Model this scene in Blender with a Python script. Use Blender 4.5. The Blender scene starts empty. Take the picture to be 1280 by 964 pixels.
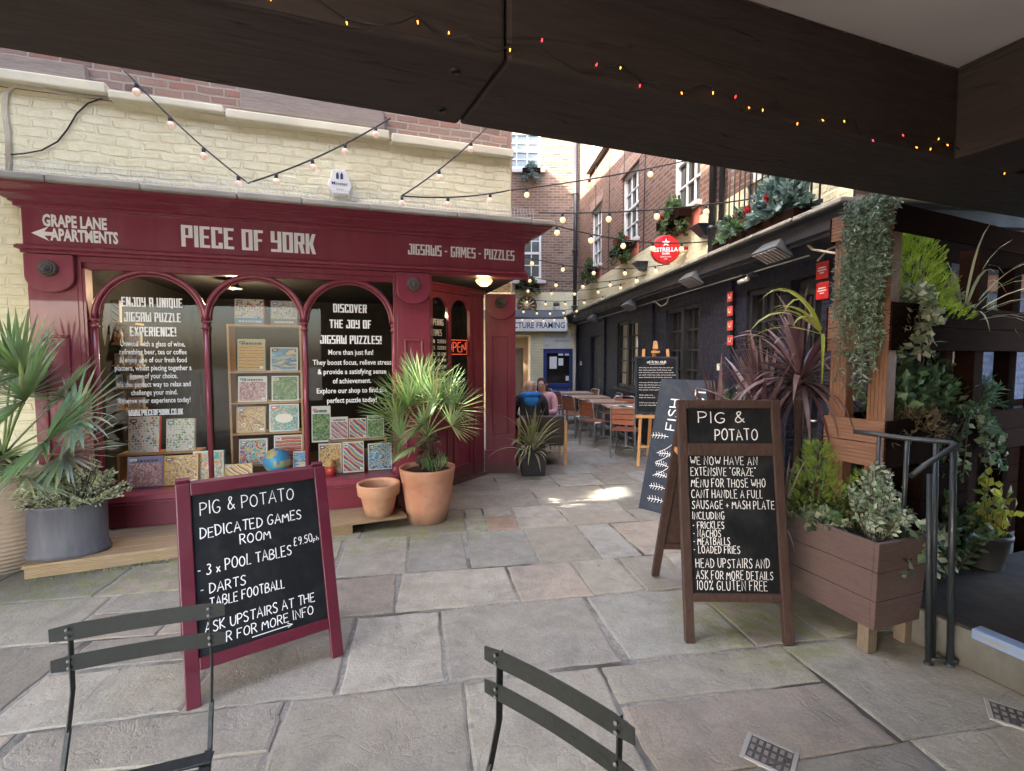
import bpy, bmesh, math, random
from mathutils import Vector, Matrix
import mathutils.noise as mnoise
random.seed(7)
SC = bpy.context.scene
COL = SC.collection
rad = math.radians
PI = math.pi

# ------------------------------------------------------------------ camera, world, sun, exposure
CAM_Z, F_PX, PITCH = 1.6, 600.0, math.atan((482 - 445) / 600.0)
cam_d = bpy.data.cameras.new('camera'); cam = bpy.data.objects.new('camera', cam_d); COL.objects.link(cam)
cam.location = (0, 0, CAM_Z); cam.rotation_euler = (PI / 2 - PITCH, 0, 0)
cam_d.sensor_width = 36; cam_d.lens = 36 * F_PX / 1280; cam_d.clip_start = .05; cam_d.clip_end = 500
SC.camera = cam
SUN_EL, SUN_AZ = rad(40), rad(-118)      # azimuth: angle from +Y towards +X of the direction to the sun
world = bpy.data.worlds.new('World'); SC.world = world; world.use_nodes = True
wn = world.node_tree; wn.nodes.clear()
wo = wn.nodes.new('ShaderNodeOutputWorld'); wb = wn.nodes.new('ShaderNodeBackground'); ws = wn.nodes.new('ShaderNodeTexSky')
ws.sky_type = 'NISHITA'; ws.sun_disc = False; ws.sun_elevation = SUN_EL; ws.sun_rotation = SUN_AZ
ws.air_density = 1.0; ws.dust_density = 3.0; ws.ozone_density = .2
wb.inputs['Strength'].default_value = .15
wn.links.new(ws.outputs[0], wb.inputs[0]); wn.links.new(wb.outputs[0], wo.inputs[0])
sd = bpy.data.lights.new('sun', 'SUN'); sun = bpy.data.objects.new('sun', sd); COL.objects.link(sun)
sd.energy = 2.0; sd.angle = rad(.5); sd.color = (1, .95, .86)
sdir = Vector((math.sin(SUN_AZ) * math.cos(SUN_EL), math.cos(SUN_AZ) * math.cos(SUN_EL), math.sin(SUN_EL)))
sun.rotation_euler = (-sdir).to_track_quat('-Z', 'Y').to_euler(); sun.location = sdir * 30
vs = SC.view_settings; SC.display_settings.display_device = 'sRGB'
vs.view_transform = 'Standard'; vs.look = 'None'; vs.exposure = 4.05; vs.gamma = 1; vs.use_curve_mapping = False
SC.cycles.max_bounces = 8; SC.cycles.diffuse_bounces = 5; SC.cycles.transparent_max_bounces = 12
SC.cycles.sample_clamp_indirect = 8; SC.cycles.use_denoising = True

# ------------------------------------------------------------------ survey helpers (photo pixel -> point on a known plane)
CP, SP = math.cos(PITCH), math.sin(PITCH)
def ray(px, py):
    x, yc = (px - 640) / F_PX, (482 - py) / F_PX
    return Vector((x, CP + yc * SP, yc * CP - SP))
def onz(px, py, z=0.0):
    r = ray(px, py); t = (z - CAM_Z) / r.z; return Vector((r.x * t, r.y * t, z))
def ond(px, py, d):
    r = ray(px, py); t = d / r.y; return Vector((r.x * t, d, CAM_Z + r.z * t))
class Frame:
    """a building's own axes: X to the right along its front, Y inwards, Z up"""
    def __init__(s, ox, oy, ang):
        s.o = Vector((ox, oy, 0)); s.a = ang
        s.m = Matrix.Translation(s.o) @ Matrix.Rotation(ang, 4, 'Z'); s.i = s.m.inverted()
    def at(s, px, py, c=0.0):
        r = s.i.to_3x3() @ ray(px, py); o = s.i @ Vector((0, 0, CAM_Z))
        t = (c - o.y) / r.y; return Vector((o.x + r.x * t, c, o.z + r.z * t))
    def loc(s, x, y, z=0): return s.i @ Vector((x, y, z))
    def w(s, x, y, z=0): return s.m @ Vector((x, y, z))

# ------------------------------------------------------------------ mesh builder
class MB:
    def __init__(s): s.v = []; s.f = []; s.mi = []; s.t = []; s.cur = (1, 1, 1); s.m = 0; s.sm = []; s.smooth = False
    def add(s, vs_, fs, tint=None):
        n = len(s.v); s.v += [tuple(p) for p in vs_]; s.t += [tint or s.cur] * len(vs_)
        for f in fs: s.f.append([n + i for i in f]); s.mi.append(s.m); s.sm.append(s.smooth)
        return s
    def box(s, x0, y0, z0, x1, y1, z1, tint=None, M=None):
        x0, x1 = min(x0, x1), max(x0, x1); y0, y1 = min(y0, y1), max(y0, y1); z0, z1 = min(z0, z1), max(z0, z1)
        p = [Vector(q) for q in ((x0, y0, z0), (x1, y0, z0), (x1, y1, z0), (x0, y1, z0), (x0, y0, z1), (x1, y0, z1), (x1, y1, z1), (x0, y1, z1))]
        if M is not None: p = [M @ q for q in p]
        return s.add(p, [(0, 3, 2, 1), (4, 5, 6, 7), (0, 1, 5, 4), (1, 2, 6, 5), (2, 3, 7, 6), (3, 0, 4, 7)], tint)
    def hexa(s, p, tint=None):
        return s.add(p, [(0, 3, 2, 1), (4, 5, 6, 7), (0, 1, 5, 4), (1, 2, 6, 5), (2, 3, 7, 6), (3, 0, 4, 7)], tint)
    def bar(s, a, b, w, h, up=(0, 0, 1), tint=None):
        """rectangular bar from a to b; w across, h along 'up'"""
        a, b = Vector(a), Vector(b); d = (b - a).normalized(); u = Vector(up); r = d.cross(u)
        if r.length < 1e-4: r = d.cross(Vector((1, 0, 0)))
        r.normalize(); u = r.cross(d).normalized(); r *= w / 2; u *= h / 2
        return s.hexa([a - r - u, a + r - u, b + r - u, b - r - u, a - r + u, a + r + u, b + r + u, b - r + u], tint)
    def tube(s, pts, r, n=8, tint=None, cap=True):
        pts = [Vector(p) for p in pts]; rs = r if isinstance(r, (list, tuple)) else [r] * len(pts)
        ring = []; ref = None; V = []
        for i, p in enumerate(pts):
            d = (pts[min(i + 1, len(pts) - 1)] - pts[max(i - 1, 0)])
            if d.length < 1e-9: d = Vector((0, 0, 1))
            d.normalize()
            if ref is None: ref = d.cross(Vector((0, 0, 1)) if abs(d.z) < .9 else Vector((1, 0, 0))).normalized()
            ref = (ref - d * ref.dot(d)).normalized(); b = d.cross(ref)
            V += [p + (ref * math.cos(2 * PI * k / n) + b * math.sin(2 * PI * k / n)) * rs[i] for k in range(n)]
        F = [(i * n + k, i * n + (k + 1) % n, (i + 1) * n + (k + 1) % n, (i + 1) * n + k) for i in range(len(pts) - 1) for k in range(n)]
        if cap: F += [tuple(range(n - 1, -1, -1)), tuple(range((len(pts) - 1) * n, len(pts) * n))]
        o = s.smooth; s.smooth = True; s.add(V, F, tint); s.smooth = o; return s
    def lathe(s, prof, c=(0, 0, 0), n=40, tint=None, sx=1, sy=1, M=None, close=True):
        V = []; c = Vector(c)
        for r, z in prof:
            for k in range(n):
                a = 2 * PI * k / n; p = Vector((r * sx * math.cos(a), r * sy * math.sin(a), z))
                V.append((M @ p if M is not None else p) + c)
        F = [(i * n + k, i * n + (k + 1) % n, (i + 1) * n + (k + 1) % n, (i + 1) * n + k) for i in range(len(prof) - 1) for k in range(n)]
        if close: F += [tuple(range(n - 1, -1, -1)), tuple(range((len(prof) - 1) * n, len(prof) * n))]
        o = s.smooth; s.smooth = True; s.add(V, F, tint); s.smooth = o; return s
    def prism(s, poly, y0, y1, tint=None, M=None, flat=True):
        """poly of (x,z) points, extruded from y0 to y1"""
        n = len(poly); A = [Vector((x, y0, z)) for x, z in poly] + [Vector((x, y1, z)) for x, z in poly]
        if M is not None: A = [M @ p for p in A]
        return s.add(A, [tuple(range(n)), tuple(range(2 * n - 1, n - 1, -1))] + [((i + 1) % n, i, n + i, n + (i + 1) % n) for i in range(n)], tint)
    def quad(s, a, b, c, d, tint=None): return s.add([a, b, c, d], [(0, 1, 2, 3)], tint)
    def ball(s, c, r, n=12, tint=None, sc=(1, 1, 1), M=None):
        prof = [(math.sin(PI * i / (n // 2)) * r + 1e-5, -math.cos(PI * i / (n // 2)) * r * sc[2]) for i in range(n // 2 + 1)]
        return s.lathe(prof, c, n, tint, sc[0], sc[1], M, close=False)
    def strap(s, base, d, L, w, droop, tint=None, n=6, twist=0.0, tip=.15, fold=.12, tipc=None):
        """one strap leaf: grows along d and droops under gravity"""
        p = Vector(base); d = Vector(d).normalized(); st = L / n; V = []
        for i in range(n + 1):
            t = i / n; ww = w * (min(1, .45 + 1.6 * t) if t < .4 else 1 - (1 - tip) * ((t - .4) / .6) ** 1.6) / 2
            r = d.cross(Vector((0, 0, 1)))
            if r.length < .05: r = Vector((math.cos(twist * 9), math.sin(twist * 9), 0))
            r.normalize(); r = (Matrix.Rotation(twist * (.3 + t), 3, d) @ r); u = r.cross(d)
            V += [p - r * ww + u * ww * fold * 2, p, p + r * ww + u * ww * fold * 2]
            p = p + d * st; d = (d + Vector((0, 0, -1)) * droop * st * (.4 + 1.4 * t)).normalized()
        F = []
        for i in range(n): F += [(3 * i, 3 * i + 1, 3 * i + 4, 3 * i + 3), (3 * i + 1, 3 * i + 2, 3 * i + 5, 3 * i + 4)]
        o = s.smooth; s.smooth = True; s.add(V, F, tint); s.smooth = o
        if tipc:
            for k in range(len(s.t) - 3, len(s.t)): s.t[k] = tipc
        return s
    def leaf(s, p, d, L, w, tint=None, bend=.25):
        """small pointed leaf of four faces"""
        p = Vector(p); d = Vector(d)
        if d.length < 1e-6: d = Vector((0, 0, 1))
        d.normalize(); r = d.cross(Vector((random.uniform(-1, 1), random.uniform(-1, 1), random.uniform(-.2, 1))))
        if r.length < 1e-3: r = d.cross(Vector((1, .3, 0)))
        r.normalize(); u = r.cross(d)
        m = p + d * L * .5 + u * L * bend * .3; e = p + d * L - u * L * bend * .2
        V = [p, m - r * w / 2, p + d * L * .5, m + r * w / 2, e]
        return s.add(V, [(0, 2, 1), (0, 3, 2), (1, 2, 4), (2, 3, 4)], tint)
    def build(s, name, mats, parent=None, bevel=0, seg=2, smooth=None, M=None):
        me = bpy.data.meshes.new(name)
        V = [M @ Vector(p) for p in s.v] if M is not None else s.v
        me.from_pydata([tuple(p) for p in V], [], s.f)
        for m in (mats if isinstance(mats, (list, tuple)) else [mats]): me.materials.append(m)
        me.polygons.foreach_set('material_index', s.mi)
        me.polygons.foreach_set('use_smooth', [bool(smooth) if smooth is not None else x for x in s.sm])
        at = me.attributes.new('tint', 'FLOAT_COLOR', 'POINT')
        at.data.foreach_set('color', [c for t in s.t for c in (t[0], t[1], t[2], 1.0)])
        me.update(); o = bpy.data.objects.new(name, me); COL.objects.link(o)
        if parent is not None: o.parent = parent
        if bevel:
            b = o.modifiers.new('bevel', 'BEVEL'); b.width = bevel; b.segments = seg; b.limit_method = 'ANGLE'; b.angle_limit = rad(40)
        return o
def tag(o, label=None, cat=None, group=None, kind=None):
    if label: o['label'] = label
    if cat: o['category'] = cat
    if group: o['group'] = group
    if kind: o['kind'] = kind
    return o
def thing(name, label, cat, loc=(0, 0, 0), rz=0.0, group=None):
    o = bpy.data.objects.new(name, None); COL.objects.link(o); o.empty_display_size = .1
    o.location = loc; o.rotation_euler = (0, 0, rz); return tag(o, label, cat, group)
def copy_tree(o, parent=None):
    c = o.copy(); COL.objects.link(c)
    if parent is not None: c.parent = parent
    for ch in list(o.children): copy_tree(ch, c)
    return c
def dup(o, loc, rz, label):
    c = copy_tree(o); c.location = loc; c.rotation_euler = (0, 0, rz); c['label'] = label; return c
def facing(nx, ny): return math.atan2(nx, -ny)   # turn so that local -Y looks along (nx, ny)

def wall_holes(mb, x0, x1, z0, z1, holes, y=0.0, depth=.18):
    """front sheet of a wall with real openings and their reveals"""
    xs = sorted({x0, x1} | {h[0] for h in holes} | {h[1] for h in holes}); zs = sorted({z0, z1} | {h[2] for h in holes} | {h[3] for h in holes})
    xs = [x for x in xs if x0 <= x <= x1]; zs = [z for z in zs if z0 <= z <= z1]
    for i in range(len(xs) - 1):
        for j in range(len(zs) - 1):
            cx, cz = (xs[i] + xs[i + 1]) / 2, (zs[j] + zs[j + 1]) / 2
            if any(h[0] < cx < h[1] and h[2] < cz < h[3] for h in holes): continue
            mb.quad((xs[i], y, zs[j]), (xs[i + 1], y, zs[j]), (xs[i + 1], y, zs[j + 1]), (xs[i], y, zs[j + 1]))
    for a, b, c, d in holes:
        e = y + depth
        mb.quad((a, y, c), (a, y, d), (a, e, d), (a, e, c)); mb.quad((b, y, c), (b, e, c), (b, e, d), (b, y, d))
        mb.quad((a, y, d), (b, y, d), (b, e, d), (a, e, d)); mb.quad((a, y, c), (a, e, c), (b, e, c), (b, y, c))

# ------------------------------------------------------------------ materials
class NT:
    def __init__(s, name):
        s.mat = bpy.data.materials.new(name); s.mat.use_nodes = True; s.t = s.mat.node_tree; s.t.nodes.clear()
        s.out = s.t.nodes.new('ShaderNodeOutputMaterial'); s.co = None
    def n(s, ty):
        nd = s.t.nodes.new('ShaderNode' + ty)
        return nd
    def set(s, inp, v):
        if isinstance(v, bpy.types.NodeSocket): s.t.links.new(v, inp)
        elif isinstance(v, (tuple, list)): inp.default_value = tuple(v) + ((1,) if len(v) == 3 and inp.type == 'RGBA' else ())
        else: inp.default_value = v
    def link(s, a, b): s.t.links.new(a, b)
    def obj(s):
        if s.co is None: s.co = s.n('TexCoord').outputs['Object']
        return s.co
    def noise(s, scale, detail=4, rough=.55, vec=None, dist=0.0, out='Fac'):
        nd = s.n('TexNoise'); s.set(nd.inputs['Scale'], scale); s.set(nd.inputs['Detail'], detail); s.set(nd.inputs['Roughness'], rough); s.set(nd.inputs['Distortion'], dist)
        s.link(vec if vec is not None else s.obj(), nd.inputs['Vector']); return nd.outputs[out]
    def scale(s, v, vec=None):
        m = s.n('Mapping'); s.link(vec if vec is not None else s.obj(), m.inputs[0]); m.inputs['Scale'].default_value = v; return m.outputs[0]
    def ramp(s, fac, stops):
        r = s.n('ValToRGB'); e = r.color_ramp.elements
        while len(e) < len(stops): e.new(.5)
        for el, (p, c) in zip(e, stops):
            el.position = p; el.color = (c, c, c, 1) if not isinstance(c, (tuple, list)) else tuple(c) + (1,)
        s.link(fac, r.inputs[0]); return r.outputs[0]
    def mix(s, fac, a, b, mode='MIX'):
        m = s.n('Mix'); m.data_type = 'RGBA'; m.blend_type = mode
        s.set(m.inputs[0], fac); s.set(m.inputs[6], a); s.set(m.inputs[7], b); return m.outputs[2]
    def math(s, op, a, b=0.0):
        m = s.n('Math'); m.operation = op; s.set(m.inputs[0], a); s.set(m.inputs[1], b); return m.outputs[0]
    def attr(s, name='tint'):
        a = s.n('Attribute'); a.attribute_name = name; return a.outputs['Color']
    def bump(s, h, strength=.3, dist=.01, normal=None):
        b = s.n('Bump'); b.inputs['Strength'].default_value = strength; b.inputs['Distance'].default_value = dist; s.link(h, b.inputs['Height'])
        if normal is not None: s.link(normal, b.inputs['Normal'])
        return b.outputs[0]
    def bsdf(s, col, rough=.6, metal=0.0, spec=.5, normal=None, coat=0.0, emit=None, estr=0.0):
        p = s.n('BsdfPrincipled'); s.set(p.inputs['Base Color'], col); s.set(p.inputs['Roughness'], rough); s.set(p.inputs['Metallic'], metal)
        s.set(p.inputs['Specular IOR Level'], spec); s.set(p.inputs['Coat Weight'], coat)
        if normal is not None: s.link(normal, p.inputs['Normal'])
        if emit is not None: s.set(p.inputs['Emission Color'], emit); s.set(p.inputs['Emission Strength'], estr)
        return p.outputs[0]
    def done(s, sh): s.link(sh, s.out.inputs[0]); return s.mat
def paint(name, col, rough=.4, wear=.25, bump=.12, scale=14, spec=.5, coat=0.0, grain=None):
    """paint or plain stuff with slight mottling, scuffs and an uneven surface"""
    t = NT(name); a = t.noise(scale, 6); b = t.noise(scale * .17, 3); v = t.scale(grain) if grain else None
    d = [max(0, c * (1 - wear)) for c in col]; l = [min(1, c * (1 + wear * .8)) for c in col]
    c = t.mix(t.ramp(b, [(.3, 0.0), (.7, 1.0)]), d, l)
    h = t.noise(scale * 2.5, 5, .6, v)
    if grain: c = t.mix(t.ramp(h, [(.35, .45), (.65, 0.0)]), c, [x * .5 for x in col])
    return t.done(t.bsdf(c, t.ramp(a, [(.3, max(.02, rough - .1)), (.7, min(1, rough + .14))]), spec=spec, coat=coat, normal=t.bump(h, bump, .004)))
def tinted(name, rough=.6, transl=0.0, spec=.4, mottle=.3, scale=30, bump=0.0, coat=0.0):
    t = NT(name); a = t.attr(); n = t.noise(scale, 3)
    c = t.mix(1.0, a, t.ramp(n, [(.25, 1 - mottle), (.75, 1.0)]), 'MULTIPLY')
    nm = t.bump(n, bump, .004) if bump else None
    sh = t.bsdf(c, rough, spec=spec, normal=nm, coat=coat)
    if transl:
        tr = t.n('BsdfTranslucent'); t.link(c, tr.inputs[0]); mx = t.n('MixShader'); mx.inputs[0].default_value = transl
        t.link(sh, mx.inputs[1]); t.link(tr.outputs[0], mx.inputs[2]); sh = mx.outputs[0]
    return t.done(sh)
def brickmat(name, c1, c2, c3, mortar, bump=.8, painted=False, rough=.85, stain=.35, w=.225, h=.075, ms=.011):
    t = NT(name); sp = t.n('SeparateXYZ'); t.link(t.obj(), sp.inputs[0]); cb = t.n('CombineXYZ')
    wob = t.noise(3.0, 3); wb_ = t.noise(5.5, 4, .6); k_ = 2.2 if painted else 1.0; t.set(cb.inputs[0], t.math('ADD', t.math('ADD', sp.outputs[0], sp.outputs[1]), t.math('MULTIPLY', wb_, .05 * k_)))
    wz = t.math('ADD', sp.outputs[2], t.math('ADD', t.math('MULTIPLY', wob, .03 * k_), t.math('MULTIPLY', wb_, .016 * k_))); t.set(cb.inputs[1], wz)
    b = t.n('TexBrick'); t.link(cb.outputs[0], b.inputs['Vector'])
    for k, v in (('Scale', 1.0), ('Brick Width', w), ('Row Height', h), ('Mortar Size', ms), ('Mortar Smooth', .35), ('Bias', 0.0)): b.inputs[k].default_value = v
    t.set(b.inputs['Color1'], (0, 0, 0)); t.set(b.inputs['Color2'], (1, 1, 1)); t.set(b.inputs['Mortar'], (.5, .5, .5))
    n1 = t.noise(9, 6); n2 = t.noise(60, 5, .7); n3 = t.noise(.9, 4)
    if painted:
        c = t.mix(t.ramp(n1, [(.35, 0.0), (.7, 1.0)]), c1, c2); c = t.mix(t.ramp(n3, [(.4, 0.0), (.75, stain)]), c, c3)
        c = t.mix(t.math('MULTIPLY', b.outputs['Fac'], .16), c, mortar)
    else:
        k = t.ramp(b.outputs['Color'], [(0.0, c1), (.4, c2), (.75, c3), (1.0, [x * .55 for x in c2])])
        c = t.mix(t.ramp(n1, [(.4, 0.0), (.7, .35)]), k, c1); c = t.mix(t.ramp(n2, [(.5, 0.0), (.8, .45)]), c, mortar)
        c = t.mix(b.outputs['Fac'], c, mortar); c = t.mix(t.ramp(n3, [(.45, 0.0), (.8, stain)]), c, [x * .35 for x in c1])
    h1 = t.math('SUBTRACT', t.math('ADD', t.math('MULTIPLY', n1, 1.3 if painted else .7), t.math('MULTIPLY', n2, .25)), t.math('MULTIPLY', b.outputs['Fac'], t.ramp(n3, [(.3, .45), (.7, 1.0)]) if painted else 1.0))
    return t.done(t.bsdf(c, rough, spec=.3, normal=t.bump(h1, bump, .016)))
def stained(name, c1, c2, rough, streak=(9, 9, 1.2), amt=.7, low=None, coat=0.0):
    t = NT(name); n = t.noise(1.6, 6, .65, t.scale(streak)); m_ = t.noise(5, 5, .6); f = t.noise(60, 4, .7)
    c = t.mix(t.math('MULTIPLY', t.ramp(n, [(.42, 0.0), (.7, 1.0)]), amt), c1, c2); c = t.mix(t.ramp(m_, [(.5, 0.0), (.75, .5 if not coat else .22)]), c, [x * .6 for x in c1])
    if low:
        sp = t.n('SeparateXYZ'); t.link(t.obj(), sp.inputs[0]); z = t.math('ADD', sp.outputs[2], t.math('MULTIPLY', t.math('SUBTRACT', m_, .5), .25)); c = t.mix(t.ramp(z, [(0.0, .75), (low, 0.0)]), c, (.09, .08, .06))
    return t.done(t.bsdf(c, t.ramp(m_, [(.3, rough - .1), (.7, rough + .1)]), spec=.35, coat=coat, normal=t.bump(t.math('ADD', m_, t.math('MULTIPLY', f, .3)), .35 if not coat else .16, .005)))
def wood(name, c1, c2, rough=.6, sc=(2, 2, 30), bump=.35, grey=None, g=.0, spec=.35):
    t = NT(name); v = t.scale(sc); n = t.noise(2.2, 6, .6, v, 1.2); n2 = t.noise(1.5, 3); n3 = t.noise(9, 4, .6, v)
    c = t.mix(t.ramp(n, [(.3, 0.0), (.7, 1.0)]), c1, c2); c = t.mix(t.ramp(n3, [(.55, 0.0), (.75, .5)]), c, [x * .45 for x in c1])
    if grey: c = t.mix(t.ramp(n2, [(.35, 0.0), (.7, g)]), c, grey)
    return t.done(t.bsdf(c, t.ramp(n3, [(.3, rough - .08), (.7, rough + .15)]), spec=spec, normal=t.bump(n3, bump, .004)))
def glassmat(name, tint=(1, 1, 1), refl=1.0):
    t = NT(name); tr = t.n('BsdfTransparent'); t.set(tr.inputs[0], tint); gl = t.n('BsdfGlossy'); gl.inputs['Roughness'].default_value = .015
    t.link(t.bump(t.noise(1.3, 2), .05, .02), gl.inputs['Normal'])
    fr = t.n('Fresnel'); fr.inputs[0].default_value = 1.5; mx = t.n('MixShader'); t.set(mx.inputs[0], t.math('MULTIPLY', fr.outputs[0], refl))
    t.link(tr.outputs[0], mx.inputs[1]); t.link(gl.outputs[0], mx.inputs[2]); return t.done(mx.outputs[0])
def glow(name, col, strength, base=None):
    t = NT(name); return t.done(t.bsdf(base or col, .35, emit=col, estr=strength))
def metal(name, col, rough=.35, bump=.1):
    t = NT(name); n = t.noise(40, 5); return t.done(t.bsdf(t.mix(n, [c * .7 for c in col], col), t.ramp(n, [(.3, rough - .1), (.7, rough + .15)]), metal=1.0, normal=t.bump(n, bump, .002)))
M = {}
M['cream'] = brickmat('cream painted brick', (.74, .69, .45), (.80, .755, .53), (.60, .555, .38), (.62, .56, .38), .95, True, .7, .6, h=.083, ms=.014)
M['coping'] = paint('cream painted coping', (.68, .63, .46), .75, .2, .5, 9)
M['brick'] = brickmat('old red brown brick', (.20, .085, .058), (.15, .09, .068), (.26, .135, .09), (.27, .23, .19), .9)
M['brick_far'] = brickmat('brown mottled brick', (.24, .135, .09), (.16, .10, .075), (.30, .19, .13), (.31, .265, .21), .9)
M['pinkbrick'] = brickmat('pale reclaimed brick', (.30, .15, .105), (.26, .19, .15), (.36, .22, .16), (.36, .31, .26), 1.0)
M['blackbrick'] = brickmat('black painted brick', (.020, .022, .038), (.028, .030, .052), (.014, .015, .027), (.010, .0105, .018), 1.4, True, .5, .5)
M['navybrick'] = brickmat('navy painted brick', (.045, .055, .105), (.06, .072, .13), (.035, .042, .08), (.04, .05, .09), .9, True, .55, .5)
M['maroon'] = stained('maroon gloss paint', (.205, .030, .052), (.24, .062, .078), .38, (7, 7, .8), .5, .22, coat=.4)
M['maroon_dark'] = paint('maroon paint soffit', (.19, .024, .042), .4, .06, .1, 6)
M['boardred'] = paint('dark red board paint', (.105, .012, .026), .4, .14, .15, 10, coat=.12)
M['black'] = paint('black satin paint', (.02, .021, .027), .45, .3, .2, 10)
M['charcoal'] = paint('charcoal fascia paint', (.032, .034, .045), .5, .3, .2, 10)
def chalkmat(name, col, ghost):
    t = NT(name); a = t.noise(3.2, 5, .6, None, 1.5); b = t.noise(26, 5, .7, t.scale((1, 1, .35))); g = t.math('MULTIPLY', t.ramp(a, [(.42, 0.0), (.72, 1.0)]), t.ramp(b, [(.3, .25), (.7, 1.0)]))
    return t.done(t.bsdf(t.mix(t.math('MULTIPLY', g, ghost), col, (.16, .165, .17)), t.ramp(b, [(.3, .55), (.7, .8)]), spec=.25, normal=t.bump(b, .06, .003)))
M['chalk'] = chalkmat('slate black chalkboard', (.0055, .006, .0075), .16)
M['chalkblue'] = chalkmat('blue black chalkboard', (.022, .031, .047), .25)
M['chalkmark'] = paint('white chalk pen', (.80, .80, .80), .8, .06, .3, 60)
M['white'] = paint('white paint', (.74, .74, .71), .5, .08, .2, 12)
M['offwhite'] = paint('old white paint', (.62, .61, .56), .6, .15, .3, 10)
M['white_letter'] = paint('white vinyl letter', (.82, .82, .82), .5, .04, .03, 20)
M['navy_letter'] = paint('navy letter', (.02, .035, .10), .5, .1, .03, 20)
M['blue_door'] = paint('royal blue paint', (.028, .055, .22), .4, .2, .15, 8)
M['red_sign'] = paint('red sign enamel', (.55, .018, .022), .3, .08, .04, 8)
M['red_plaque'] = paint('orange red plaque', (.56, .06, .04), .45, .12, .05, 12)
M['salmon'] = paint('salmon painted apron', (.62, .20, .14), .6, .15, .3, 8)
M['lead'] = paint('grey lead flashing', (.20, .22, .25), .5, .25, .4, 9)
M['stone'] = paint('weathered stone ledge', (.33, .31, .27), .85, .35, .7, 12)
M['plaster'] = paint('grey passage plaster', (.66, .60, .60), .8, .12, .2, 4)
def beammat(a=1.0):
    t = NT('dark stained oak beam'); v = t.scale((1.2, 16, 16) if a else (16, 1.2, 16)); n = t.noise(2.0, 6, .6, v, 1.0); f = t.noise(7, 5, .65, v); cr = t.noise(1.6, 3, .5, t.scale((.35, 5, 5) if a else (5, .35, 5)), .5); big = t.noise(1.1, 4)
    c = t.mix(t.ramp(n, [(.3, 0.0), (.7, 1.0)]), (.030, .021, .019), (.050, .036, .033)); c = t.mix(t.ramp(big, [(.42, 0.0), (.75, .4)]), c, (.066, .051, .046))
    ck = t.ramp(cr, [(.494, 0.0), (.499, 1.0), (.502, 1.0), (.507, 0.0)]); c = t.mix(t.math('MULTIPLY', ck, t.ramp(big, [(.5, 0.0), (.6, .9)])), c, (.004, .003, .003))
    h = t.math('SUBTRACT', t.math('MULTIPLY', f, .6), ck); return t.done(t.bsdf(c, t.ramp(f, [(.3, .6), (.7, .85)]), spec=.22, normal=t.bump(h, .4, .006)))
M['beam'] = beammat(); M['beam_cross'] = beammat(0)
M['oldtimber'] = wood('weathered pale timber', (.225, .18, .15), (.33, .275, .23), .8, (2, 25, 25), .5)
M['deck'] = wood('weathered decking', (.26, .165, .078), (.37, .25, .135), .7, (2.5, 30, 30), .5, (.24, .20, .15), .5)
M['deckpost'] = wood('brown stained decking', (.155, .070, .042), (.235, .118, .074), .6, (12, 12, 2.5), .5)
M['deckpost_h'] = wood('brown stained decking board', (.155, .075, .048), (.235, .125, .082), .6, (2.5, 2.5, 30), .5)
M['darkdeck'] = wood('dark trough board with painted shade', (.010, .0048, .0032), (.019, .0085, .0058), .9, (2.5, 2.5, 30), .5, spec=.02)  # screen boards near-black, with the passage shade put into their colour
M['planter'] = wood('faded red brown planter board', (.070, .040, .038), (.112, .067, .063), .65, (2.5, 2.5, 28), .5, (.15, .115, .105), .6)
M['planterfoot'] = wood('bare wood foot', (.12, .092, .07), (.18, .14, .10), .8, (10, 10, 3), .5)
M['aframe'] = wood('brown board frame', (.042, .024, .019), (.070, .041, .033), .5, (12, 12, 2), .3)
M['pine'] = wood('orange pine', (.55, .27, .10), (.66, .36, .15), .45, (10, 10, 2.5), .2)
M['shelfwood'] = wood('pale shelf wood', (.46, .27, .12), (.56, .36, .18), .5, (2, 20, 20), .2)
M['slatwood'] = wood('red brown chair slat', (.30, .085, .04), (.40, .13, .065), .4, (2.5, 20, 20), .2)
M['tablewood'] = wood('brown table slat', (.36, .24, .16), (.48, .34, .24), .5, (2, 25, 25), .25)
M['leather'] = paint('dark brown leather', (.045, .028, .022), .45, .3, .3, 30)
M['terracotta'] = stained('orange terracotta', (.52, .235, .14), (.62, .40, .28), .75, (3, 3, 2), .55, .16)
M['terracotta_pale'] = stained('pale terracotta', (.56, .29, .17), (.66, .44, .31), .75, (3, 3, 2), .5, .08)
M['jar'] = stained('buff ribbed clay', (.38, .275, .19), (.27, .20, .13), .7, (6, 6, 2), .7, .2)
M['greypot'] = stained('grey lead planter', (.078, .074, .085), (.15, .145, .15), .6, (9, 9, 1.2), .45)
M['cubepot'] = paint('charcoal planter', (.026, .026, .029), .6, .25, .2, 12)
M['soil'] = paint('dark soil', (.045, .03, .02), .95, .4, 1.0, 40)
M['steel'] = metal('brushed steel', (.62, .62, .62), .35)
M['wire'] = metal('galvanised wire', (.55, .56, .58), .45)
M['iron'] = paint('blue black railing paint', (.022, .028, .034), .42, .35, .3, 30)
M['chairblack'] = paint('black powder coat', (.0085, .011, .0105), .5, .25, .2, 60)
M['cable'] = paint('black cable', (.015, .015, .016), .5, .2, .1, 30)
M['creamcable'] = paint('painted over cable', (.52, .47, .36), .7, .2, .1, 30)
M['iron_cast'] = paint('dark cast bronze', (.085, .075, .07), .42, .3, .3, 40)
M['grate'] = paint('cast iron grate', (.055, .052, .05), .7, .35, .5, 50)
M['stepstone'] = stained('step concrete', (.135, .132, .124), (.075, .072, .064), .85, (4, 4, 2), .8, .12)
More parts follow.
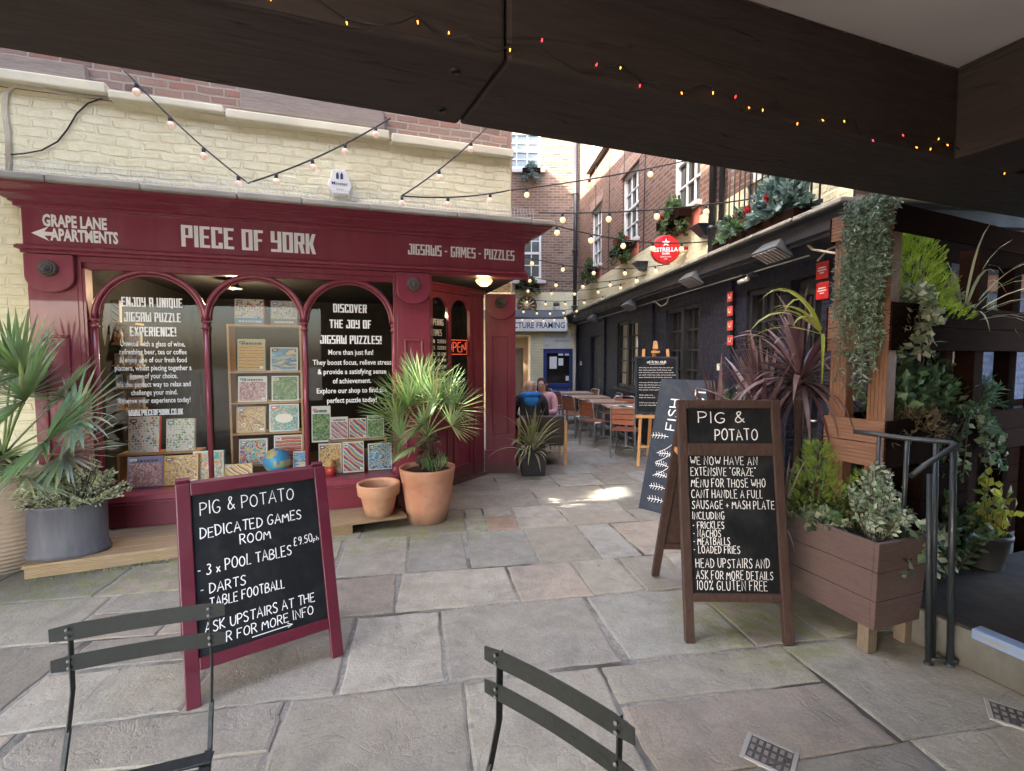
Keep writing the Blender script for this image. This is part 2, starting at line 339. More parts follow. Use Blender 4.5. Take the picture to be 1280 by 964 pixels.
def worn(name, top, under, amt):
    t = NT(name); n = t.noise(7, 6, .65, t.scale((1, .35, 3))); c = t.mix(t.ramp(n, [(amt, 0.0), (amt + .06, 1.0)]), under, top); return t.done(t.bsdf(c, .75, spec=.3, normal=t.bump(n, .5, .006)))
M['stepblue'] = worn('worn blue edge paint', (.20, .27, .42), (.24, .235, .23), .45)
M['stepdark'] = paint('dark wooden step', (.032, .026, .022), .85, .4, .5, 14, spec=.2)
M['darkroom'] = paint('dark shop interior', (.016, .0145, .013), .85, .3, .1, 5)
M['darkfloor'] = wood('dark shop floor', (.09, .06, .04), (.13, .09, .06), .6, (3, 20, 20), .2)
M['darkglass'] = paint('dark window glass', (.012, .014, .016), .10, .3, .02, 2, spec=.8)
M['blindglass'] = paint('window glass over dim blind', (.10, .12, .10), .12, .3, .02, 2, spec=.8)
M['paleglass'] = paint('window glass with painted reflection', (.48, .46, .36), .12, .3, .02, 2, spec=.8)  # pale reflection of the yellow building put into the pane colour
M['glass'] = glassmat('shop window glass', (.95, .96, .95), .62)
M['bulb'] = glow('warm festoon bulb', (1.0, .70, .34), .06, (.85, .72, .46))
M['bulb_off'] = glow('dull festoon bulb', (1.0, .62, .40), .02, (.75, .6, .5))
M['fairy'] = glow('amber fairy light', (1.0, .30, .04), .35)
M['fairy_red'] = glow('red fairy light', (1.0, .03, .04), .4)
M['lamp'] = glow('lit lamp glass', (1.0, .70, .32), .12)
M['neon'] = glow('orange neon tube', (1.0, .14, .06), .05)
M['lampdark'] = paint('grey heater casing', (.10, .105, .11), .45, .25, .15, 20)
M['heaterglass'] = paint('heater reflector', (.55, .50, .45), .3, .25, .1, 25)
M['brass'] = metal('brass', (.55, .40, .16), .4)
M['skin'] = paint('skin', (.62, .36, .27), .55, .12, .1, 20)
M['jacket'] = paint('dark grey jacket', (.032, .034, .042), .85, .3, .5, 50)
M['hood'] = paint('bright blue hood', (.02, .18, .55), .8, .15, .4, 50)
M['denim'] = paint('dark trousers', (.03, .035, .06), .85, .3, .4, 60)
M['pinktop'] = paint('pale pink top', (.66, .36, .38), .85, .12, .3, 50)
M['hair'] = paint('brown hair', (.085, .045, .028), .55, .35, .6, 60, grain=(30, 30, 3))
M['hair_grey'] = paint('short grey hair', (.28, .23, .20), .7, .3, .4, 80)
M['shoe'] = paint('pale trainer', (.55, .50, .50), .7, .15, .2, 30)
M['leafgreen'] = tinted('leaf', .5, .38, .4, .35, 25)
M['leafstrap'] = tinted('strap leaf', .42, .22, .5, .25, 14)
M['petal'] = tinted('petal', .6, .2, .3, .2, 40)
M['bark'] = tinted('plant stem', .9, 0, .2, .5, 40, .6)
def printmat(name, style, pal, scale=1.0):
    t = NT(name); info = t.n('ObjectInfo'); v = t.n('VectorMath'); v.operation = 'ADD'; t.link(t.obj(), v.inputs[0]); sc_ = t.n('VectorMath'); sc_.operation = 'SCALE'; t.link(info.outputs['Location'], sc_.inputs[0]); sc_.inputs['Scale'].default_value = 3.7; t.link(sc_.outputs[0], v.inputs[1]); P = v.outputs[0]
    n = len(pal); stops = [((i + .02) / n, c) for i, c in enumerate(pal)]
    def const(f): 
        r = t.ramp(f, stops); r.node.color_ramp.interpolation = 'CONSTANT'; return r
    if style in ('mosaic', 'items'):
        vo = t.n('TexVoronoi'); vo.inputs['Scale'].default_value = (75 if style == 'mosaic' else 42) * scale; t.link(t.mix(.06, P, t.noise(18, 3, .5, P, 0, 'Color'), 'ADD') if style == 'mosaic' else P, vo.inputs['Vector'])
        sp = t.n('SeparateColor'); t.link(vo.outputs['Color'], sp.inputs[0]); c = const(sp.outputs[0])
        if style == 'items':
            vo.inputs['Randomness'].default_value = .55; m_ = t.math('MULTIPLY', t.math('LESS_THAN', t.math('ADD', vo.outputs['Distance'], t.math('MULTIPLY', t.noise(120, 2, .5, P), .25)), t.math('ADD', .42, t.math('MULTIPLY', sp.outputs[1], .2))), 1.0); c = t.mix(m_, (.78, .77, .72), c)
        else: c = t.mix(t.ramp(t.noise(9, 4, .6, P), [(.35, .5), (.65, 0.0)]), c, pal[0])
    elif style == 'blobs': c = const(t.math('FRACT', t.math('MULTIPLY', t.noise(11 * scale, 3, .45, P, 1.5), 3.2)))
    elif style == 'bands': c = t.ramp(t.math('FRACT', t.math('MULTIPLY', t.noise(5 * scale, 5, .6, t.scale((.6, 1, 2.4), P), .8), 2.3)), stops)
    else:
        w = t.n('TexWave'); w.inputs['Scale'].default_value = (6 if style == 'stripes' else 9) * scale; w.inputs['Distortion'].default_value = 3.5; w.inputs['Detail'].default_value = 3; w.wave_type = 'RINGS' if style == 'rings' else 'BANDS'; w.bands_direction = 'DIAGONAL'; w.wave_profile = 'SAW'; t.link(P if style != 'rings' else t.obj(), w.inputs['Vector']); c = const(w.outputs['Fac'])
    c = t.mix(t.ramp(t.noise(150, 4, .7, P), [(.35, .35), (.6, 0.0)]), c, (.12, .1, .09))
    return t.done(t.bsdf(c, .4, spec=.4))
M['print'] = tinted('printed card', .38, 0, .45, .08, 60, coat=.15)
M['card'] = paint('grey card', (.4, .38, .35), .6, .1, .1, 20)
# ------------------------------------------------------------------ lettering
STROKE = {
 'A': (3.8, ['0,0 1.9,6 3.8,0', '.7,2.1 3.2,2.2']), 'B': (3.4, ['0,0 0,6 2,6 3.1,5 2.6,3.5 .1,3.2 2.8,2.8 3.6,1.5 2.4,.1 0,0']),
 'C': (3.4, ['3.3,5.2 2.4,6 1,5.6 .1,4 0,2.4 .6,.7 1.8,0 3.4,.7']), 'D': (3.5, ['.2,0 .2,6', '-.3,6 1.8,5.8 3.3,4.4 3.5,2.6 2.6,.8 .1,0']),
 'E': (3, ['3,6 .1,6 .1,0 3.1,0', '.1,3.1 2.5,3.2']), 'F': (3, ['3.1,6 .1,6 0,0', '.1,3.1 2.3,3.2']),
 'G': (3.6, ['3.3,5.2 2.4,6 1,5.6 .1,4 0,2.4 .7,.5 2,0 3.3,.9 3.4,2.6 2,2.6']), 'H': (3.5, ['0,0 .1,6', '3.4,0 3.5,6', '.1,3 3.5,3.1']),
 'I': (.6, ['.3,0 .3,6']), 'J': (2.8, ['2.6,6 2.6,1.4 1.7,.1 .6,.3 0,1.5']), 'K': (3.2, ['.1,0 .1,6', '3,6 .2,2.8 3.2,0']), 'L': (2.7, ['.1,6 .1,0 2.8,.1']),
 'M': (4.2, ['0,0 .5,6 2.1,1.8 3.7,6 4.2,0']), 'N': (3.6, ['.1,0 .1,6 3.5,0 3.5,6']), 'O': (3.8, ['2,6 .7,5.3 0,3.4 .4,1 1.7,0 3.1,.6 3.8,2.8 3.3,5.1 2,6 1.6,5.9']),
 'P': (3.1, ['.1,0 .1,6', '-.2,5.9 1.8,6 3.1,5.1 2.9,3.6 1.7,2.8 .2,2.7']), 'Q': (3.8, ['2,6 .7,5.3 0,3.4 .4,1 1.7,0 3.1,.6 3.8,2.8 3.3,5.1 2,6', '2.4,1.5 4,-.4']),
 'R': (3.3, ['.1,0 .1,6', '-.2,5.9 1.8,6 3,5.1 2.8,3.7 1.6,2.9 .2,2.8', '1.4,2.9 3.4,0']), 'S': (3.1, ['3,5.2 2.1,6 .8,5.7 .2,4.6 .9,3.5 2.4,2.7 3.1,1.6 2.3,.2 1,0 0,.9']),
 'T': (3.5, ['0,6 3.6,6', '1.8,6 1.8,0']), 'U': (3.5, ['0,6 .1,1.7 1.1,.1 2.5,.1 3.4,1.6 3.5,6']), 'V': (3.6, ['0,6 1.9,0 3.7,6']), 'W': (4.8, ['0,6 1.3,0 2.4,4.4 3.6,0 4.9,6']),
 'X': (3.3, ['0,6 3.3,0', '3.2,6 0,0']), 'Y': (3.4, ['0,6 1.8,3', '3.5,6 1.2,0']), 'Z': (3.3, ['.1,6 3.3,6 0,0 3.4,.1']),
 '0': (3.2, ['1.6,6 .3,5 0,3 .5,.8 1.6,0 2.8,.9 3.2,3 2.8,5.1 1.6,6']), '1': (1, ['.1,5 .6,6 .6,0']), '2': (3, ['.1,4.9 1.2,6 2.8,5.2 2.5,3.3 0,0 3.1,0']),
 '3': (3, ['.2,5.6 1.6,6 2.8,4.8 1.2,3.3 2.9,2 2.2,.3 .8,0 0,.8']), '5': (3, ['2.9,6 .5,6 .3,3.4 1.9,3.6 3,2.2 2.2,.4 .9,0 0,.7']), '9': (3, ['2.8,4.4 1.6,3 .3,3.8 .4,5.4 1.7,6 2.8,5 2.7,2.6 1.6,0']),
 '4': (3, ['2.2,0 2.2,6 0,2 3.2,2']), '6': (3, ['2.6,6 .6,3.6 .2,1.4 1.4,0 2.8,1 2.6,2.8 1.2,3.2 .3,2']), '7': (3, ['0,6 3,6 1,0']), '8': (3, ['1.5,3.2 .3,4.6 1.5,6 2.7,4.7 1.5,3.2 0,1.6 1.5,0 3,1.5 1.5,3.2']),
 '&': (3.6, ['3.5,.2 .7,4.4 .9,5.6 1.8,6 2.4,5 .3,2.2 .4,.6 1.7,0 3.3,2.3']), '+': (2.8, ['0,2.8 2.8,2.8', '1.4,4.2 1.4,1.4']), '-': (2, ['.2,2.8 1.8,2.8']),
 '%': (3.6, ['3.4,6 .4,0', '.9,6 .1,5.2 .8,4.4 1.5,5.2 .9,6', '2.9,1.6 2.1,.8 2.8,0 3.6,.8 2.9,1.6']), '.': (.5, ['.2,0 .3,.3']), ',': (.5, ['.3,.4 .1,-.7']), "'": (.5, ['.3,6 .2,5']),
 '"': (1.3, ['.3,6.4 .2,5.4', '1,6.4 .9,5.4']), '!': (.6, ['.3,6 .3,1.6', '.3,.2 .3,0']), '£': (3, ['2.8,5.2 1.9,6 .9,5.2 1,2 .2,0 3,.1', '.2,2.9 2.2,3']), '/': (2.6, ['0,0 2.6,6.4']), ':': (.5, ['.2,1 .3,1.2', '.2,3.6 .3,3.8']),
 '*': (.8, ['.4,3 .5,3.2']), 'p': (2, ['.1,-1.6 .1,2.8', '.1,2.6 1.4,2.8 1.9,1.5 1.2,.2 .1,.4']), 'h': (1.9, ['.1,0 .1,5', '.1,2.2 1.2,2.8 1.8,1.8 1.8,0']), 'x': (2.2, ['0,3.2 2.2,0', '2.1,3.2 0,0'])}
def _pl(s): return [tuple(float(q) for q in p.split(',')) for p in s.split()]
def chaikin(p):
    o = [p[0]]
    for a, b in zip(p, p[1:]):
        o += [(a[0] * .75 + b[0] * .25, a[1] * .75 + b[1] * .25), (a[0] * .25 + b[0] * .75, a[1] * .25 + b[1] * .75)]
    return o + [p[-1]]
def ribbon(mb, pts, w, y, XF):
    """flat stroke in the x-z plane"""
    n = len(pts); V = []
    for i, p in enumerate(pts):
        a = pts[max(i - 1, 0)]; b = pts[min(i + 1, n - 1)]; dx, dz = b[0] - a[0], b[1] - a[1]; l = math.hypot(dx, dz) or 1
        ww = w / 2 * random.uniform(.85, 1.15); nx, nz = -dz / l * ww, dx / l * ww
        V += [XF(p[0] + nx, y, p[1] + nz), XF(p[0] - nx, y, p[1] - nz)]
    mb.add(V, [(2 * i, 2 * i + 1, 2 * i + 3, 2 * i + 2) for i in range(n - 1)])
ID = lambda x, y, z: Vector((x, y, z))
def chalk(mb, text, x, z, h, W=None, y=0.0, th=None, gap=1.1, slope=0.0, XF=ID, jit=1.0):
    """hand lettering: one stroke per pen line, slightly uneven"""
    k = h / 6.0; tot = 0
    for c in text: tot += (2.2 if c == ' ' else STROKE.get(c, STROKE['-'])[0] + gap)
    kx = (W / (tot - gap)) if W else k * .85
    cx = 0; th = th or h * .1
    for c in text:
        if c == ' ': cx += 2.2; continue
        w, pls = STROKE.get(c, STROKE['-']); dz = random.uniform(-.25, .25) * jit; sk = random.uniform(-.05, .07) * jit; sc = random.uniform(.93, 1.07)
        for s in pls:
            p = _pl(s)
            if len(p) > 4: p = chaikin(chaikin(p))
            elif len(p) == 2: p = [p[0], ((p[0][0] + p[1][0]) / 2 + random.uniform(-.08, .08), (p[0][1] + p[1][1]) / 2), p[1]]
            q = [(x + (cx + a + b * sk) * kx, z + (b * sc + dz) * k + slope * (cx + a) * kx) for a, b in p]
            ribbon(mb, q, th, y - .0002 * (int(cx) % 3), XF)
        cx += w + gap
_L, _R, _T, _B, _Mi = (0, 0, 1.1, 6), (1.9, 0, 3, 6), (0, 5.2, 3, 6), (0, 0, 3, .8), (0, 2.7, 3, 3.4)
def _dg(x0, y0, x1, y1, w=1.0): return [(x0, y0), (x0 + w, y0), (x1 + w, y1), (x1, y1)]
BLOCK = {'A': (3, [_L, _R, _T, (0, 2.2, 3, 2.9)]), 'B': (3, [_L, _T, _B, _Mi, (1.9, .4, 3, 2.9), (1.9, 3.2, 2.8, 5.7)]), 'C': (3, [_L, _T, _B, (1.9, 4.3, 3, 6), (1.9, 0, 3, 1.7)]),
 'D': (3, [_L, (0, 5.2, 2.6, 6), (0, 0, 2.6, .8), (1.9, .5, 3, 5.5)]), 'E': (2.7, [_L, (0, 5.2, 2.7, 6), (0, 0, 2.7, .8), (0, 2.7, 2.4, 3.4)]), 'F': (2.6, [_L, (0, 5.2, 2.6, 6), (0, 2.7, 2.3, 3.4)]),
 'G': (3, [_L, _T, _B, (1.9, 0, 3, 3.2), (1.5, 2.6, 3, 3.2)]), 'H': (3, [_L, _R, _Mi]), 'I': (1.1, [_L]), 'J': (3, [_R, _B, (0, 0, 1.1, 2.4), (.9, 5.2, 3, 6)]), 'K': (3, [_L, _dg(1, 2.9, 1.9, 6, 1.1), _dg(1.9, 0, 1, 3.1, 1.1)]),
 'L': (2.6, [_L, (0, 0, 2.6, .8)]), 'M': (4.2, [_L, (3.1, 0, 4.2, 6), _dg(1.6, 1.6, .6, 6, .9), _dg(1.7, 1.6, 2.7, 6, .9)]), 'N': (3.1, [_L, (2, 0, 3.1, 6), _dg(1.7, 0, .5, 6, .9)]), 'O': (3, [_L, _R, _T, _B]),
 'P': (3, [_L, _T, (0, 2.5, 3, 3.2), (1.9, 2.5, 3, 6)]), 'Q': (3, [_L, _R, _T, _B, (1.5, -.7, 2.9, .9)]), 'R': (3, [_L, _T, (0, 2.7, 3, 3.4), (1.9, 3, 3, 6), _dg(1.9, 0, 1.3, 3, 1.1)]),
 'S': (3, [_T, _Mi, _B, (0, 2.7, 1.1, 6), (1.9, 0, 3, 3.4)]), 'T': (2.9, [(.9, 0, 2, 6), (0, 5.2, 2.9, 6)]), 'U': (3, [_L, _R, _B]), 'V': (3, [_dg(1, 0, 0, 6), _dg(1, 0, 2, 6)]), 'W': (4.2, [_L, (3.1, 0, 4.2, 6), (1.6, 0, 2.6, 4.4), (0, 0, 4.2, .8)]),
 'X': (3, [_dg(0, 0, 2, 6), _dg(2, 0, 0, 6)]), 'Y': (3, [(0, 2.7, 1.1, 6), _R, (0, 2.7, 3, 3.4), _B]), 'Z': (2.8, [(0, 5.2, 2.8, 6), (0, 0, 2.8, .8), _dg(.1, .5, 1.7, 5.5)]), '!': (1.1, [(0, 2, 1.1, 6), (0, 0, 1.1, 1.1)]),
 '.': (1, [(0, 0, 1, 1)]), '-': (2, [(0, 2.6, 1.7, 3.3)]), '1': (1.4, [(.3, 0, 1.4, 6), (0, 5, .8, 6)]), '2': (2.8, [(0, 5.2, 2.8, 6), (1.8, 3, 2.8, 6), (0, 2.7, 2.8, 3.4), (0, 0, 1, 3.2), (0, 0, 2.8, .8)]), '0': (3, [_L, _R, _T, _B]),
 '5': (2.8, [(0, 5.2, 2.8, 6), (0, 2.9, 1, 6), (0, 2.7, 2.8, 3.4), (1.8, 0, 2.8, 3.2), (0, 0, 2.8, .8)]), '/': (2, [_dg(0, 0, 1.2, 6, .8)])}
def block(mb, text, x, z, h, W=None, y=0.0, gap=.5, align='L', XF=ID):
    k = h / 6.0; tot = sum(1.8 if c == ' ' else BLOCK[c][0] + gap for c in text) - gap; kx = W / tot if W else k
    if align == 'C': x -= tot * kx / 2
    cx = 0; i = 0
    for c in text:
        if c == ' ': cx += 1.8; continue
        w, rs = BLOCK[c]
        for r in rs:
            q = [(r[0], r[1]), (r[2], r[1]), (r[2], r[3]), (r[0], r[3])] if not isinstance(r[0], tuple) else r
            i += 1; mb.add([XF(x + (cx + a) * kx, y - .00012 * (i % 5), z + b * k) for a, b in q], [(0, 1, 2, 3)])
        cx += w + gap
def plain(mb, text, x, z, h, W=None, y=0.0, align='L', bold=0.0, XF=ID):
    """plain sans lettering from Blender's own built-in font; h = cap height"""
    cu = bpy.data.curves.new('lettering', 'FONT'); cu.body = text; cu.size = 1; cu.offset = bold; cu.resolution_u = 2
    o = bpy.data.objects.new('lettering', cu); me = bpy.data.meshes.new_from_object(o)
    vs_ = [v.co.copy() for v in me.vertices]; fs = [list(p.vertices) for p in me.polygons]
    bpy.data.objects.remove(o); bpy.data.meshes.remove(me); bpy.data.curves.remove(cu)
    if not vs_: return
    x0 = min(v.x for v in vs_); x1 = max(v.x for v in vs_); k = h / .73; kx = W / (x1 - x0) if W else k
    off = x - x0 * kx - ((x1 - x0) * kx / 2 if align == 'C' else 0)
    mb.add([XF(off + v.x * kx, y, z + v.y * k) for v in vs_], fs)
# ------------------------------------------------------------------ ground
def stone_mat():
    t = NT('riven yorkstone'); a = t.attr(); big = t.noise(1.1, 4); mid = t.noise(7, 6, .62); fine = t.noise(70, 5, .7)
    riv = t.noise(3.2, 5, .55, None, .7); lay = t.math('FRACT', t.math('MULTIPLY', riv, 5.0)); lays = t.ramp(lay, [(0.0, 0.0), (.12, 1.0), (.9, .75), (1.0, 0.0)])
    c = t.mix(t.ramp(mid, [(.3, 0.0), (.72, .75)]), a, t.mix(1.0, a, (.66, .63, .60), 'MULTIPLY'))
    c = t.mix(t.ramp(fine, [(.35, .28), (.6, 0.0)]), c, (.10, .09, .075)); c = t.mix(t.ramp(big, [(.5, 0.0), (.8, .4)]), c, (.36, .34, .32))
    c = t.mix(t.math('MULTIPLY', t.ramp(lays, [(0.0, .22), (.6, 0.0)]), t.ramp(big, [(.35, 1.0), (.6, .2)])), c, (.14, .12, .10))
    sp = t.n('SeparateXYZ'); t.link(t.obj(), sp.inputs[0]); X, Y = sp.outputs[0], sp.outputs[1]
    def lump(cx, cy, rx, ry, rot=0.0):
        cs, sn = math.cos(rot), math.sin(rot); dx, dy = t.math('SUBTRACT', X, cx), t.math('SUBTRACT', Y, cy)
        u = t.math('DIVIDE', t.math('ADD', t.math('MULTIPLY', dx, cs), t.math('MULTIPLY', dy, sn)), rx)
        v = t.math('DIVIDE', t.math('SUBTRACT', t.math('MULTIPLY', dy, cs), t.math('MULTIPLY', dx, sn)), ry)
        q = t.math('ADD', t.math('MULTIPLY', u, u), t.math('MULTIPLY', v, v)); return t.math('MAXIMUM', t.math('SUBTRACT', 1.0, q), 0.0)
    mo = t.math('MAXIMUM', t.math('MAXIMUM', lump(-2.3, 3.62, 1.8, .42, .43), lump(-.75, 4.32, .95, .42, .3)), lump(1.45, 2.75, .55, .5, .2))
    mo = t.math('MULTIPLY', t.math('POWER', mo, .6), t.ramp(t.noise(9, 7, .72), [(.44, 0.0), (.62, 1.0)]))
    c = t.mix(t.math('MULTIPLY', mo, .85), c, (.17, .20, .05))
    vo = t.n('TexVoronoi'); vo.inputs['Scale'].default_value = 7.5; t.link(t.obj(), vo.inputs['Vector']); sc2 = t.n('SeparateColor'); t.link(vo.outputs['Color'], sc2.inputs[0]); gum = t.math('MULTIPLY', t.math('LESS_THAN', vo.outputs['Distance'], t.math('MULTIPLY', sc2.outputs[1], .14)), t.math('GREATER_THAN', sc2.outputs[0], .6)); c = t.mix(t.math('MULTIPLY', gum, .5), c, (.11, .10, .09))
    st_ = t.noise(2.3, 6, .68, None, .8); c = t.mix(t.ramp(st_, [(.50, 0.0), (.64, .5)]), c, (.155, .145, .125)); gr = t.noise(190, 3, .7); c = t.mix(t.ramp(gr, [(.34, .45), (.48, 0.0)]), c, (.09, .085, .075))
    h = t.math('ADD', t.math('ADD', t.math('MULTIPLY', mid, .5), t.math('MULTIPLY', fine, .16)), t.math('MULTIPLY', lays, .10))
    return t.done(t.bsdf(c, t.ramp(mid, [(.3, .62), (.7, .85)]), spec=.35, normal=t.bump(h, .75, .024)))
def mortar_mat():
    t = NT('lime mortar'); n = t.noise(1.6, 4); f = t.noise(40, 5, .7); g = t.noise(.8, 3)
    c = t.mix(t.ramp(n, [(.36, 0.0), (.50, 1.0)]), (.07, .066, .056), (.30, .28, .24)); c = t.mix(t.ramp(g, [(.52, 0.0), (.7, .6)]), c, (.14, .15, .07))
    c = t.mix(t.ramp(f, [(.35, .5), (.6, 0.0)]), c, (.07, .06, .05))
    return t.done(t.bsdf(c, .95, spec=.2, normal=t.bump(f, .8, .01)))
M['yorkstone'] = stone_mat(); M['mortar'] = mortar_mat()
g = MB(); g.quad((-60, -60, -.007), (60, -60, -.007), (60, 60, -.007), (-60, 60, -.007)); tag(g.build('ground', M['mortar']), kind='structure')
def pave():
    rnd = random.Random(21); mb = MB(); ang = rad(10); ca, sa = math.cos(ang), math.sin(ang)
    pal = [(.34, .305, .235), (.38, .345, .27), (.305, .28, .225), (.355, .31, .24), (.405, .37, .295), (.285, .255, .20), (.33, .315, .26), (.365, .305, .235)]
    v = -1.6; TGT = (-.08 * ca + 4.57 * sa, .08 * sa + 4.57 * ca)
    while v < 14.6:
        hgt = rnd.uniform(.46, .78) if v < 5 else rnd.uniform(.42, .7); u = -7.5 - rnd.uniform(0, 1)
        while u < 6.5:
            wd = rnd.uniform(.42, 1.12)
            pieces = [(u, v, u + wd, v + hgt)]
            if rnd.random() < .25 and wd > .7: k = rnd.uniform(.4, .6) * wd; pieces = [(u, v, u + k, v + hgt), (u + k, v, u + wd, v + hgt)]
            elif rnd.random() < .25 and hgt > .55: k = rnd.uniform(.4, .6) * hgt; pieces = [(u, v, u + wd, v + k), (u, v + k, u + wd, v + hgt)]
            tu, tv = TGT; nw = []
            for (a, b, c, d) in pieces:
                if a < tu < c and b < tv < d:
                    xs_ = [a] + ([tu - .17] if tu - .17 > a + .12 else []) + ([tu + .17] if tu + .17 < c - .12 else []) + [c]; ys_ = [b] + ([tv - .14] if tv - .14 > b + .12 else []) + ([tv + .14] if tv + .14 < d - .12 else []) + [d]
                    nw += [(xs_[i], ys_[j], xs_[i + 1], ys_[j + 1]) for i in range(len(xs_) - 1) for j in range(len(ys_) - 1)]
                else: nw.append((a, b, c, d))
            for (a, b, c, d) in nw:
                gp = rnd.uniform(.004, .013); j = lambda: rnd.uniform(-.016, .016)
                cor = [(a + gp + j(), b + gp + j()), (c - gp + j(), b + gp + j()), (c - gp + j(), d - gp + j()), (a + gp + j(), d - gp + j())]
                out = []
                for i in range(4):
                    p, q = cor[i], cor[(i + 1) % 4]; n = 7
                    for k in range(n):
                        f = k / n; w = .007 if 0 < k else -.0
                        out.append((p[0] + (q[0] - p[0]) * f + rnd.uniform(-w, w), p[1] + (q[1] - p[1]) * f + rnd.uniform(-w, w)))
                cx, cy = (a + c) / 2, (b + d) / 2; tx, ty = rnd.uniform(-.004, .004), rnd.uniform(-.004, .004); z0 = rnd.uniform(-.002, .003)
                def P(p, ins, dz):
                    x = p[0] + (cx - p[0]) * ins; y = p[1] + (cy - p[1]) * ins
                    return (x * ca - y * sa, x * sa + y * ca, z0 + dz + (x - cx) * tx + (y - cy) * ty)
                n = len(out); V = [P(p, 0, -.016) for p in out] + [P(p, .012, -.0035) for p in out] + [P(p, .045, 0) for p in out]
                F = [(i + r * n, (i + 1) % n + r * n, (i + 1) % n + (r + 1) * n, i + (r + 1) * n) for r in range(2) for i in range(n)] + [tuple(range(2 * n, 3 * n))]
                t = rnd.choice(pal); k = rnd.uniform(.82, 1.12)
                wx, wy = cx * ca - cy * sa, cx * sa + cy * ca
                if a < tu < c and b < tv < d: t = (.36, .215, .165); k = 1
                mb.add(V, F, tuple(q * k for q in t))
            u += wd
        v += hgt
    return mb.build('pavement', M['yorkstone'], smooth=False)
tag(pave(), kind='structure')

# ------------------------------------------------------------------ the passage the camera stands in
PAS = Frame(-1.339, 1.307, math.atan(.3607))
ps = thing('passage_building', 'dark timber beamed passage overhead with a grey plaster ceiling', 'passage', PAS.o, PAS.a)
jx = PAS.loc(*onz(596, 112, 2.4)).x
def beam(x0, x1, y0, y1, z0, z1, name='beam', sl=0.0):
    m = MB(); m.hexa([Vector(p) for p in ((x0 + sl, y0, z0), (x1 + sl, y0, z0), (x1, y1, z0), (x0, y1, z0), (x0 + sl, y0, z1), (x1 + sl, y0, z1), (x1, y1, z1), (x0, y1, z1))])
    return m.build(name, M['beam'], ps, bevel=.012)
beam(-6.5, jx - .003, -.40, 0, 2.4, 2.76, sl=.04); beam(jx + .003, 6.5, -.40, 0, 2.403, 2.76, sl=.04)
rb = PAS.loc(1.79, 2.01).x
o_ = beam(rb, rb + .42, -2.595, -.403, 2.395, 2.76); o_.data.materials[0] = M['beam_cross']
for px, py in ((569, 89), (552, 137)):                      # empty bolt holes in the beam
    q = PAS.loc(*onz(px, py, 2.4)); m = MB(); m.lathe([(.0155, -.0035), (.0155, .02), (.010, .02), (.010, -.0035)], (q.x, q.y, 2.4), 20); m.build('bolt_socket', M['cable'], ps)
m = MB(); m.box(-6.5, -3.6, 2.76, 6.5, -.401, 3.0); m.build('ceiling', M['plaster'], ps)
m = MB(); m.box(-6.5, -3.6, 3.0, 6.5, -.02, 8.0); m.build('upper_wall', M['brick'], ps)
m = MB(); m.box(rb + 1.9, -3.4, 0, rb + 2.05, -.405, 2.76); m.build('unseen_side_wall', M['darkroom'], ps)  # unseen wall added to darken the right of the passage
m = MB(); m.box(rb - 3.2, -2.75, 0, rb + 1.9, -2.6, 2.75); m.build('unseen_back_wall', M['darkroom'], ps)  # unseen, set close behind the camera to darken the passage
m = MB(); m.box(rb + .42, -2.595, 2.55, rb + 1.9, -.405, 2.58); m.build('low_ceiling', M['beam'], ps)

# ------------------------------------------------------------------ unseen building added to block the sun, notched to let one streak through
NB = thing('sun_block_wall', 'unseen tall brick wall added to block the sun, notched for one streak', 'building', (-9.4, 3.2, 0), rad(90))
m = MB(); m.box(-7, 0, 0, 6, .3, 9.3); m.box(-7, 0, 9.3, -3.65, .3, 15.5); m.box(-3.10, 0, 9.3, 6, .3, 15.5); m.box(-3.65, 0, 10.5, -3.10, .3, 15.5); m.build('brick_wall', M['brick'], NB)

# ------------------------------------------------------------------ the puzzle shop
FAC = Frame(-1.51, 4.688, math.atan(.314))
def FA(px, py, c=0.0): return FAC.at(px, py, c)
shop = thing('puzzle_shop', 'maroon shopfront with three arched display windows below a cream brick wall', 'shop', FAC.o, FAC.a)
SWAP = Matrix(((0, 1, 0, 0), (1, 0, 0, 0), (0, 0, 1, 0), (0, 0, 0, 1)))
aL, aP1, aP2l, aP2r, aF = FA(38, 420).x, FA(100, 400).x, FA(496, 420).x, FA(538, 420).x, FA(655, 340).x
aU = FA(638, 215, .27).x; WC = .27; ZF0, ZF1 = 2.465, 2.8
def spart(name, mb, mat, bevel=0.0, parent=None, **k): return mb.build(name, mat, parent or shop, bevel, **k)
m = MB()
wall_holes(m, aL - 4, aU, 2.6564, 3.82, [], WC); m.quad((aL - 4, WC, 0), (aL + .02, WC, 0), (aL + .02, WC, 2.6564), (aL - 4, WC, 2.6564))
rr = FAC.loc(.0, 14.1); m.quad((aU, WC, 2.465), (rr.x, rr.y, 2.465), (rr.x, rr.y, 3.82), (aU, WC, 3.82))
r0 = FAC.loc(.046, 6.50); m.quad((r0.x, r0.y, 0), (rr.x, rr.y, 0), (rr.x, rr.y, 2.465), (r0.x, r0.y, 2.465)); spart('cream_wall', m, M['cream'])
m = MB(); b0 = WC + .06
m.quad((aL - 4, b0, 3.82), (aU - .02, b0, 3.82), (aU - .02, b0, 7.9), (aL - 4, b0, 7.9)); m.quad((aU - .02, b0, 3.82), (rr.x, rr.y, 3.82), (rr.x, rr.y, 7.9), (aU - .02, b0, 7.9))
m.quad((aL - 4, b0, 7.9), (aU, b0, 7.9), (rr.x, rr.y, 7.9), (aL - 4, 9, 7.9)); m.quad((aL - 4, b0, 0), (aL - 4, 9, 0), (aL - 4, 9, 7.9), (aL - 4, b0, 7.9)); spart('upper_wall', m, M['pinkbrick'])
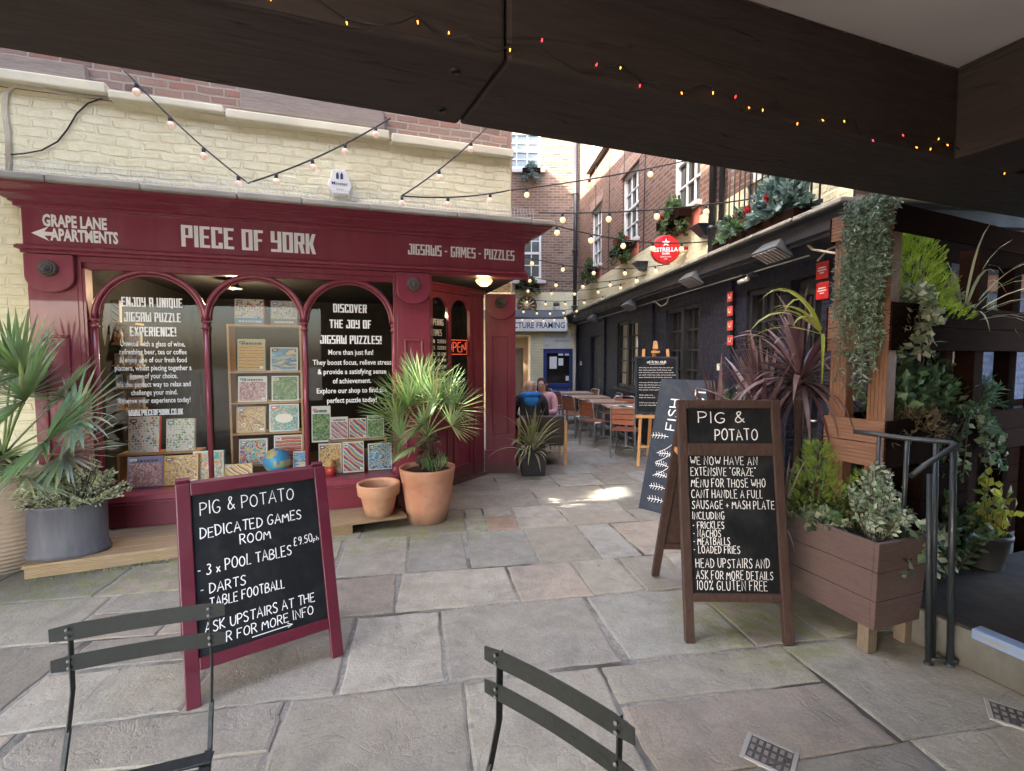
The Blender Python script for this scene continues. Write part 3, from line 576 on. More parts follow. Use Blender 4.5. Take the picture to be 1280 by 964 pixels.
# cornice with mitred ends
prof = [(0, 2.7904), (.05, 2.7904), (.05, 2.8137), (.075, 2.8219), (.075, 2.8312), (.12, 2.8531), (.165, 2.8594), (.165, 2.8762), (.20, 2.8875), (.24, 2.9062), (.27, 2.91), (.27, 2.925)]
m = MB(); V = []
for p, z in prof: V += [(aL - p * .75, -p, z), (aF + p * .8, -p, z)]
n = len(prof); F = [(2 * i, 2 * i + 1, 2 * i + 3, 2 * i + 2) for i in range(n - 1)]
base = len(V); V += [(aL - .2, .5, 2.925), (aF + .22, .5, 2.925), (aL, .5, 2.7904), (aF, .5, 2.7904)]
F += [(2 * n - 2, 2 * n - 1, base + 1, base), tuple(2 * i for i in range(n)) + (base, base + 2), tuple(2 * i + 1 for i in range(n)) + (base + 1, base + 3)]
m.add(V, F); spart('cornice', m, M['maroon'])
m = MB(); r2 = random.Random(3); x = aL - .27
while x < aF + .2:
    w = min(r2.uniform(.5, .8), aF + .245 - x); dz = r2.uniform(-.006, .006); m.box(x, -.305, 2.925, x + w - .004, WC + .1, 2.98 + dz); x += w
spart('stone_ledge', m, M['stone'], .012)
m = MB(); m.hexa([Vector(p) for p in ((aL - .2, WC - .16, 2.9895), (aU, WC - .16, 2.9895), (aU, WC, 2.9895), (aL - .2, WC, 2.9895), (aL - .2, WC - .03, 3.075), (aU, WC - .03, 3.075), (aU, WC - .003, 3.075), (aL - .2, WC - .003, 3.075))]); spart('lead_flashing', m, M['lead'])
m = MB(); x = aL - .1
while x < aF + .1: m.tube([(x, -.12, 2.98), (x + .004, -.05, 3.151)], .0016, 4); x += .034
for k in range(4): m.tube([(aL - .1, -.115 + k * .02, 2.999 + k * .048), (aF + .1, -.115 + k * .02, 2.999 + k * .048)], .0014, 4)
spart('pigeon_mesh', m, M['wire'])
cps = [(-60, 138, .045, .09), (139, 281, -.008, .07), (283, 486, -.03, .085), (488, 638, -.05, .09)]
for i, (p0, p1, dz, h) in enumerate(cps):
    x0 = aL - 4 if i == 0 else FA(p0, 130, WC).x + .004; x1 = aU + .02 if i == 3 else FA(p1, 130, WC).x - .004
    m = MB(); m.box(x0, WC - .075, 3.9 + dz - h, x1, WC + .1, 3.9 + dz); spart('coping', m, M['coping'], .012)
for p0, p1 in ((-80, 108), (298, 480)):
    m = MB(); m.box(FA(p0, 80, WC).x, WC - .005, 3.9044, FA(p1, 120, WC).x, WC + .1, 4.1); spart('timber_plate', m, M['oldtimber'], .01)
# fascia, lettering
m = MB(); m.box(aL, -.02, ZF0 + .02, aF, .10, ZF1); m.box(aF - .1, .1, ZF0 + .02, aF, 1.35, ZF1); fas = spart('fascia', m, M['maroon'])
m = MB(); V = []
mo = [(.02, 2.4985), (.045, 2.4937), (.065, 2.4794), (.065, 2.4601), (.03, 2.4503), (.03, 2.4307), (0, 2.4258)]
for p, z in mo: V += [(aL - p * .6, -p, z), (aF + p * .3, -p, z)]
F = [(2 * i, 2 * i + 1, 2 * i + 3, 2 * i + 2) for i in range(len(mo) - 1)] + [tuple(2 * i for i in range(len(mo))), tuple(2 * i + 1 for i in range(len(mo)))]
b = len(V); V += [(aL, .1, 2.4258), (aF, .1, 2.4258), (aF, .1, 2.4985), (aL, .1, 2.4985)]; F += [(b - 2, b - 1, b + 1, b)]; m.add(V, F); spart('fascia_moulding', m, M['maroon'])
YL = -.023
def fbox(p0, p1):
    a, b = FA(p0[0], p0[1], YL), FA(p1[0], p1[1], YL); return a.x, b.x, a.z
m = MB(); x0, x1, z = fbox((53, 282), (134, 290)); plain(m, 'GRAPE LANE', x0, z - .0, .095, x1 - x0, YL, bold=.042)
x0, x1, z = fbox((63, 299), (148, 304)); plain(m, 'APARTMENTS', x0, z - .005, .095, x1 - x0, YL - .0003, bold=.042)
q = FA(39, 291, YL); s = .001
m.add([(q.x, YL, q.z), (q.x + .115, YL, q.z + .058), (q.x + .085, YL, q.z + .016), (q.x + .15, YL, q.z + .014), (q.x + .15, YL, q.z - .014), (q.x + .085, YL, q.z - .016), (q.x + .115, YL, q.z - .058)], [(0, 2, 1), (0, 6, 5), (0, 5, 2), (2, 5, 4, 3)])
spart('sign_lettering', m, M['white_letter'], parent=fas); m = MB()
x0, x1, z = fbox((227, 309), (395, 316)); block(m, 'PIECE OF YORK', x0, FA(310, 313, YL).z, .185, x1 - x0, YL, gap=.35)
spart('sign_lettering', m, M['white_letter'], parent=fas); m = MB()
x0, x1, z = fbox((510, 318), (643, 323)); block(m, 'JIGSAWS - GAMES - PUZZLES', x0, FA(575, 322, YL).z, .105, x1 - x0, YL, gap=.4)
spart('sign_lettering', m, M['white_letter'], parent=fas)
# pilasters
def lion(parent, c, r, M4=None):
    m = MB(); T = Matrix.Translation(Vector(c)) @ Matrix.Rotation(rad(90), 4, 'X')
    if M4 is not None: T = M4 @ T
    m.lathe([(r, 0), (r * 1.0, .012), (r * .93, .024), (r * .8, .028), (r * .74, .02)], n=28, M=T); rr_ = random.Random(5)
    for k in range(26):
        a = 2 * PI * k / 26; m.ball(T @ Vector((math.cos(a) * r * .8, math.sin(a) * r * .8, .026)), r * .17, 8, sc=(1, 1, 1))
    for k in range(16):
        a = 2 * PI * k / 16; m.ball(T @ Vector((math.cos(a) * r * .55, math.sin(a) * r * .55, .036)), r * .17, 8)
    m.ball(T @ Vector((0, -.0, .03)), r * .46, 12); m.ball(T @ Vector((0, -r * .22, .066)), r * .22, 10)
    for s in (-1, 1): m.ball(T @ Vector((s * r * .19, r * .17, .062)), r * .10, 8); m.ball(T @ Vector((s * r * .12, -r * .32, .066)), r * .13, 8)
    m.build('lion_mask', M['iron_cast'], parent)
def pilaster(x0, x1, zb, M4=None, lionhead=True, plinth=.30, panel=(.62, 1.75)):
    w = x1 - x0; cx = (x0 + x1) / 2; m = MB(); m.box(x0, 0, zb, x1, .14, 2.4258)
    m.box(x0 - .012, -.022, zb, x1 + .012, .1, zb + plinth); m.box(x0 - .018, -.030, zb + plinth, x1 + .018, .1, zb + plinth + .025)
    r = w / 2 - .004; zc = 2.4258 - .30 + .14
    poly = [(cx - r, 2.4209), (cx + r, 2.4209)] + [(cx + r * math.cos(t), zc - .02 + r * .80 * math.sin(t)) for t in [-PI * k / 20 for k in range(21)]]
    m.prism(poly, -.045, .0)
    bw = .022; px0, px1 = cx - w * .28, cx + w * .28; z0, z1 = panel
    for a, b, c, d in ((px0, px1, z1, z1 + bw), (px0, px1, z0 - bw, z0), (px0, px0 + bw, z0, z1), (px1 - bw, px1, z0, z1)): m.box(a, -.016, c, b, .0, d)
    p = m.build('pilaster', M['maroon'], shop, .007, M=M4)
    lion(p, (cx, -.045, zc + .04), w * .19, M4); return p
pilaster(aL, aP1, .0); pilaster(aP2l, aP2r, .0)
PIL = Frame(-.355, 6.46, math.atan(.08)); PILW = .405
pilaster(0, PILW, 0, FAC.i @ PIL.m, panel=(.55, 1.85))
# window wall: sill, riser, frame, columns, arches, glass
GC = .10
m = MB(); m.box(aP1, .0, .0, aP2l, .12, .335); m.box(aP1, -.012, .0, aP2l, .0, .09); spart('stall_riser', m, M['maroon_dark'], .006)
m = MB(); m.box(aP1 + .002, -.085, .345, aP2l - .002, .16, .405); m.box(aP1 + .002, -.05, .31, aP2l - .002, .05, .345); spart('window_sill', m, M['maroon'], .012)
xc = [FA(118, 400, .05).x, FA(257, 400, .05).x, FA(380, 402, .05).x, FA(492, 404, .05).x]
m = MB(); m.box(aP1, .0, 2.3768, aP2l, .13, 2.4248); m.box(aP1, .03, 2.3278, aP2l, .12, 2.3768)
m.box(aP1, .015, .405, xc[0] - .03, .12, 2.3278); m.box(xc[3] + .03, .015, .405, aP2l, .12, 2.3278); m.box(aP1 + .03, .0, .405, aP1 + .05, .02, 2.3278)
for x in (aP1, aP2l - .03): m.box(x, -.005, .405, x + .03, .02, 2.3768)
win = spart('display_window', m, M['maroon'], .005)
ZS = 1.9309
for x in xc:
    m = MB(); m.tube([(x, .05, .405), (x, .05, ZS)], .022, 14)
    m.lathe([(.022, 0), (.034, .004), (.034, .018), (.024, .022), (.024, .05), (.034, .054), (.034, .068), (.022, .072)], (x, .05, ZS - .09), 18); m.lathe([(.034, 0), (.034, .05), (.024, .07)], (x, .05, .405), 16)
    spart('column', m, M['maroon'], parent=win)
for i in range(3):
    c = (xc[i] + xc[i + 1]) / 2; r = (xc[i + 1] - xc[i]) / 2; rz = 2.3396 - ZS; m = MB()
    m.tube([(c + r * math.cos(PI * k / 28), .05, ZS - .01 + rz * math.sin(PI * k / 28)) for k in range(29)], .023, 10)
    m.tube([(c + (r - .03) * math.cos(PI * k / 28), .065, ZS - .01 + (rz - .03) * math.sin(PI * k / 28)) for k in range(29)], .012, 8); spart('arch', m, M['maroon'], parent=win)
m = MB(); m.quad((xc[0] - .03, GC - .02, .405), (xc[3] + .03, GC - .02, .405), (xc[3] + .03, GC - .02, 2.3278), (xc[0] - .03, GC - .02, 2.3278)); pane = spart('pane', m, M['glass'], parent=win)
YG = GC - .026
def wline(m, kind, text, px, py, h, wpx, i=0):
    a, b = FA(px - wpx / 2, py, YG), FA(px + wpx / 2, py, YG); q = FA(px, py, YG)
    if kind == 'b': block(m, text, a.x, q.z, h, b.x - a.x, YG, gap=.45)
    else: plain(m, text, a.x, q.z, h, b.x - a.x, YG, bold=.012)
m = MB()
for k, t, px, py, h, w in (('b', 'ENJOY A UNIQUE', 190, 384, .082, 76), ('b', 'JIGSAW PUZZLE', 190.5, 402.5, .082, 71), ('b', 'EXPERIENCE!', 191.5, 420.5, .082, 58),
    ('p', 'Unwind with a glass of wine,', 191, 433, .048, 81), ('p', 'refreshing beer, tea or coffee', 191.5, 443, .048, 84), ('p', '& enjoy one of our fresh food', 191.5, 453, .048, 84),
    ('p', 'platters, whilst piecing together a', 191.5, 463, .048, 96), ('p', 'jigsaw of your choice.', 192, 473, .048, 60), ('p', "It's the perfect way to relax and", 192.5, 483.5, .048, 92),
    ('p', 'challenge your mind.', 193, 493.5, .048, 58), ('p', 'Reserve your experience today!', 193.5, 503.5, .048, 90), ('b', 'WWW.PIECEOFYORK.CO.UK', 195, 519, .052, 68)): m = MB(); wline(m, k, t, px, py, h, w); spart('window_lettering', m, M['white_letter'], parent=win)
m = MB()
for k, t, px, py, h, w in (('b', 'DISCOVER', 437.5, 391, .082, 42), ('b', 'THE JOY OF', 438, 410.5, .082, 52), ('b', 'JIGSAW PUZZLES!', 438.5, 430, .082, 77),
    ('p', 'More than just fun!', 438.5, 443.5, .052, 56), ('p', 'They boost focus, relieve stress', 440, 456, .052, 98), ('p', '& provide a satisfying sense', 440, 467.5, .052, 86),
    ('p', 'of achievement.', 440, 479, .052, 48), ('p', 'Explore our shop to find the', 440, 491, .052, 88), ('p', 'perfect puzzle today!', 440, 503, .052, 62)): m = MB(); wline(m, k, t, px, py, h, w); spart('window_lettering', m, M['white_letter'], parent=win)
# recessed entrance
DW = Frame(-.925, 5.65, math.atan2(.785, .55)); DL = math.hypot(.785, .55); MD = FAC.i @ DW.m
def D(px, py, c=0.0): return DW.at(px, py, c)
q0, q1 = FAC.loc(*DW.o.to_2d()), FAC.loc(*DW.w(DL, 0).to_2d())
m = MB(); m.quad((aP2r, .0, .0), (q0.x, q0.y, 0), (q0.x, q0.y, 2.465), (aP2r, .0, 2.465)); m.quad((aP2r - .3, .14, 0), (aP2r, .14, 0), (aP2r, .14, 2.465), (aP2r - .3, .14, 2.465)); spart('entrance_reveal', m, M['maroon'])
m = MB(); m.add([(aP2l, .05, 2.465), (aF, .05, 2.465), (aF, 1.7, 2.465), (q1.x, q1.y + .3, 2.465), (q0.x - .1, q0.y, 2.465)], [(0, 1, 2, 3, 4)]); spart('entrance_soffit', m, M['maroon_dark'])
gl, gm0, gm1, gr = D(538, 440).x, D(562, 440).x, D(566, 440).x, D(589, 440).x; zb, zt = D(575, 506).z, 2.2984
m = MB(); m.box(-.05, .0, 2.367, DL, .1, 2.465)
for z, pr in ((2.463, .03), (2.4307, .018), (2.3964, .012)): m.box(-.05, -pr, z - .03, DL, .0, z)
m.box(gr + .06, .0, 0, DL, .1, 2.367); m.box(gr + .075, -.014, 0, gr + .095, 0, 2.367); m.build('door_surround', M['maroon'], shop, .005, M=MD)
m = MB(); zz = zb
def arched(m, x0, x1, zb, zt, y0, y1, X0, X1, ZT):
    """door leaf around one round-headed light"""
    c, r = (x0 + x1) / 2, (x1 - x0) / 2; zs = zt - r * .9; pts = [(c + r * math.cos(PI * k / 14), zs + r * .9 * math.sin(PI * k / 14)) for k in range(15)]
    m.box(X0, y0, zb, x0, y1, ZT); m.box(x1, y0, zb, X1, y1, ZT)
    for (ax, az), (bx, bz) in zip(pts, pts[1:]):
        m.hexa([Vector(p) for p in ((bx, y0, bz), (ax, y0, az), (ax, y1, az), (bx, y1, bz), (bx, y0, ZT), (ax, y0, ZT), (ax, y1, ZT), (bx, y1, ZT))])
mm = (gm0 + gm1) / 2
arched(m, gl, gm0, zb, zt, .02, .07, gl - .06, mm, 2.3621); arched(m, gm1, gr, zb, zt, .02, .07, mm, gr + .055, 2.3621)
m.box(gl - .06, .02, .04, gr + .055, .07, zb)
for a, b in ((gl, gm0 - .02), (gm1 + .02, gr)):
    for u0, u1, w0, w1 in ((a, b, .70, .73), (a, b, .18, .21), (a, a + .025, .21, .70), (b - .025, b, .21, .70)): m.box(u0, .004, w0, u1, .02, w1)
m.box(gl - .03, -.005, zb - .05, gr + .03, .02, zb - .02)
door = m.build('door', M['maroon'], shop, .004, M=MD)
m = MB(); m.box(-.05, -.06, .0, DL + .02, .1, .045); m.build('door_step', M['maroon'], shop, .008, M=MD)
m = MB(); m.quad((gl, .045, zb), (gr, .045, zb), (gr, .045, 2.3278), (gl, .045, 2.3278)); m.build('pane', M['glass'], door, M=MD)
m = MB(); m.box(gl + .01, .05, D(550, 490).z, gm0 - .005, .056, D(550, 395).z); m.build('hours_board', M['chalk'], door, M=MD)
m = MB()
def dline(text, x0, x1, py, h):
    z = D(550, py, .044).z; block(m, text, x0, z, h, x1 - x0, .042, gap=.45)
xm = (gl + gm0) / 2; wd = gm0 - gl; pcy = 408
dline('OPENING', gl + wd * .18, gm0 - wd * .18, 407, .075); dline('TIMES', gl + wd * .28, gm0 - wd * .28, 420, .075)
for i, (a, b) in enumerate((('MON', 'CLOSED'), ('TUES', 'CLOSED'), ('WEDS', '12-5PM'), ('THUR', '12-5PM'), ('FRI', '12-5PM'), ('SAT', '10-5PM'), ('SUN', '11-5PM'))):
    dline(a, gl + wd * .06, gl + wd * .36, 429 + 8 * i, .042); dline(b, gl + wd * .50, gm0 - wd * .06, 429 + 8 * i, .042)
m.build('opening_hours', M['white_letter'], door, M=MD)
# lit porch lamp under the soffit
q = FAC.loc(*onz(605, 346, 2.465).to_2d())
lp = thing('porch_lamp', 'lit round glass lamp under the maroon entrance soffit', 'lamp', FAC.w(q.x, q.y, 2.465), 0)
m = MB(); m.lathe([(.055, -.03), (.085, -.03), (.10, -.012), (.10, 0)], n=28); m.build('lamp_base', M['brass'], lp)
m = MB(); m.lathe([(.005, -.105), (.04, -.10), (.075, -.075), (.095, -.045), (.085, -.03)], n=28); m.build('lamp_shade', M['lamp'], lp)
ld = bpy.data.lights.new('porch_light', 'POINT'); lo = bpy.data.objects.new('porch_light', ld); COL.objects.link(lo); lo.parent = lp; lo.location = (0, 0, -.16); ld.energy = .5; ld.color = (1, .7, .36); ld.shadow_soft_size = .07
# neon sign in the door
mdw = DW
ns = thing('neon_sign', 'orange neon open sign hanging behind the door glass', 'neon sign', DW.w((gm1 + gr) / 2, .09, D(577, 433).z), DW.a)
m = MB(); w = (gr - gm0) * .48
def neon(text, z, h):
    k = h / 6; tot = sum(STROKE[c][0] + 1 for c in text) - 1; kx = 2 * w * .86 / tot; cx = 0
    for c in text:
        for s in STROKE[c][1]: m.tube([(-w * .86 + (cx + a) * kx, 0, z + b * k) for a, b in chaikin(_pl(s))], .005, 6)
        cx += STROKE[c][0] + 1
neon('OPEN', -.07, .12)
m.tube([(-w, 0, -.10), (w, 0, -.10), (w, 0, .08), (-w, 0, .08), (-w, 0, -.10)], .005, 6); m.build('neon_tube', M['neon'], ns)
m = MB(); m.box(-w - .01, .008, -.11, w + .01, .014, .09); m.tube([(0, .01, .09), (0, .01, .45)], .003, 5); m.build('backing_board', M['darkglass'], ns)
# interior
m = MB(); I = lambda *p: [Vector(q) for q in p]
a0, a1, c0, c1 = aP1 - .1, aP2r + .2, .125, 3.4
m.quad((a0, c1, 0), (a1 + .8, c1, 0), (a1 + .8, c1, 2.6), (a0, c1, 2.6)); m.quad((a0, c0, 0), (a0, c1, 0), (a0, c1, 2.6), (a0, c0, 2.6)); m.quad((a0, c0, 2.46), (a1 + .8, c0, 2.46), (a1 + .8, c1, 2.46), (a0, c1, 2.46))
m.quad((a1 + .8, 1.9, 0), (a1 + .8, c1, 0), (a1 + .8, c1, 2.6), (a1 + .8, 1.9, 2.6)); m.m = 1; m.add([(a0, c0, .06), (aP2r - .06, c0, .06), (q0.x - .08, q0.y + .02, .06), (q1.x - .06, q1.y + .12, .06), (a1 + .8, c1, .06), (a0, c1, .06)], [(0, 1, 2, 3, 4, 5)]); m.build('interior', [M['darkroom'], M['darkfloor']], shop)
m = MB(); m.box(a0 + .01, .125, .07, aP2l, .62, .40); m.build('display_platform', M['maroon_dark'], shop)
# wall cables
m = MB()
for o in (0, .02, .045):
    P = [FA(px, py, WC - .012) for px, py in ((9 + o * 90, 216), (8 + o * 90, 170), (3 + o * 100, 135), (6 + o * 90, 115), (18, 106 + o * 60), (34, 106 + o * 50), (60, 112 + o * 40), (95, 119 + o * 30), (135, 122 + o * 20))]
    m.tube(P, .009, 6)
P = [FA(px, py, WC - .012) for px, py in ((135, 121), (180, 126), (240, 135), (300, 146), (380, 158), (470, 171), (560, 183), (632, 193))]; m.tube(P, .010, 6); m.tube([p + Vector((0, -.005, -.025)) for p in P], .007, 6)
spart('painted_cables', m, M['creamcable'])
m = MB(); P = [FA(px, py, WC - .012) for px, py in ((6, 194), (30, 192), (52, 188), (72, 177), (84, 162), (96, 142), (110, 129), (128, 123), (200, 128), (290, 142), (360, 154), (440, 166))]; m.tube(P, .006, 6); spart('black_cable', m, M['cable'])
# alarm box
q = FA(425, 231, WC)
al = thing('alarm_box', 'white six-sided alarm box on the cream wall above the shop sign', 'alarm box', FAC.w(q.x, WC, q.z), FAC.a)
m = MB(); hx = [(-.115, -.035), (-.06, .125), (.06, .125), (.115, -.035), (.075, -.115), (-.075, -.115)]; m.prism(hx, -.07, -.005); m.build('casing', M['white'], al, .01)
m = MB(); plain(m, 'Minster', 0, -.028, .034, .15, -.0735, 'C', .01); plain(m, 'Alarms', 0, -.075, .016, .07, -.0735, 'C')
for s in (-1, 1): m.box(s * .02 - .013, -.0735, .03, s * .02 + .013, -.073, .075); m.add([(s * .02 - .013, -.0735, .075), (s * .02 + .013, -.0735, .075), (s * .02, -.0735, .098)], [(0, 1, 2)])
m.build('alarm_lettering', M['navy_letter'], al)

# lit pendant inside the shop
q = FA(290.8, 357, 1.2)
pd = thing('pendant_lamp', 'small lit pendant lamp hanging inside the shop near the first column', 'lamp', FAC.w(q.x, 1.2, q.z), FAC.a)
m = MB(); m.tube([(0, 0, .05), (0, 0, 2.42 - q.z)], .006, 6); m.lathe([(.02, .06), (.03, .04), (.10, -.03), (.095, -.035), (.025, .03)], n=20, close=False); m.build('lamp_shade', M['black'], pd)
m = MB(); m.ball((0, 0, -.01), .035, 12); m.build('bulb', M['lamp'], pd)
l2 = bpy.data.lights.new('pendant_light', 'POINT'); l2o = bpy.data.objects.new('pendant_light', l2); COL.objects.link(l2o); l2o.parent = pd; l2o.location = (0, 0, -.10); l2.energy = 4.5; l2.color = (1, .74, .45); l2.shadow_soft_size = .05
# ------------------------------------------------------------------ the black pub along the right of the lane
PUB = Frame(1.9185, 14.1, -math.atan2(.9964, .0847)); AE = 10.14
pub = thing('pub_building', 'pub with a black painted brick ground floor under a slate ledge and red brick above', 'building', PUB.o, PUB.a)
def PA(px, py, c=0.0): return PUB.at(px, py, c)
def window(parent, x0, x1, z0, z1, nx, nz, fm, gm, y=.07, bw=.05, bar=.022, sash=False, M4=None, name='window'):
    m = MB(); e = .003
    for a, b, c, d in ((x0 + e, x0 + bw, z0 + e, z1 - e), (x1 - bw, x1 - e, z0 + e, z1 - e), (x0 + bw, x1 - bw, z1 - bw, z1 - e), (x0 + bw, x1 - bw, z0 + e, z0 + bw * 1.2)): m.box(a, y - .03, c, b, y + .05, d)
    for i in range(1, nx): x = x0 + bw + (x1 - x0 - 2 * bw) * i / nx; m.box(x - bar / 2, y, z0 + bw, x + bar / 2, y + .03, z1 - bw)
    for i in range(1, nz):
        z = z0 + bw + (z1 - z0 - 2 * bw) * i / nz; t = bar * (2.2 if sash and i == nz // 2 else 1) / 2; m.box(x0 + bw, y - (.02 if t > bar * .6 else .001), z - t, x1 - bw, y + .031, z + t)
    w = m.build(name, fm, parent, M=M4)
    g = MB(); g.quad((x0 + .01, y + .034, z0 + .01), (x1 - .01, y + .034, z0 + .01), (x1 - .01, y + .034, z1 - .01), (x0 + .01, y + .034, z1 - .01)); g.build('pane', gm, w, M=M4); return w
lowz = {'A': (772, 797, .95, 2.3), 'B': (832, 873, .75, 2.33), 'C': (932, 974, .80, 2.33), 'D': (986, 1025, .02, 2.33), 'E': (738, 751, .02, 2.1)}
LH = {}
for k, (p0, p1, z0, z1) in lowz.items(): LH[k] = (PA(p0, 430).x, PA(p1, 430).x, z0, z1)
m = MB(); wall_holes(m, -.4, AE, 0, 2.72, list(LH.values()), 0, .2); m.quad((AE, 0, 0), (AE, .5, 0), (AE, .5, 3.0), (AE, 0, 3.0)); m.quad((AE, .5, 0), (AE - 1.0, .5, 0), (AE - 1.0, .5, 3.0), (AE, .5, 3.0)); pub_low = m.build('ground_floor_wall', M['blackbrick'], pub)
m = MB(); m.quad((AE - 1.0, .504, 0), (AE - 1.0, 6.5, 0), (AE - 1.0, 6.5, 2.9), (AE - 1.0, .504, 2.9)); m.quad((AE, .503, 2.74), (AE, 6.5, 2.74), (AE - 1.0, 6.5, 2.74), (AE - 1.0, .503, 2.74)); m.build('return_wall', M['navybrick'], pub)
for px in (722, 756, 815, 912): x = PA(px, 430).x; m = MB(); m.box(x - .09, -.045, 0, x + .09, -.002, 2.5); m.build('brick_pier', M['blackbrick'], pub, .006)
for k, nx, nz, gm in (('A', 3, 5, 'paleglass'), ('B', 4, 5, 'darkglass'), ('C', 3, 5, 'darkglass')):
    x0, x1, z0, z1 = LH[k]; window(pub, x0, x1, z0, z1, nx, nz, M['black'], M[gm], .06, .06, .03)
    if k != 'C':
        xm = (x0 + x1) / 2; mm = MB(); mm.box(xm - .05, .02, z0 + .01, xm + .05, .12, z1 - .01); mm.build('mullion', M['black'], pub)
    mm = MB(); mm.box(x0 - .05, -.05, z0 - .06, x1 + .05, .05, z0 - .003); mm.build('sill', M['black'], pub, .006)
for k in 'DE':
    x0, x1, z0, z1 = LH[k]; mm = MB(); mm.box(x0 + .004, .08, z0, x1 - .004, .13, z1 - .004)
    if k == 'D':
        for a, b, c, d in ((x0 + .08, x1 - .08, .25, .30), (x0 + .08, x1 - .08, .88, .93), (x0 + .08, x0 + .12, .3, .9), (x1 - .12, x1 - .08, .3, .9)): mm.box(a, .06, c, b, .08, d)
    dr = mm.build('door', M['black'], pub, .005)
    mm = MB(); mm.tube([(x1 - .08, .078, 1.0), (x1 - .08, .03, 1.0), (x1 - .16, .03, 1.0)], .011, 8); mm.build('handle', M['steel'], dr)
    if k == 'D': window(dr, x0 + .1, x1 - .1, 1.02, 2.2, 2, 3, M['black'], M['darkglass'], .05, .03, .025)
# ledge and fascia over the ground floor
prof = [(0, 2.48), (.22, 2.56), (.25, 2.56), (.25, 2.585), (.28, 2.60), (.28, 2.72), (.32, 2.735), (.32, 2.75)]
m = MB(); V = []; n = len(prof)
for p, z in prof: V += [(-.3, -p, z), (AE + p, -p, z), (AE + p, 6.5, z)]
m.add(V, [(3 * i, 3 * i + 1, 3 * i + 4, 3 * i + 3) for i in range(n - 1)] + [(3 * i + 1, 3 * i + 2, 3 * i + 5, 3 * i + 4) for i in range(n - 1)] + [tuple(3 * i for i in range(n))]); m.build('fascia', M['charcoal'], pub)
m = MB(); r2 = random.Random(9); x = -.3
while x < AE + .3:
    w = min(r2.uniform(.4, .7), AE + .36 - x); m.box(x, -.36 + r2.uniform(-.012, .008), 2.752, x + w - .005, .02, 2.79 + r2.uniform(-.008, .008)); x += w
m.box(AE - .02, .03, 2.752, AE + .36, 6.5, 2.79); m.build('slate_ledge', M['stone'], pub, .008)
m = MB(); m.box(.3, -.075, 2.497, AE - .4, -.06, 2.512); m.build('cable_trunking', M['white'], pub)
# upper floor
UH = {}
for k, (p0, p1, py, z0, z1) in {'1': (738, 751, 300, 3.82, 5.3), '2': (776, 797, 260, 3.82, 5.25), '3': (839, 873, 230, 3.72, 5.3), '4': (934, 998, 220, 3.0, 5.1), '5': (738, 752, 185, 6.5, 7.7)}.items():
    UH[k] = (PA(p0, py).x, PA(p1, py).x, z0, z1)
m = MB(); wall_holes(m, -.2, AE, 3.5, 9.0, [h for h in UH.values()], .02, .22); m.quad((AE, .02, 2.79), (AE, 6.5, 2.79), (AE, 6.5, 9), (AE, .02, 9)); m.quad((-.2, .02, 9), (AE, .02, 9), (AE, 6.5, 9), (-.2, 6.5, 9)); m.build('upper_wall', M['brick'], pub)
m = MB(); h4 = UH['4']; wall_holes(m, -.2, AE, 2.79, 3.5, [(h4[0], h4[1], 3.0, 3.5)], .0, .22); m.quad((-.2, 0, 3.5), (AE, 0, 3.5), (AE, .03, 3.5), (-.2, .03, 3.5)); m.build('cream_band', M['cream'], pub)
for k, h in UH.items():
    window(pub, h[0], h[1], h[2], h[3], 3 if k != '4' else 5, 4, M['white'], M['darkglass'] if k != '4' else M['blindglass'], .10, .06, .022, True)
    m = MB(); m.box(h[0] - .08, -.07, h[2] - .07, h[1] + .08, .10, h[2] - .004); m.build('sill', M['offwhite'], pub, .006)
    if k in '123':
        m = MB(); m.box(h[0] - .12, .008, h[3] + .002, h[1] + .12, .06, h[3] + .24); m.build('lintel', M['pinkbrick'], pub)
        m = MB(); m.box(h[0] - .05, -.004, h[2] - .33, h[1] + .05, .015, h[2] - .09); m.build('painted_apron', M['salmon'], pub)
m = MB(); h = UH['5']; m.box(h[0] - .1, -.1, h[2] - .16, h[1] + .9, .03, h[2] - .075); m.build('stone_band', M['stone'], pub)
def downpipe(x, y, z0, z1, r, mat, parent, hopper=None):
    m = MB(); m.tube([(x, y, z0), (x, y, z1)], r, 10)
    z = z0 + .4
    while z < z1: m.lathe([(r, 0), (r + .012, .005), (r + .012, .05), (r, .055)], (x, y, z), 10); m.box(x - r - .04, y, z + .015, x + r + .04, y + r + .02, z + .04); z += 1.6
    p = m.build('downpipe', mat, parent)
    if hopper:
        m = MB(); m.lathe([(r, 0), (r * 1.3, .1), (r * 2.6, .55), (r * 2.9, .9), (r * 2.5, .9)], (x, y, z1 - .05), 10); m.build('rain_head', hopper, p)
    return p
M['greenpaint'] = paint('green rain head paint', (.02, .16, .075), .4, .2, .15, 12)
downpipe(PA(896, 260).x, -.06, 2.79, 8.8, .045, M['black'], pub); downpipe(PA(908, 250).x, -.06, 2.79, 8.8, .035, M['black'], pub)
m = MB()
for px in (745, 762, 780, 806): x = PA(px, 250).x; m.tube([(x, -.015, 3.5), (x + .03, -.015, 5.5), (x - .02, -.015, 8.5)], .008, 5)
m.build('wall_wire', M['cable'], pub)
m = MB(); m.tube([PA(px, py, -.2) for px, py in ((1000, 262), (997, 280), (1003, 300), (1016, 312), (1040, 316), (1062, 318))], .011, 6); m.tube([PA(px, py, -.1) for px, py in ((1022, 326), (1035, 312), (1050, 306), (1060, 300))], .008, 6)
m.tube([PA(px, py, -.1) for px, py in ((818, 376), (826, 383), (833, 380), (836, 372))], .010, 6); m.build('loose_cable', M['creamcable'], pub)
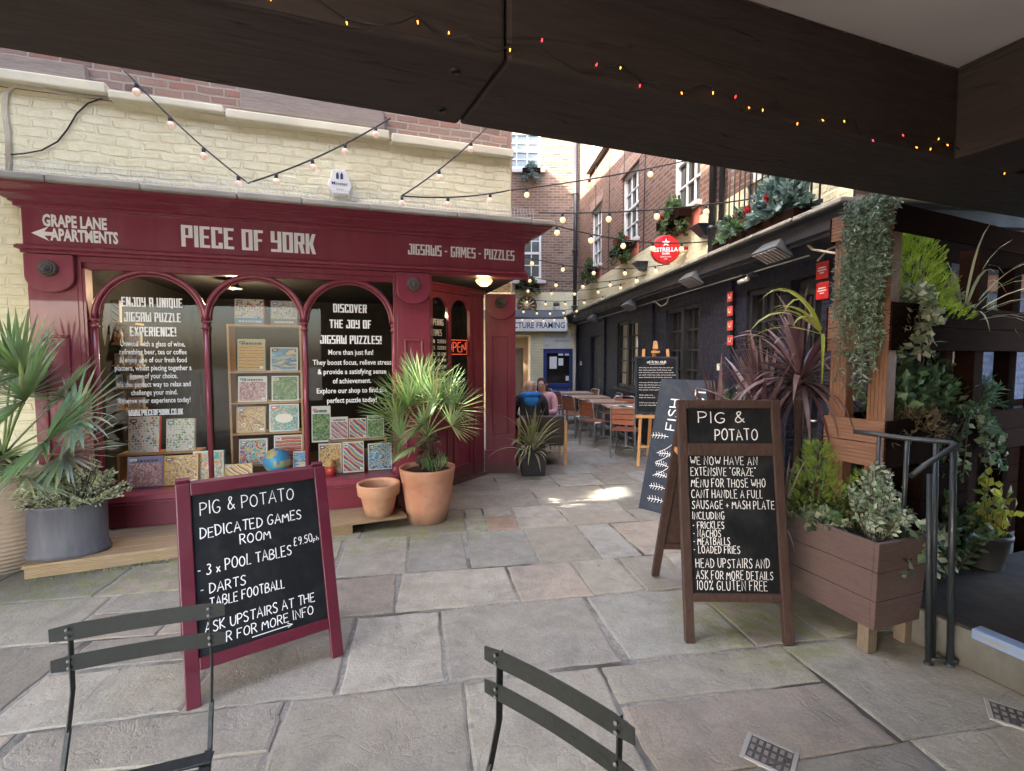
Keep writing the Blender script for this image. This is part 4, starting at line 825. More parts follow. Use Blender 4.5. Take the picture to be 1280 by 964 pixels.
# timber framed opening in the return wall behind the planters
m = MB(); X = AE - .98
for y0, y1, z0, z1 in ((1.55, 1.63, 1.2, 2.42), (1.95, 2.08, 1.2, 2.42), (2.62, 2.70, 1.2, 2.42), (3.35, 3.45, 1.2, 2.42), (1.52, 3.5, 2.28, 2.45)): m.box(X, y0, z0, X + .07, y1, z1)
m.build('timber_frame', M['deckpost'], pub, .006)
# -------- far end: picture framer
FAR = Frame(0, 14.1, 0.0)
fb = thing('framing_shop', 'brown brick building closing the lane with a blue door and cream ground floor', 'building', FAR.o, 0)
def F_(px, py, c=0.0): return FAR.at(px, py, c)
e0, e1 = (.02, .53, 0, 2.2), (F_(679, 470).x, F_(716, 470).x, 0, 1.82)
u2 = (.05, F_(677, 320).x, 3.82, 5.35); u1 = (-.25, F_(676, 200).x, 6.95, 8.0)
m = MB(); wall_holes(m, -3, 1.93, 0, 3.45, [e0, e1], 0, .25); m.build('cream_wall', M['cream'], fb)
m = MB(); wall_holes(m, -3, 1.96, 3.45, 9.4, [u2, u1], .03, .22); m.build('upper_wall', M['brick_far'], fb)
for h, gm in ((u2, 'blindglass'), (u1, 'blindglass')):
    window(fb, h[0], h[1], h[2], h[3], 3, 4, M['white'], M[gm], .10, .07, .03, True)
    m = MB(); m.box(h[0] - .05, .02, h[3] + .002, h[1] + .1, .06, h[3] + .22); m.build('lintel', M['brick'], fb)
    m = MB(); m.box(h[0] - .1, -.08, h[2] - .12, h[1] + .12, .12, h[2] - .004); m.build('sill', M['offwhite'], fb, .008)
m = MB(); m.box(-2, -.18, 2.70, 1.55, .0, 2.92); m.build('canopy', M['lead'], fb, .01)
m = MB(); m.box(e1[0] + .004, .05, .0, e1[1] - .004, .1, 1.815)
for a, b, c, d in ((e1[0] + .004, e1[0] + .1, 0, 1.815), (e1[1] - .1, e1[1] - .004, 0, 1.815), (e1[0] + .1, e1[1] - .1, 1.68, 1.815), (e1[0] + .1, e1[1] - .1, .70, .80), (e1[0] + .1, e1[1] - .1, 0, .15)): m.box(a, .02, c, b, .05, d)
bd = m.build('door', M['blue_door'], fb, .004)
m = MB(); m.quad((e1[0] + .1, .045, .8), (e1[1] - .1, .045, .8), (e1[1] - .1, .045, 1.68), (e1[0] + .1, .045, 1.68)); m.build('pane', M['darkglass'], bd)
for a, b, c, d in ((687, 696, 461, 446), (698, 704, 457, 448), (707, 711, 476, 470), (698, 704, 444.5, 442), (706, 711, 444.5, 442)): m = MB(); m.box(F_(a, c, .04).x, .036, F_(a, c, .04).z, F_(b, c, .04).x, .042, F_(a, d, .04).z); m.build('door_notice', M['white_letter'], bd)
m = MB(); m.tube([(e1[1] - .06, .018, .62), (e1[1] - .06, -.02, .62), (e1[1] - .14, -.02, .62)], .012, 6); m.build('handle', M['brass'], bd)
M['tan'] = paint('entrance wall with painted warm light', (.15, .095, .045), .7, .2, .2, 6)  # tan carries the warm light of the lit interior
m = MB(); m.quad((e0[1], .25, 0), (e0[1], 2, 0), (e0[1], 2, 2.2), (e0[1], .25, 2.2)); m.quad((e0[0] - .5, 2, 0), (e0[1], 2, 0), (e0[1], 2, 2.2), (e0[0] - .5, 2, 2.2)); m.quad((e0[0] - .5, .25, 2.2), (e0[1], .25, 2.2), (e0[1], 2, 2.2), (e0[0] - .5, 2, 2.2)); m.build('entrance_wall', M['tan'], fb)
m = MB(); m.box(.02, 1.2, 0, .30, 1.25, 1.8); m.box(.30, 1.15, 0, .36, 1.27, 1.86); m.box(.02, 1.15, 1.8, .36, 1.27, 1.86); m.build('inner_door', M['leather'], fb)
downpipe(F_(718.7, 300).x, -.07, 2.6, 7.75, .055, M['black'], fb, M['greenpaint'])
m = MB(); m.tube([(F_(718.5, 470).x, -.03, 0), (F_(718.5, 470).x, -.03, 2.3)], .025, 8); m.build('white_pipe', M['white'], fb)
# signs and fittings on it
x0, x1 = F_(612, 407, -.24).x, F_(709, 407, -.24).x; zc = F_(690, 406.5, -.24).z
pf = thing('shop_sign', 'long white sign with navy PICTURE FRAMING letters across the end of the lane', 'sign', (x0, 14.1 - .2, zc), 0)
m = MB(); m.box(0, -.03, -.175, x1 - x0, .015, .175); m.build('sign_board', M['white'], pf, .006)
m = MB(); plain(m, 'PICTURE FRAMING', F_(706, 407, -.24).x - x0 - 1.62, -.085, .175, 1.62, -.033, bold=.015); m.build('sign_lettering', M['navy_letter'], pf)
m = MB(); m.box(0, -.028, .176, x1 - x0, .19, .2); m.build('sign_hood', M['black'], pf)
p, q = F_(679, 436, -.01), F_(714, 416.5, -.01)
ys = thing('trade_sign', 'small pale grey painted sign on the cream wall above the blue door', 'sign', (p.x, 14.1 - .003, p.z), 0)
m = MB(); w, h = q.x - p.x, q.z - p.z; m.box(0, -.02, 0, w, -.002, h); m.build('sign_board', M['offwhite'], ys)
m = MB(); plain(m, 'YORK ROSE', w * .06, h * .70, .075, w * .72, -.023); plain(m, 'FRAMING', w * .42, h * .42, .075, w * .52, -.0233); plain(m, 'Tel.', w * .06, h * .14, .06, w * .14, -.0236); m.build('sign_lettering', M['lead'], ys)
q = F_(658.5, 382, -.06)
ck = thing('wall_clock', 'round black and gold wall clock on the cream wall of the end building', 'clock', (q.x, 14.1 - .004, q.z), 0)
TX = Matrix.Rotation(rad(90), 4, 'X')
m = MB(); m.lathe([(.29, 0), (.29, .05), (.27, .06), (.25, .05)], n=36, M=TX); m.build('clock_case', M['black'], ck)
m = MB()
for k in range(12):
    a = 2 * PI * k / 12; R = Matrix.Rotation(a, 4, 'Y'); m.box(-.022, -.058, .13, .022, -.0525, .235, M=R)
m.lathe([(.11, .052), (.11, .056), (.09, .057)], n=30, M=TX); m.lathe([(.27, .05), (.285, .056), (.262, .058), (.25, .05)], n=36, M=TX, close=False); m.build('dial', M['brass'], ck)
m = MB(); m.box(-.012, -.068, -.03, .012, -.062, .17, M=Matrix.Rotation(rad(-50), 4, 'Y')); m.box(-.009, -.075, -.03, .009, -.070, .23, M=Matrix.Rotation(rad(60), 4, 'Y')); m.build('clock_hand', M['white_letter'], ck)
q = F_(695.5, 383, -.1); wl = thing('wall_lantern', 'small dark wall lantern between the round clock and the corner downpipe', 'lantern', (q.x, 14.1, q.z), 0)
m = MB(); m.lathe([(.03, .12), (.09, .10), (.1, .02), (.07, 0)], (0, -.12, 0), 12); m.box(-.02, -.12, .06, .02, 0, .09); m.build('lantern_hood', M['iron_cast'], wl)
m = MB(); m.lathe([(.07, 0), (.08, -.1), (.05, -.13)], (0, -.12, 0), 12); m.build('lantern_glass', M['offwhite'], wl)

# ------------------------------------------------------------------ things fixed to the pub
def pubpt(px, py, c): p = PA(px, py, c); return PUB.w(*p)
for i, (px, py, lab) in enumerate(((968, 312, 'largest grey patio heater, under the ledge beside the red plaques'), (866, 347.5, 'grey patio heater under the black ledge just below the round red sign'), (787.5, 380.5, 'grey patio heater under the ledge above the pale paned window of the black wall'), (742, 397, 'smallest grey patio heater, under the ledge by the blue door'))):
    ht = thing('patio_heater', lab, 'heater', pubpt(px, py, -.27), PUB.a, 'patio heaters under the pub ledge')
    R = Matrix.Rotation(rad(-28), 4, 'X')
    a = MB(); lo = [(-.20, -.10, -.07), (.20, -.10, -.07), (.20, .10, -.07), (-.20, .10, -.07)]; hi = [(-.13, -.06, .06), (.13, -.06, .06), (.13, .06, .06), (-.13, .06, .06)]; a.hexa([R @ Vector(p) for p in lo + hi])
    a.bar(R @ Vector((0, 0, .05)), (0, .16, .12), .04, .03); a.build('heater_casing', M['lampdark'], ht, .012)
    a = MB(); a.box(-.175, -.08, -.078, .175, .08, -.0715, M=R); a.build('heater_element', M['heaterglass'], ht)
    a = MB()
    for k in range(7): a.box(-.165 + k * .055 - .004, -.085, -.086, -.165 + k * .055 + .004, .085, -.080, M=R)
    a.build('heater_guard', M['lampdark'], ht)
q = ond(831.5, 312.5, 7.0)
rs = thing('round_sign', 'round red projecting sign with a white star above the black ledge', 'sign', q, rad(-6))
m = MB(); m.lathe([(.185, -.045), (.2, -.04), (.2, .04), (.185, .045)], n=48, M=TX); m.bar((.19, 0, .02), (.42, .05, .02), .025, .04); m.build('sign_disc', M['red_sign'], rs)
m = MB(); st = []
for k in range(10): a = PI / 2 + k * PI / 5; r = .062 if k % 2 == 0 else .026; st.append((r * math.cos(a), -.0475, .092 + r * math.sin(a)))
m.add(st + [(0, -.0475, .092)], [(k, (k + 1) % 10, 10) for k in range(10)])
plain(m, 'ESTRELLA', 0, -.032, .058, .335, -.0478, 'C', .03); plain(m, 'DAMM', 0, -.075, .030, .10, -.0481, 'C', .03); plain(m, 'BARCELONA', 0, -.115, .020, .15, -.0484, 'C', .015); plain(m, '1876', 0, -.145, .016, .05, -.0486, 'C', .01); m.build('sign_lettering', M['white_letter'], rs)
def plaque(px, py, s, lab, big=False):
    p = PA(px, py, -.055 if not big else -.005); t = thing('red_plaque', lab, 'plaque', PUB.w(p.x, -.048 if not big else -.004, p.z), PUB.a, 'red plaques on the black wall')
    a = MB(); a.box(-s, -.012, -s, s, -.001, s); a.build('plaque_board', M['red_plaque'] if not big else M['red_sign'], t, .003)
    a = MB()
    if big:
        for k, w in enumerate((.6, .7, .35)): a.box(-s * w, -.0135, s * (.25 - .3 * k), s * w, -.0125, s * (.38 - .3 * k))
    else:
        a.add([(s * .55 * math.cos(t_), -.0135, s * .1 - s * .5 * math.sin(t_) + d) for d in (0, .012) for t_ in [PI * k / 10 for k in range(11)]], [(k, k + 1, k + 12, k + 11) for k in range(10)])
        for sx in (-1, 1): a.box(sx * s * .5 - .006, -.0135, s * .2, sx * s * .5 + .006, -.0125, s * .55)
        a.box(-s * .12, -.0135, -s * .05, s * .12, -.0125, s * .1)
    a.build('plaque_mark', M['white_letter'], t)
for py, w in ((371, 'topmost'), (389, 'second from the top'), (407, 'third from the top'), (425.5, 'lowest')): plaque(912.5, py, .058, 'small red square plaque, %s in the column of four on the wall' % w)
plaque(1029, 338, .075, 'larger red plaque, upper of two beside the timber planter post', True); plaque(1029, 363.5, .075, 'larger red plaque, lower of two beside the timber planter post', True)
p = PA(935, 350, -.1); cc = thing('security_camera', 'small grey security camera on the black wall over the window beside the cordylines', 'camera', PUB.w(p.x, 0, p.z), PUB.a)
m = MB(); m.tube([(-.06, -.12, .06), (.12, -.12, .06)], .012, 8); m.bar((.03, 0, .05), (.03, -.12, .05), .03, .03); m.build('bracket', M['lampdark'], cc)
m = MB(); m.tube([(.07, -.14, .0), (-.07, -.16, -.015)], .025, 12); m.tube([(.02, -.13, .02), (.02, -.12, .06)], .01, 6); m.build('camera_body', M['offwhite'], cc)
for px, py, lab in ((881, 289, 'black bracket lamp on the cream band between the red sign and the downpipes'), (803, 333, 'black bracket lamp on the cream band below the middle upper window')):
    p = PA(px, py, -.06); t = thing('bracket_lamp', lab, 'wall lamp', PUB.w(p.x, 0, p.z), PUB.a); a = MB(); a.hexa([Vector(v) for v in ((-.07, -.10, -.07), (.07, -.10, -.07), (.07, 0, -.09), (-.07, 0, -.09), (-.12, -.2, .05), (.12, -.2, .05), (.12, 0, .05), (-.12, 0, .05))]); a.box(-.14, -.22, .05, .14, 0, .07); a.build('lamp_body', M['iron'], t, .008)
    a = MB(); a.box(-.1, -.17, .071, .1, -.04, .075); a.build('lamp_lens', M['heaterglass'], t)
for px, py, s, lab in ((906, 459, .035, 'small white socket box low on the black wall beside the cordylines'), (727, 454, .05, 'small white switch box on the black wall by the blue door')):
    p = PA(px, py, 0); t = MB(); t.box(-s, -.04, -s * 1.2, s, -.001, s * 1.2); o = t.build('socket_box', M['offwhite'], bevel=.008); tag(o, lab, 'socket box'); o.location = PUB.w(p.x, -.001 if s > .04 else -.048, p.z); o.rotation_euler.z = PUB.a
p = PA(727, 487, -.3)
# balcony railing
h4 = UH['4']; br = thing('balcony_railing', 'black iron railing standing in front of the pale upper window on the ledge', 'railing', PUB.w(PA(912, 240, -.12).x, -.12, 2.79), PUB.a)
L = AE - .2 - PA(912, 240, -.12).x; m = MB()
for z in (.12, 1.35): m.box(0, -.015, z, L, .015, z + .03)
k = 0
while k * .105 < L: m.tube([(k * .105, 0, .0 if k % 8 == 0 else .14), (k * .105, 0, 1.36)], .009, 6); k += 1
m.build('bars', M['iron'], br)
# ------------------------------------------------------------------ shelves and stock inside the shop window
R = random.Random(11)
PAL = {'bright': [(.75, .12, .08), (.85, .55, .08), (.1, .35, .6), (.12, .45, .2), (.8, .75, .6), (.55, .12, .35), (.05, .08, .15)], 'warm': [(.75, .45, .12), (.8, .6, .25), (.6, .25, .1), (.85, .7, .4), (.3, .15, .08)],
 'green': [(.08, .22, .06), (.15, .35, .1), (.3, .42, .15), (.05, .12, .06), (.5, .5, .3)], 'blue': [(.08, .25, .5), (.2, .45, .65), (.6, .7, .75), (.05, .1, .25), (.75, .65, .4)], 'pink': [(.6, .3, .32), (.7, .5, .45), (.45, .2, .28), (.75, .65, .6), (.3, .15, .2)],
 'red': [(.7, .08, .05), (.8, .25, .1), (.5, .05, .06), (.85, .7, .5), (.1, .08, .08)], 'grey': [(.5, .5, .5), (.7, .7, .68), (.25, .25, .27), (.6, .55, .45), (.85, .85, .82)], 'teal': [(.05, .4, .42), (.1, .5, .5), (.7, .6, .3), (.75, .3, .15), (.8, .8, .7)]}
def art(style, u, v, rnd, pal, N):
    if style == 'items':
        return rnd.choice(pal) if (int(u * N) % 2 == 0 and int(v * N) % 2 == 0) and rnd.random() < .85 else (.80, .79, .74)
    if style == 'mosaic': return rnd.choice(pal)
    if style == 'bands': return pal[int(v * 5 + math.sin(u * 5) * .7) % len(pal)]
    if style == 'stripes': return pal[int((u * .6 + v) * 6 + rnd.uniform(-.3, .3)) % len(pal)]
    if style == 'rings': return pal[int(math.hypot(u - .5, v - .45) * 9) % len(pal)]
    if style == 'blobs': return pal[int(3.0 + 3.0 * math.sin(u * 7 + 2 * math.sin(v * 6)) * math.cos(v * 6 + u * 2)) % len(pal)]
    if style == 'plain': return tuple(c * rnd.uniform(.85, 1.1) for c in pal[0])
    return pal[0]
PM = {}
def puzzle(label, x, c, z, w, h, style, pal, border=(.78, .76, .70), title=None, lean=8, th=.05, rz=0.0, name='puzzle_box', cat='puzzle box', group='puzzle boxes in the shop window'):
    rnd = random.Random(label); pal = PAL[pal]; m = MB(); side = pal[0] if rnd.random() < .5 else border
    Mx = Matrix.Rotation(-rad(lean), 4, 'X'); m.box(-w / 2, 0, 0, w / 2, th, h, side, Mx)
    N = 17; b = .06
    def face(u0, u1, v0, v1, t, e): m.quad(*[Mx @ Vector((-w / 2 + a * w, -e, d * h)) for a, d in ((u0, v0), (u1, v0), (u1, v1), (u0, v1))], tint=t)
    face(.005, .995, .005, .995, border, .001); bb = .045 if style != 'items' else .02; m.m = 1; face(bb, 1 - bb, .25 if title == 'bot' else bb, .78 if title == 'top' else 1 - bb, (1, 1, 1), .002); m.m = 0
    if title == 'bot': face(.0, 1, .0, .25, pal[2], .0015)
    if title == 'mid': m.add([Mx @ Vector((w * .30 * math.cos(a), -.003, h * .48 + h * .17 * math.sin(a))) for a in [2 * PI * k / 24 for k in range(24)]], [tuple(range(24))], (.8, .76, .62))
    lg = rnd.choice([(.7, .08, .06), (.82, .8, .76), (.08, .2, .5), (.05, .05, .06)]); face(.07, .26, .82 if title != 'top' else .86, .93, lg, .0032); face(.10, .23, .855 if title != 'top' else .885, .90, (.85, .83, .78) if sum(lg) < 1.5 else (.2, .1, .1), .0036)
    if rnd.random() < .6: face(.80, .93, .07, .15, (.85, .83, .78), .0032)
    mk = (style, tuple(pal))
    if mk not in PM: PM[mk] = printmat('printed ' + style, style, pal)
    if title in ('top', 'bot'):
        z0 = h * (.82 if title == 'top' else .08); k = 0; xx = -w * .36
        while xx < w * .3: ww = rnd.uniform(.03, .1) * w; m.quad(*[Mx @ Vector(p) for p in ((xx, -.003, z0), (xx + ww, -.003, z0), (xx + ww, -.003, z0 + h * .07), (xx, -.003, z0 + h * .07))], tint=(.08, .07, .07) if title == 'top' else (.85, .83, .78)); xx += ww + w * .02
    o = m.build(name, [M['print'], PM[mk]]); tag(o, label, cat, group); o.location = FAC.w(x, c, z); o.rotation_euler.z = FAC.a + rz; return o
def shelf_thing(name, label, cat, x0, x1, c0, c1, z0, zs, ends=True, back=False, ctop=None):
    t = thing(name, label, cat, FAC.w((x0 + x1) / 2, c0, z0), FAC.a); w = (x1 - x0) / 2; d = c1 - c0
    for z in zs: m = MB(); m.box(-w + .02, 0, z - z0 - .018, w - .02, d, z - z0); m.build('shelf', M['shelfwood'], t, .002)
    for s in (-1, 1): m = MB(); m.box(s * w, -.003, 0, s * (w - .02), d, max(zs) - z0 + .001); m.build('side_panel', M['shelfwood'], t, .002)
    return t
CB = .46
bx0, bx1 = FA(286, 490, CB).x, FA(378.5, 490, CB).x
bz = [FA(330, y, CB).z for y in (581, 541, 502.5, 464, 406)]
shelf_thing('bookcase', 'tall pale wood bookcase of puzzle boxes behind the middle arched window', 'bookcase', bx0, bx1, CB, CB + .24, .40, bz)
def on_shelf(label, p0, p1, y0, y1, c, z, style, pal, **k):
    a, b = FA(p0, (y0 + y1) / 2, c), FA(p1, (y0 + y1) / 2, c); h = FA((p0 + p1) / 2, y0, c).z - FA((p0 + p1) / 2, y1, c).z
    return puzzle(label, (a.x + b.x) / 2, c, z + .002, b.x - a.x, h, style, pal, **k)
cb = CB + .03
on_shelf('white box of many tiny pictures on top of the bookcase', 292.5, 329, 372, 404.5, cb, bz[4], 'items', 'bright', border=(.6, .6, .58), title='bot')
on_shelf('grey box with a speckled picture on top of the bookcase', 338, 371, 374, 405, cb, bz[4], 'mosaic', 'grey', border=(.5, .5, .48), title='bot')
rdl = on_shelf('pale box with curved green and cream shapes on the top shelf of the bookcase', 296, 331, 421.5, 462, cb, bz[3], 'rings', 'warm', border=(.5, .52, .36), title='top')
on_shelf('blue and grey picture box on the top shelf of the bookcase', 337.5, 372, 430.5, 460, cb, bz[3], 'bands', 'blue')
on_shelf('pink crowded mosaic box on the second shelf of the bookcase', 297, 333.5, 469, 501, cb, bz[2], 'mosaic', 'pink', title='top')
on_shelf('dark green crowded picture box on the second shelf of the bookcase', 339, 373, 468.5, 500, cb, bz[2], 'mosaic', 'green')
on_shelf('golden orange picture box on the third shelf of the bookcase', 295, 331.5, 508, 540.5, cb, bz[1], 'blobs', 'warm', border=(.62, .36, .1))
on_shelf('leafy picture box with a cream oval title on the third shelf of the bookcase', 336, 373.5, 504.5, 538.5, cb, bz[1], 'mosaic', 'teal', title='mid')
on_shelf('cream box with coloured round plates on the lowest shelf of the bookcase', 298, 334, 547, 579, cb, bz[0], 'blobs', 'bright')
on_shelf('red picture box with dark arches on the lowest shelf of the bookcase', 342, 378, 545, 579, cb, bz[0], 'rings', 'red')
# low shelf left
ls0, ls1, lc = FA(146, 575, .40).x, FA(250, 560, .40).x, .40; lz = FA(200, 566, .40).z
shelf_thing('low_shelf', 'low pale wood shelf carrying two white boxes with small motifs', 'shelf', ls0, ls1, lc, lc + .2, .40, [lz])
on_shelf('white box with scattered bright motifs including red on the low shelf', 159, 198, 522, 567, lc + .04, lz, 'items', 'bright')
on_shelf('white box with scattered mostly green motifs on the low shelf', 206.5, 242, 520, 560, lc + .04, lz, 'items', 'green')
PZ = .402; fc = .19
on_shelf('purple edged speckled puzzle box in the front row', 158, 203, 573, 611, fc, PZ, 'mosaic', 'pink', title='top', border=(.25, .2, .4))
on_shelf('golden puzzle box with dark round shapes in the front row', 203, 247, 570, 606, fc + .01, PZ, 'blobs', 'warm', border=(.62, .38, .1))
on_shelf('turquoise puzzle box in the front row beside the first column', 240, 279, 562, 600, fc + .06, PZ, 'blobs', 'teal')
on_shelf('low yellow puzzle box in the front row below the bookcase', 280, 315, 578, 598, fc + .03, PZ, 'stripes', 'warm', border=(.65, .45, .1))
# low shelf right
rs0, rs1, rc = FA(411, 570, .40).x, FA(484, 570, .40).x, .40; rz_ = FA(450, 549, .40).z
shelf_thing('low_shelf', 'low pale wood shelf carrying the rainbow striped and grass green boxes', 'shelf', rs0, rs1, rc, rc + .2, .40, [rz_])
on_shelf('tall box with a brown leafy picture standing behind the second column', 389, 413, 500, 545, rc + .10, rz_ - .03, 'mosaic', 'green', title='top')
on_shelf('pale pink box with fine text rows on the low shelf by the palm', 413, 435, 520, 548, rc + .04, rz_, 'stripes', 'pink', title='top')
on_shelf('box with diagonal rainbow stripes on the low shelf by the palm', 436, 458, 523, 548, rc + .04, rz_, 'stripes', 'bright')
on_shelf('bright green grass puzzle box on the low shelf by the palm', 459, 480, 520, 548, rc + .04, rz_, 'mosaic', 'green', title='top', border=(.6, .62, .5))
on_shelf('brown speckled puzzle box behind the red doll', 398, 427, 555, 592, .24, PZ, 'mosaic', 'warm')
on_shelf('cream box with rows of coloured book spines in the front row beside the red doll', 428, 455, 551, 589, .22, PZ, 'stripes', 'bright', border=(.8, .77, .66))
on_shelf('blue swirled puzzle box in the front row behind the palm', 460, 490, 554, 587, .25, PZ, 'blobs', 'blue')
on_shelf('small pale blue box beside the globe in the front row', 366, 385, 560, 588, .30, PZ, 'bands', 'blue')
# wall shelves seen at the far left
sh = thing('wall_shelves', 'five short wall shelves of small games behind the ENJOY lettering', 'shelves', FAC.w(FA(128, 460, .75).x, .75, 0), FAC.a)
sx1 = FA(172, 460, .75).x - FA(128, 460, .75).x
zsv = [FA(150, y, .75).z for y in (403, 429, 456, 484, 512)]
for z in zsv: m = MB(); m.box(-.12, 0, z - .02, sx1, .2, z); m.build('shelf', M['shelfwood'], sh, .002)
sc = ('grey', 'red', 'grey', 'blue', 'warm'); sn = ('second wall shelf', 'third wall shelf', 'fourth wall shelf', 'lowest wall shelf')
for i, (z, p) in enumerate(zip(zsv, sc)):
    xx = FA(133, 460, .78).x; w = .12; nm = ('top wall shelf',) + sn
    puzzle('small %s game box on the %s behind the lettering' % (('pale', 'orange red', 'cream patterned', 'light blue', 'tan')[i], nm[i]), xx + w / 2, .80, z, w, (.22, .14, .11, .12, .10)[i], ('plain', 'plain', 'mosaic', 'bands', 'plain')[i], p, name='game_box', cat='game box', lean=3, group='small games on the wall shelves')
    if i: puzzle('white and grey game box standing second on the %s' % nm[i], xx + .22, .80, z, .13, .11, 'mosaic', 'grey', name='game_box', cat='game box', lean=3, group='small games on the wall shelves')
# globe, doll
q = FA(346, 588, .22)
gb = thing('globe', 'small blue globe in the shop window behind the maroon menu board', 'globe', FAC.w(q.x, .24, .402), FAC.a)
m = MB(); n = 26; r = .125; cz = .165
for i in range(n // 2):
    for k in range(n):
        P = lambda a, b: Vector((r * math.sin(PI * a / (n // 2)) * math.cos(2 * PI * b / n), r * math.sin(PI * a / (n // 2)) * math.sin(2 * PI * b / n), cz + r * math.cos(PI * a / (n // 2))))
        c = P(i + .5, k + .5) * 9; land = mnoise.noise(c) > .12; m.smooth = True
        m.quad(P(i, k), P(i + 1, k), P(i + 1, k + 1), P(i, k + 1), tint=(R.choice([(.55, .5, .2), (.35, .5, .2), (.6, .4, .2)]) if land else (.06, .33, .62)))
m.build('ball', M['print'], gb)
m = MB(); m.lathe([(.07, 0), (.07, .012), (.02, .025), (.015, .04), (.02, .045)], n=20); m.build('stand', M['white'], gb)
q = FA(413, 590, .16); m = MB()
m.lathe([(.035, 0), (.052, .01), (.055, .05), (.042, .095)], n=20, tint=(.6, .05, .04)); m.lathe([(.042, .095), (.040, .12), (.028, .15), (.002, .16)], n=20, tint=(.72, .42, .1), close=False); m.ball((0, -.036, .12), .018, 10, (.8, .6, .45)); m.ball((0, -.045, .05), .022, 10, (.75, .55, .1), (1, .4, 1))
o = m.build('nesting_doll', M['print']); tag(o, 'small red and gold wooden doll by the second window column', 'doll'); o.location = FAC.w(q.x, .17, .402); o.rotation_euler.z = FAC.a

# ------------------------------------------------------------------ decking step, pots
DK = Frame(-3.495, 3.33, math.atan2(1.095, 2.511))
dk = thing('decking_step', 'long weathered timber decking step along the foot of the shop window', 'decking', DK.o, DK.a)
for k in range(5):
    y0, y1 = k * .146, k * .146 + .141; xe = min(2.736, (.70 - y0) / .108)
    m = MB(); m.hexa([Vector(p) for p in ((0, y0, .078), (xe, y0, .078), (min(2.736, (.70 - y1) / .108), y1, .078), (0, y1, .078), (0, y0, .102), (xe, y0, .102), (min(2.736, (.70 - y1) / .108), y1, .102), (0, y1, .102))]); m.build('board', M['deck'], dk, .004)
m = MB()
for i in range(6): m.box(.012, .004, .004 + i * .0125, 2.25, .03, .0125 + i * .0125)
m.box(.012, .008, .002, 2.25, .028, .077); m.build('front_board', M['deck'], dk, .0015)
m = MB(); m.box(.012, .03, .0, .034, .66, .077); m.box(1.2, .03, 0, 1.25, .5, .077); m.box(2.2, .03, 0, 2.24, .42, .077); m.build('joist', M['deck'], dk)
def pot(name, label, cat, loc, prof, mat, soil_z, soil_r, n=48, sx=1, sy=1, rz=0):
    t = thing(name, label, cat, loc, rz); m = MB(); m.lathe(prof, n=n, sx=sx, sy=sy, close=False); m.lathe([(prof[0][0], .002), (.001, .002)], n=n, sx=sx, sy=sy, close=False); m.build('pot_body', mat, t)
    m = MB(); rr2 = random.Random(4); N = 24; V = [(0, 0, soil_z + .01)] + [(soil_r * sx * math.cos(2 * PI * k / N) * f, soil_r * sy * math.sin(2 * PI * k / N) * f, soil_z + rr2.uniform(-.012, .012)) for f in (.5, 1.0) for k in range(N)]
    m.add(V, [(0, 1 + k, 1 + (k + 1) % N) for k in range(N)] + [(1 + k, 1 + N + k, 1 + N + (k + 1) % N, 1 + (k + 1) % N) for k in range(N)]); m.build('soil', M['soil'], t); return t
PP = Vector((-.825, 4.625, 0))
pot('terracotta_pot', 'large terracotta pot holding the fan palm beside the shop door', 'pot', PP, [(.185, 0), (.19, .01), (.215, .15), (.24, .32), (.262, .47), (.270, .505), (.268, .525), (.255, .528), (.245, .515), (.235, .45)], M['terracotta'], .475, .242)
pot('terracotta_pot', 'smaller empty terracotta pot with a deep collar on the decking step', 'pot', (-1.262, 4.475, .102), [(.125, 0), (.13, .008), (.165, .185), (.168, .19), (.186, .192), (.192, .20), (.200, .295), (.198, .303), (.182, .303), (.175, .28), (.16, .16)], M['terracotta_pale'], .19, .162)
JP = Vector((-3.86, 3.60, 0)); prof = []
for i in range(110):
    z = .69 * i / 109; s = z / .69; r = .20 + .15 * math.sin(PI * min(1, s * .92 + .05) ** .85) + .0075 * math.sin(i * 2 * PI / 5.2); prof.append((r, z))
prof += [(prof[-1][0] + .03, .695), (prof[-1][0] + .035, .72), (prof[-1][0] + .01, .73), (prof[-1][0] - .02, .71), (prof[-1][0] - .03, .62)]
pot('ribbed_jar', 'tall buff ribbed clay jar holding a palm beside the decking step', 'jar', JP, prof, M['jar'], .63, prof[-1][0])
OP = DK.w(.215, .17, .103)
pot('oval_planter', 'grey oval lead planter with a silvery shrub on the decking step', 'planter', OP, [(.235, 0), (.245, .01), (.248, .035), (.238, .045), (.238, .06), (.228, .07), (.232, .36), (.242, .37), (.246, .385), (.238, .40), (.222, .395), (.215, .33)], M['greypot'], .345, .216, sx=1.04, sy=.62, rz=DK.a)
CPt = Vector((.278, 6.44, 0))
cp = thing('cube_planter', 'charcoal cube planter against the maroon door pillar', 'planter', CPt, rad(4)); m = MB(); s = .17
m.hexa([Vector(p) for p in ((-s * .88, -s * .88, 0), (s * .88, -s * .88, 0), (s * .88, s * .88, 0), (-s * .88, s * .88, 0), (-s, -s, .33), (s, -s, .33), (s, s, .33), (-s, s, .33))]); m.build('pot_body', M['cubepot'], cp, .008)
m = MB(); m.box(-s * .93, -s * .93, .325, s * .93, s * .93, .334); m.build('soil', M['soil'], cp)

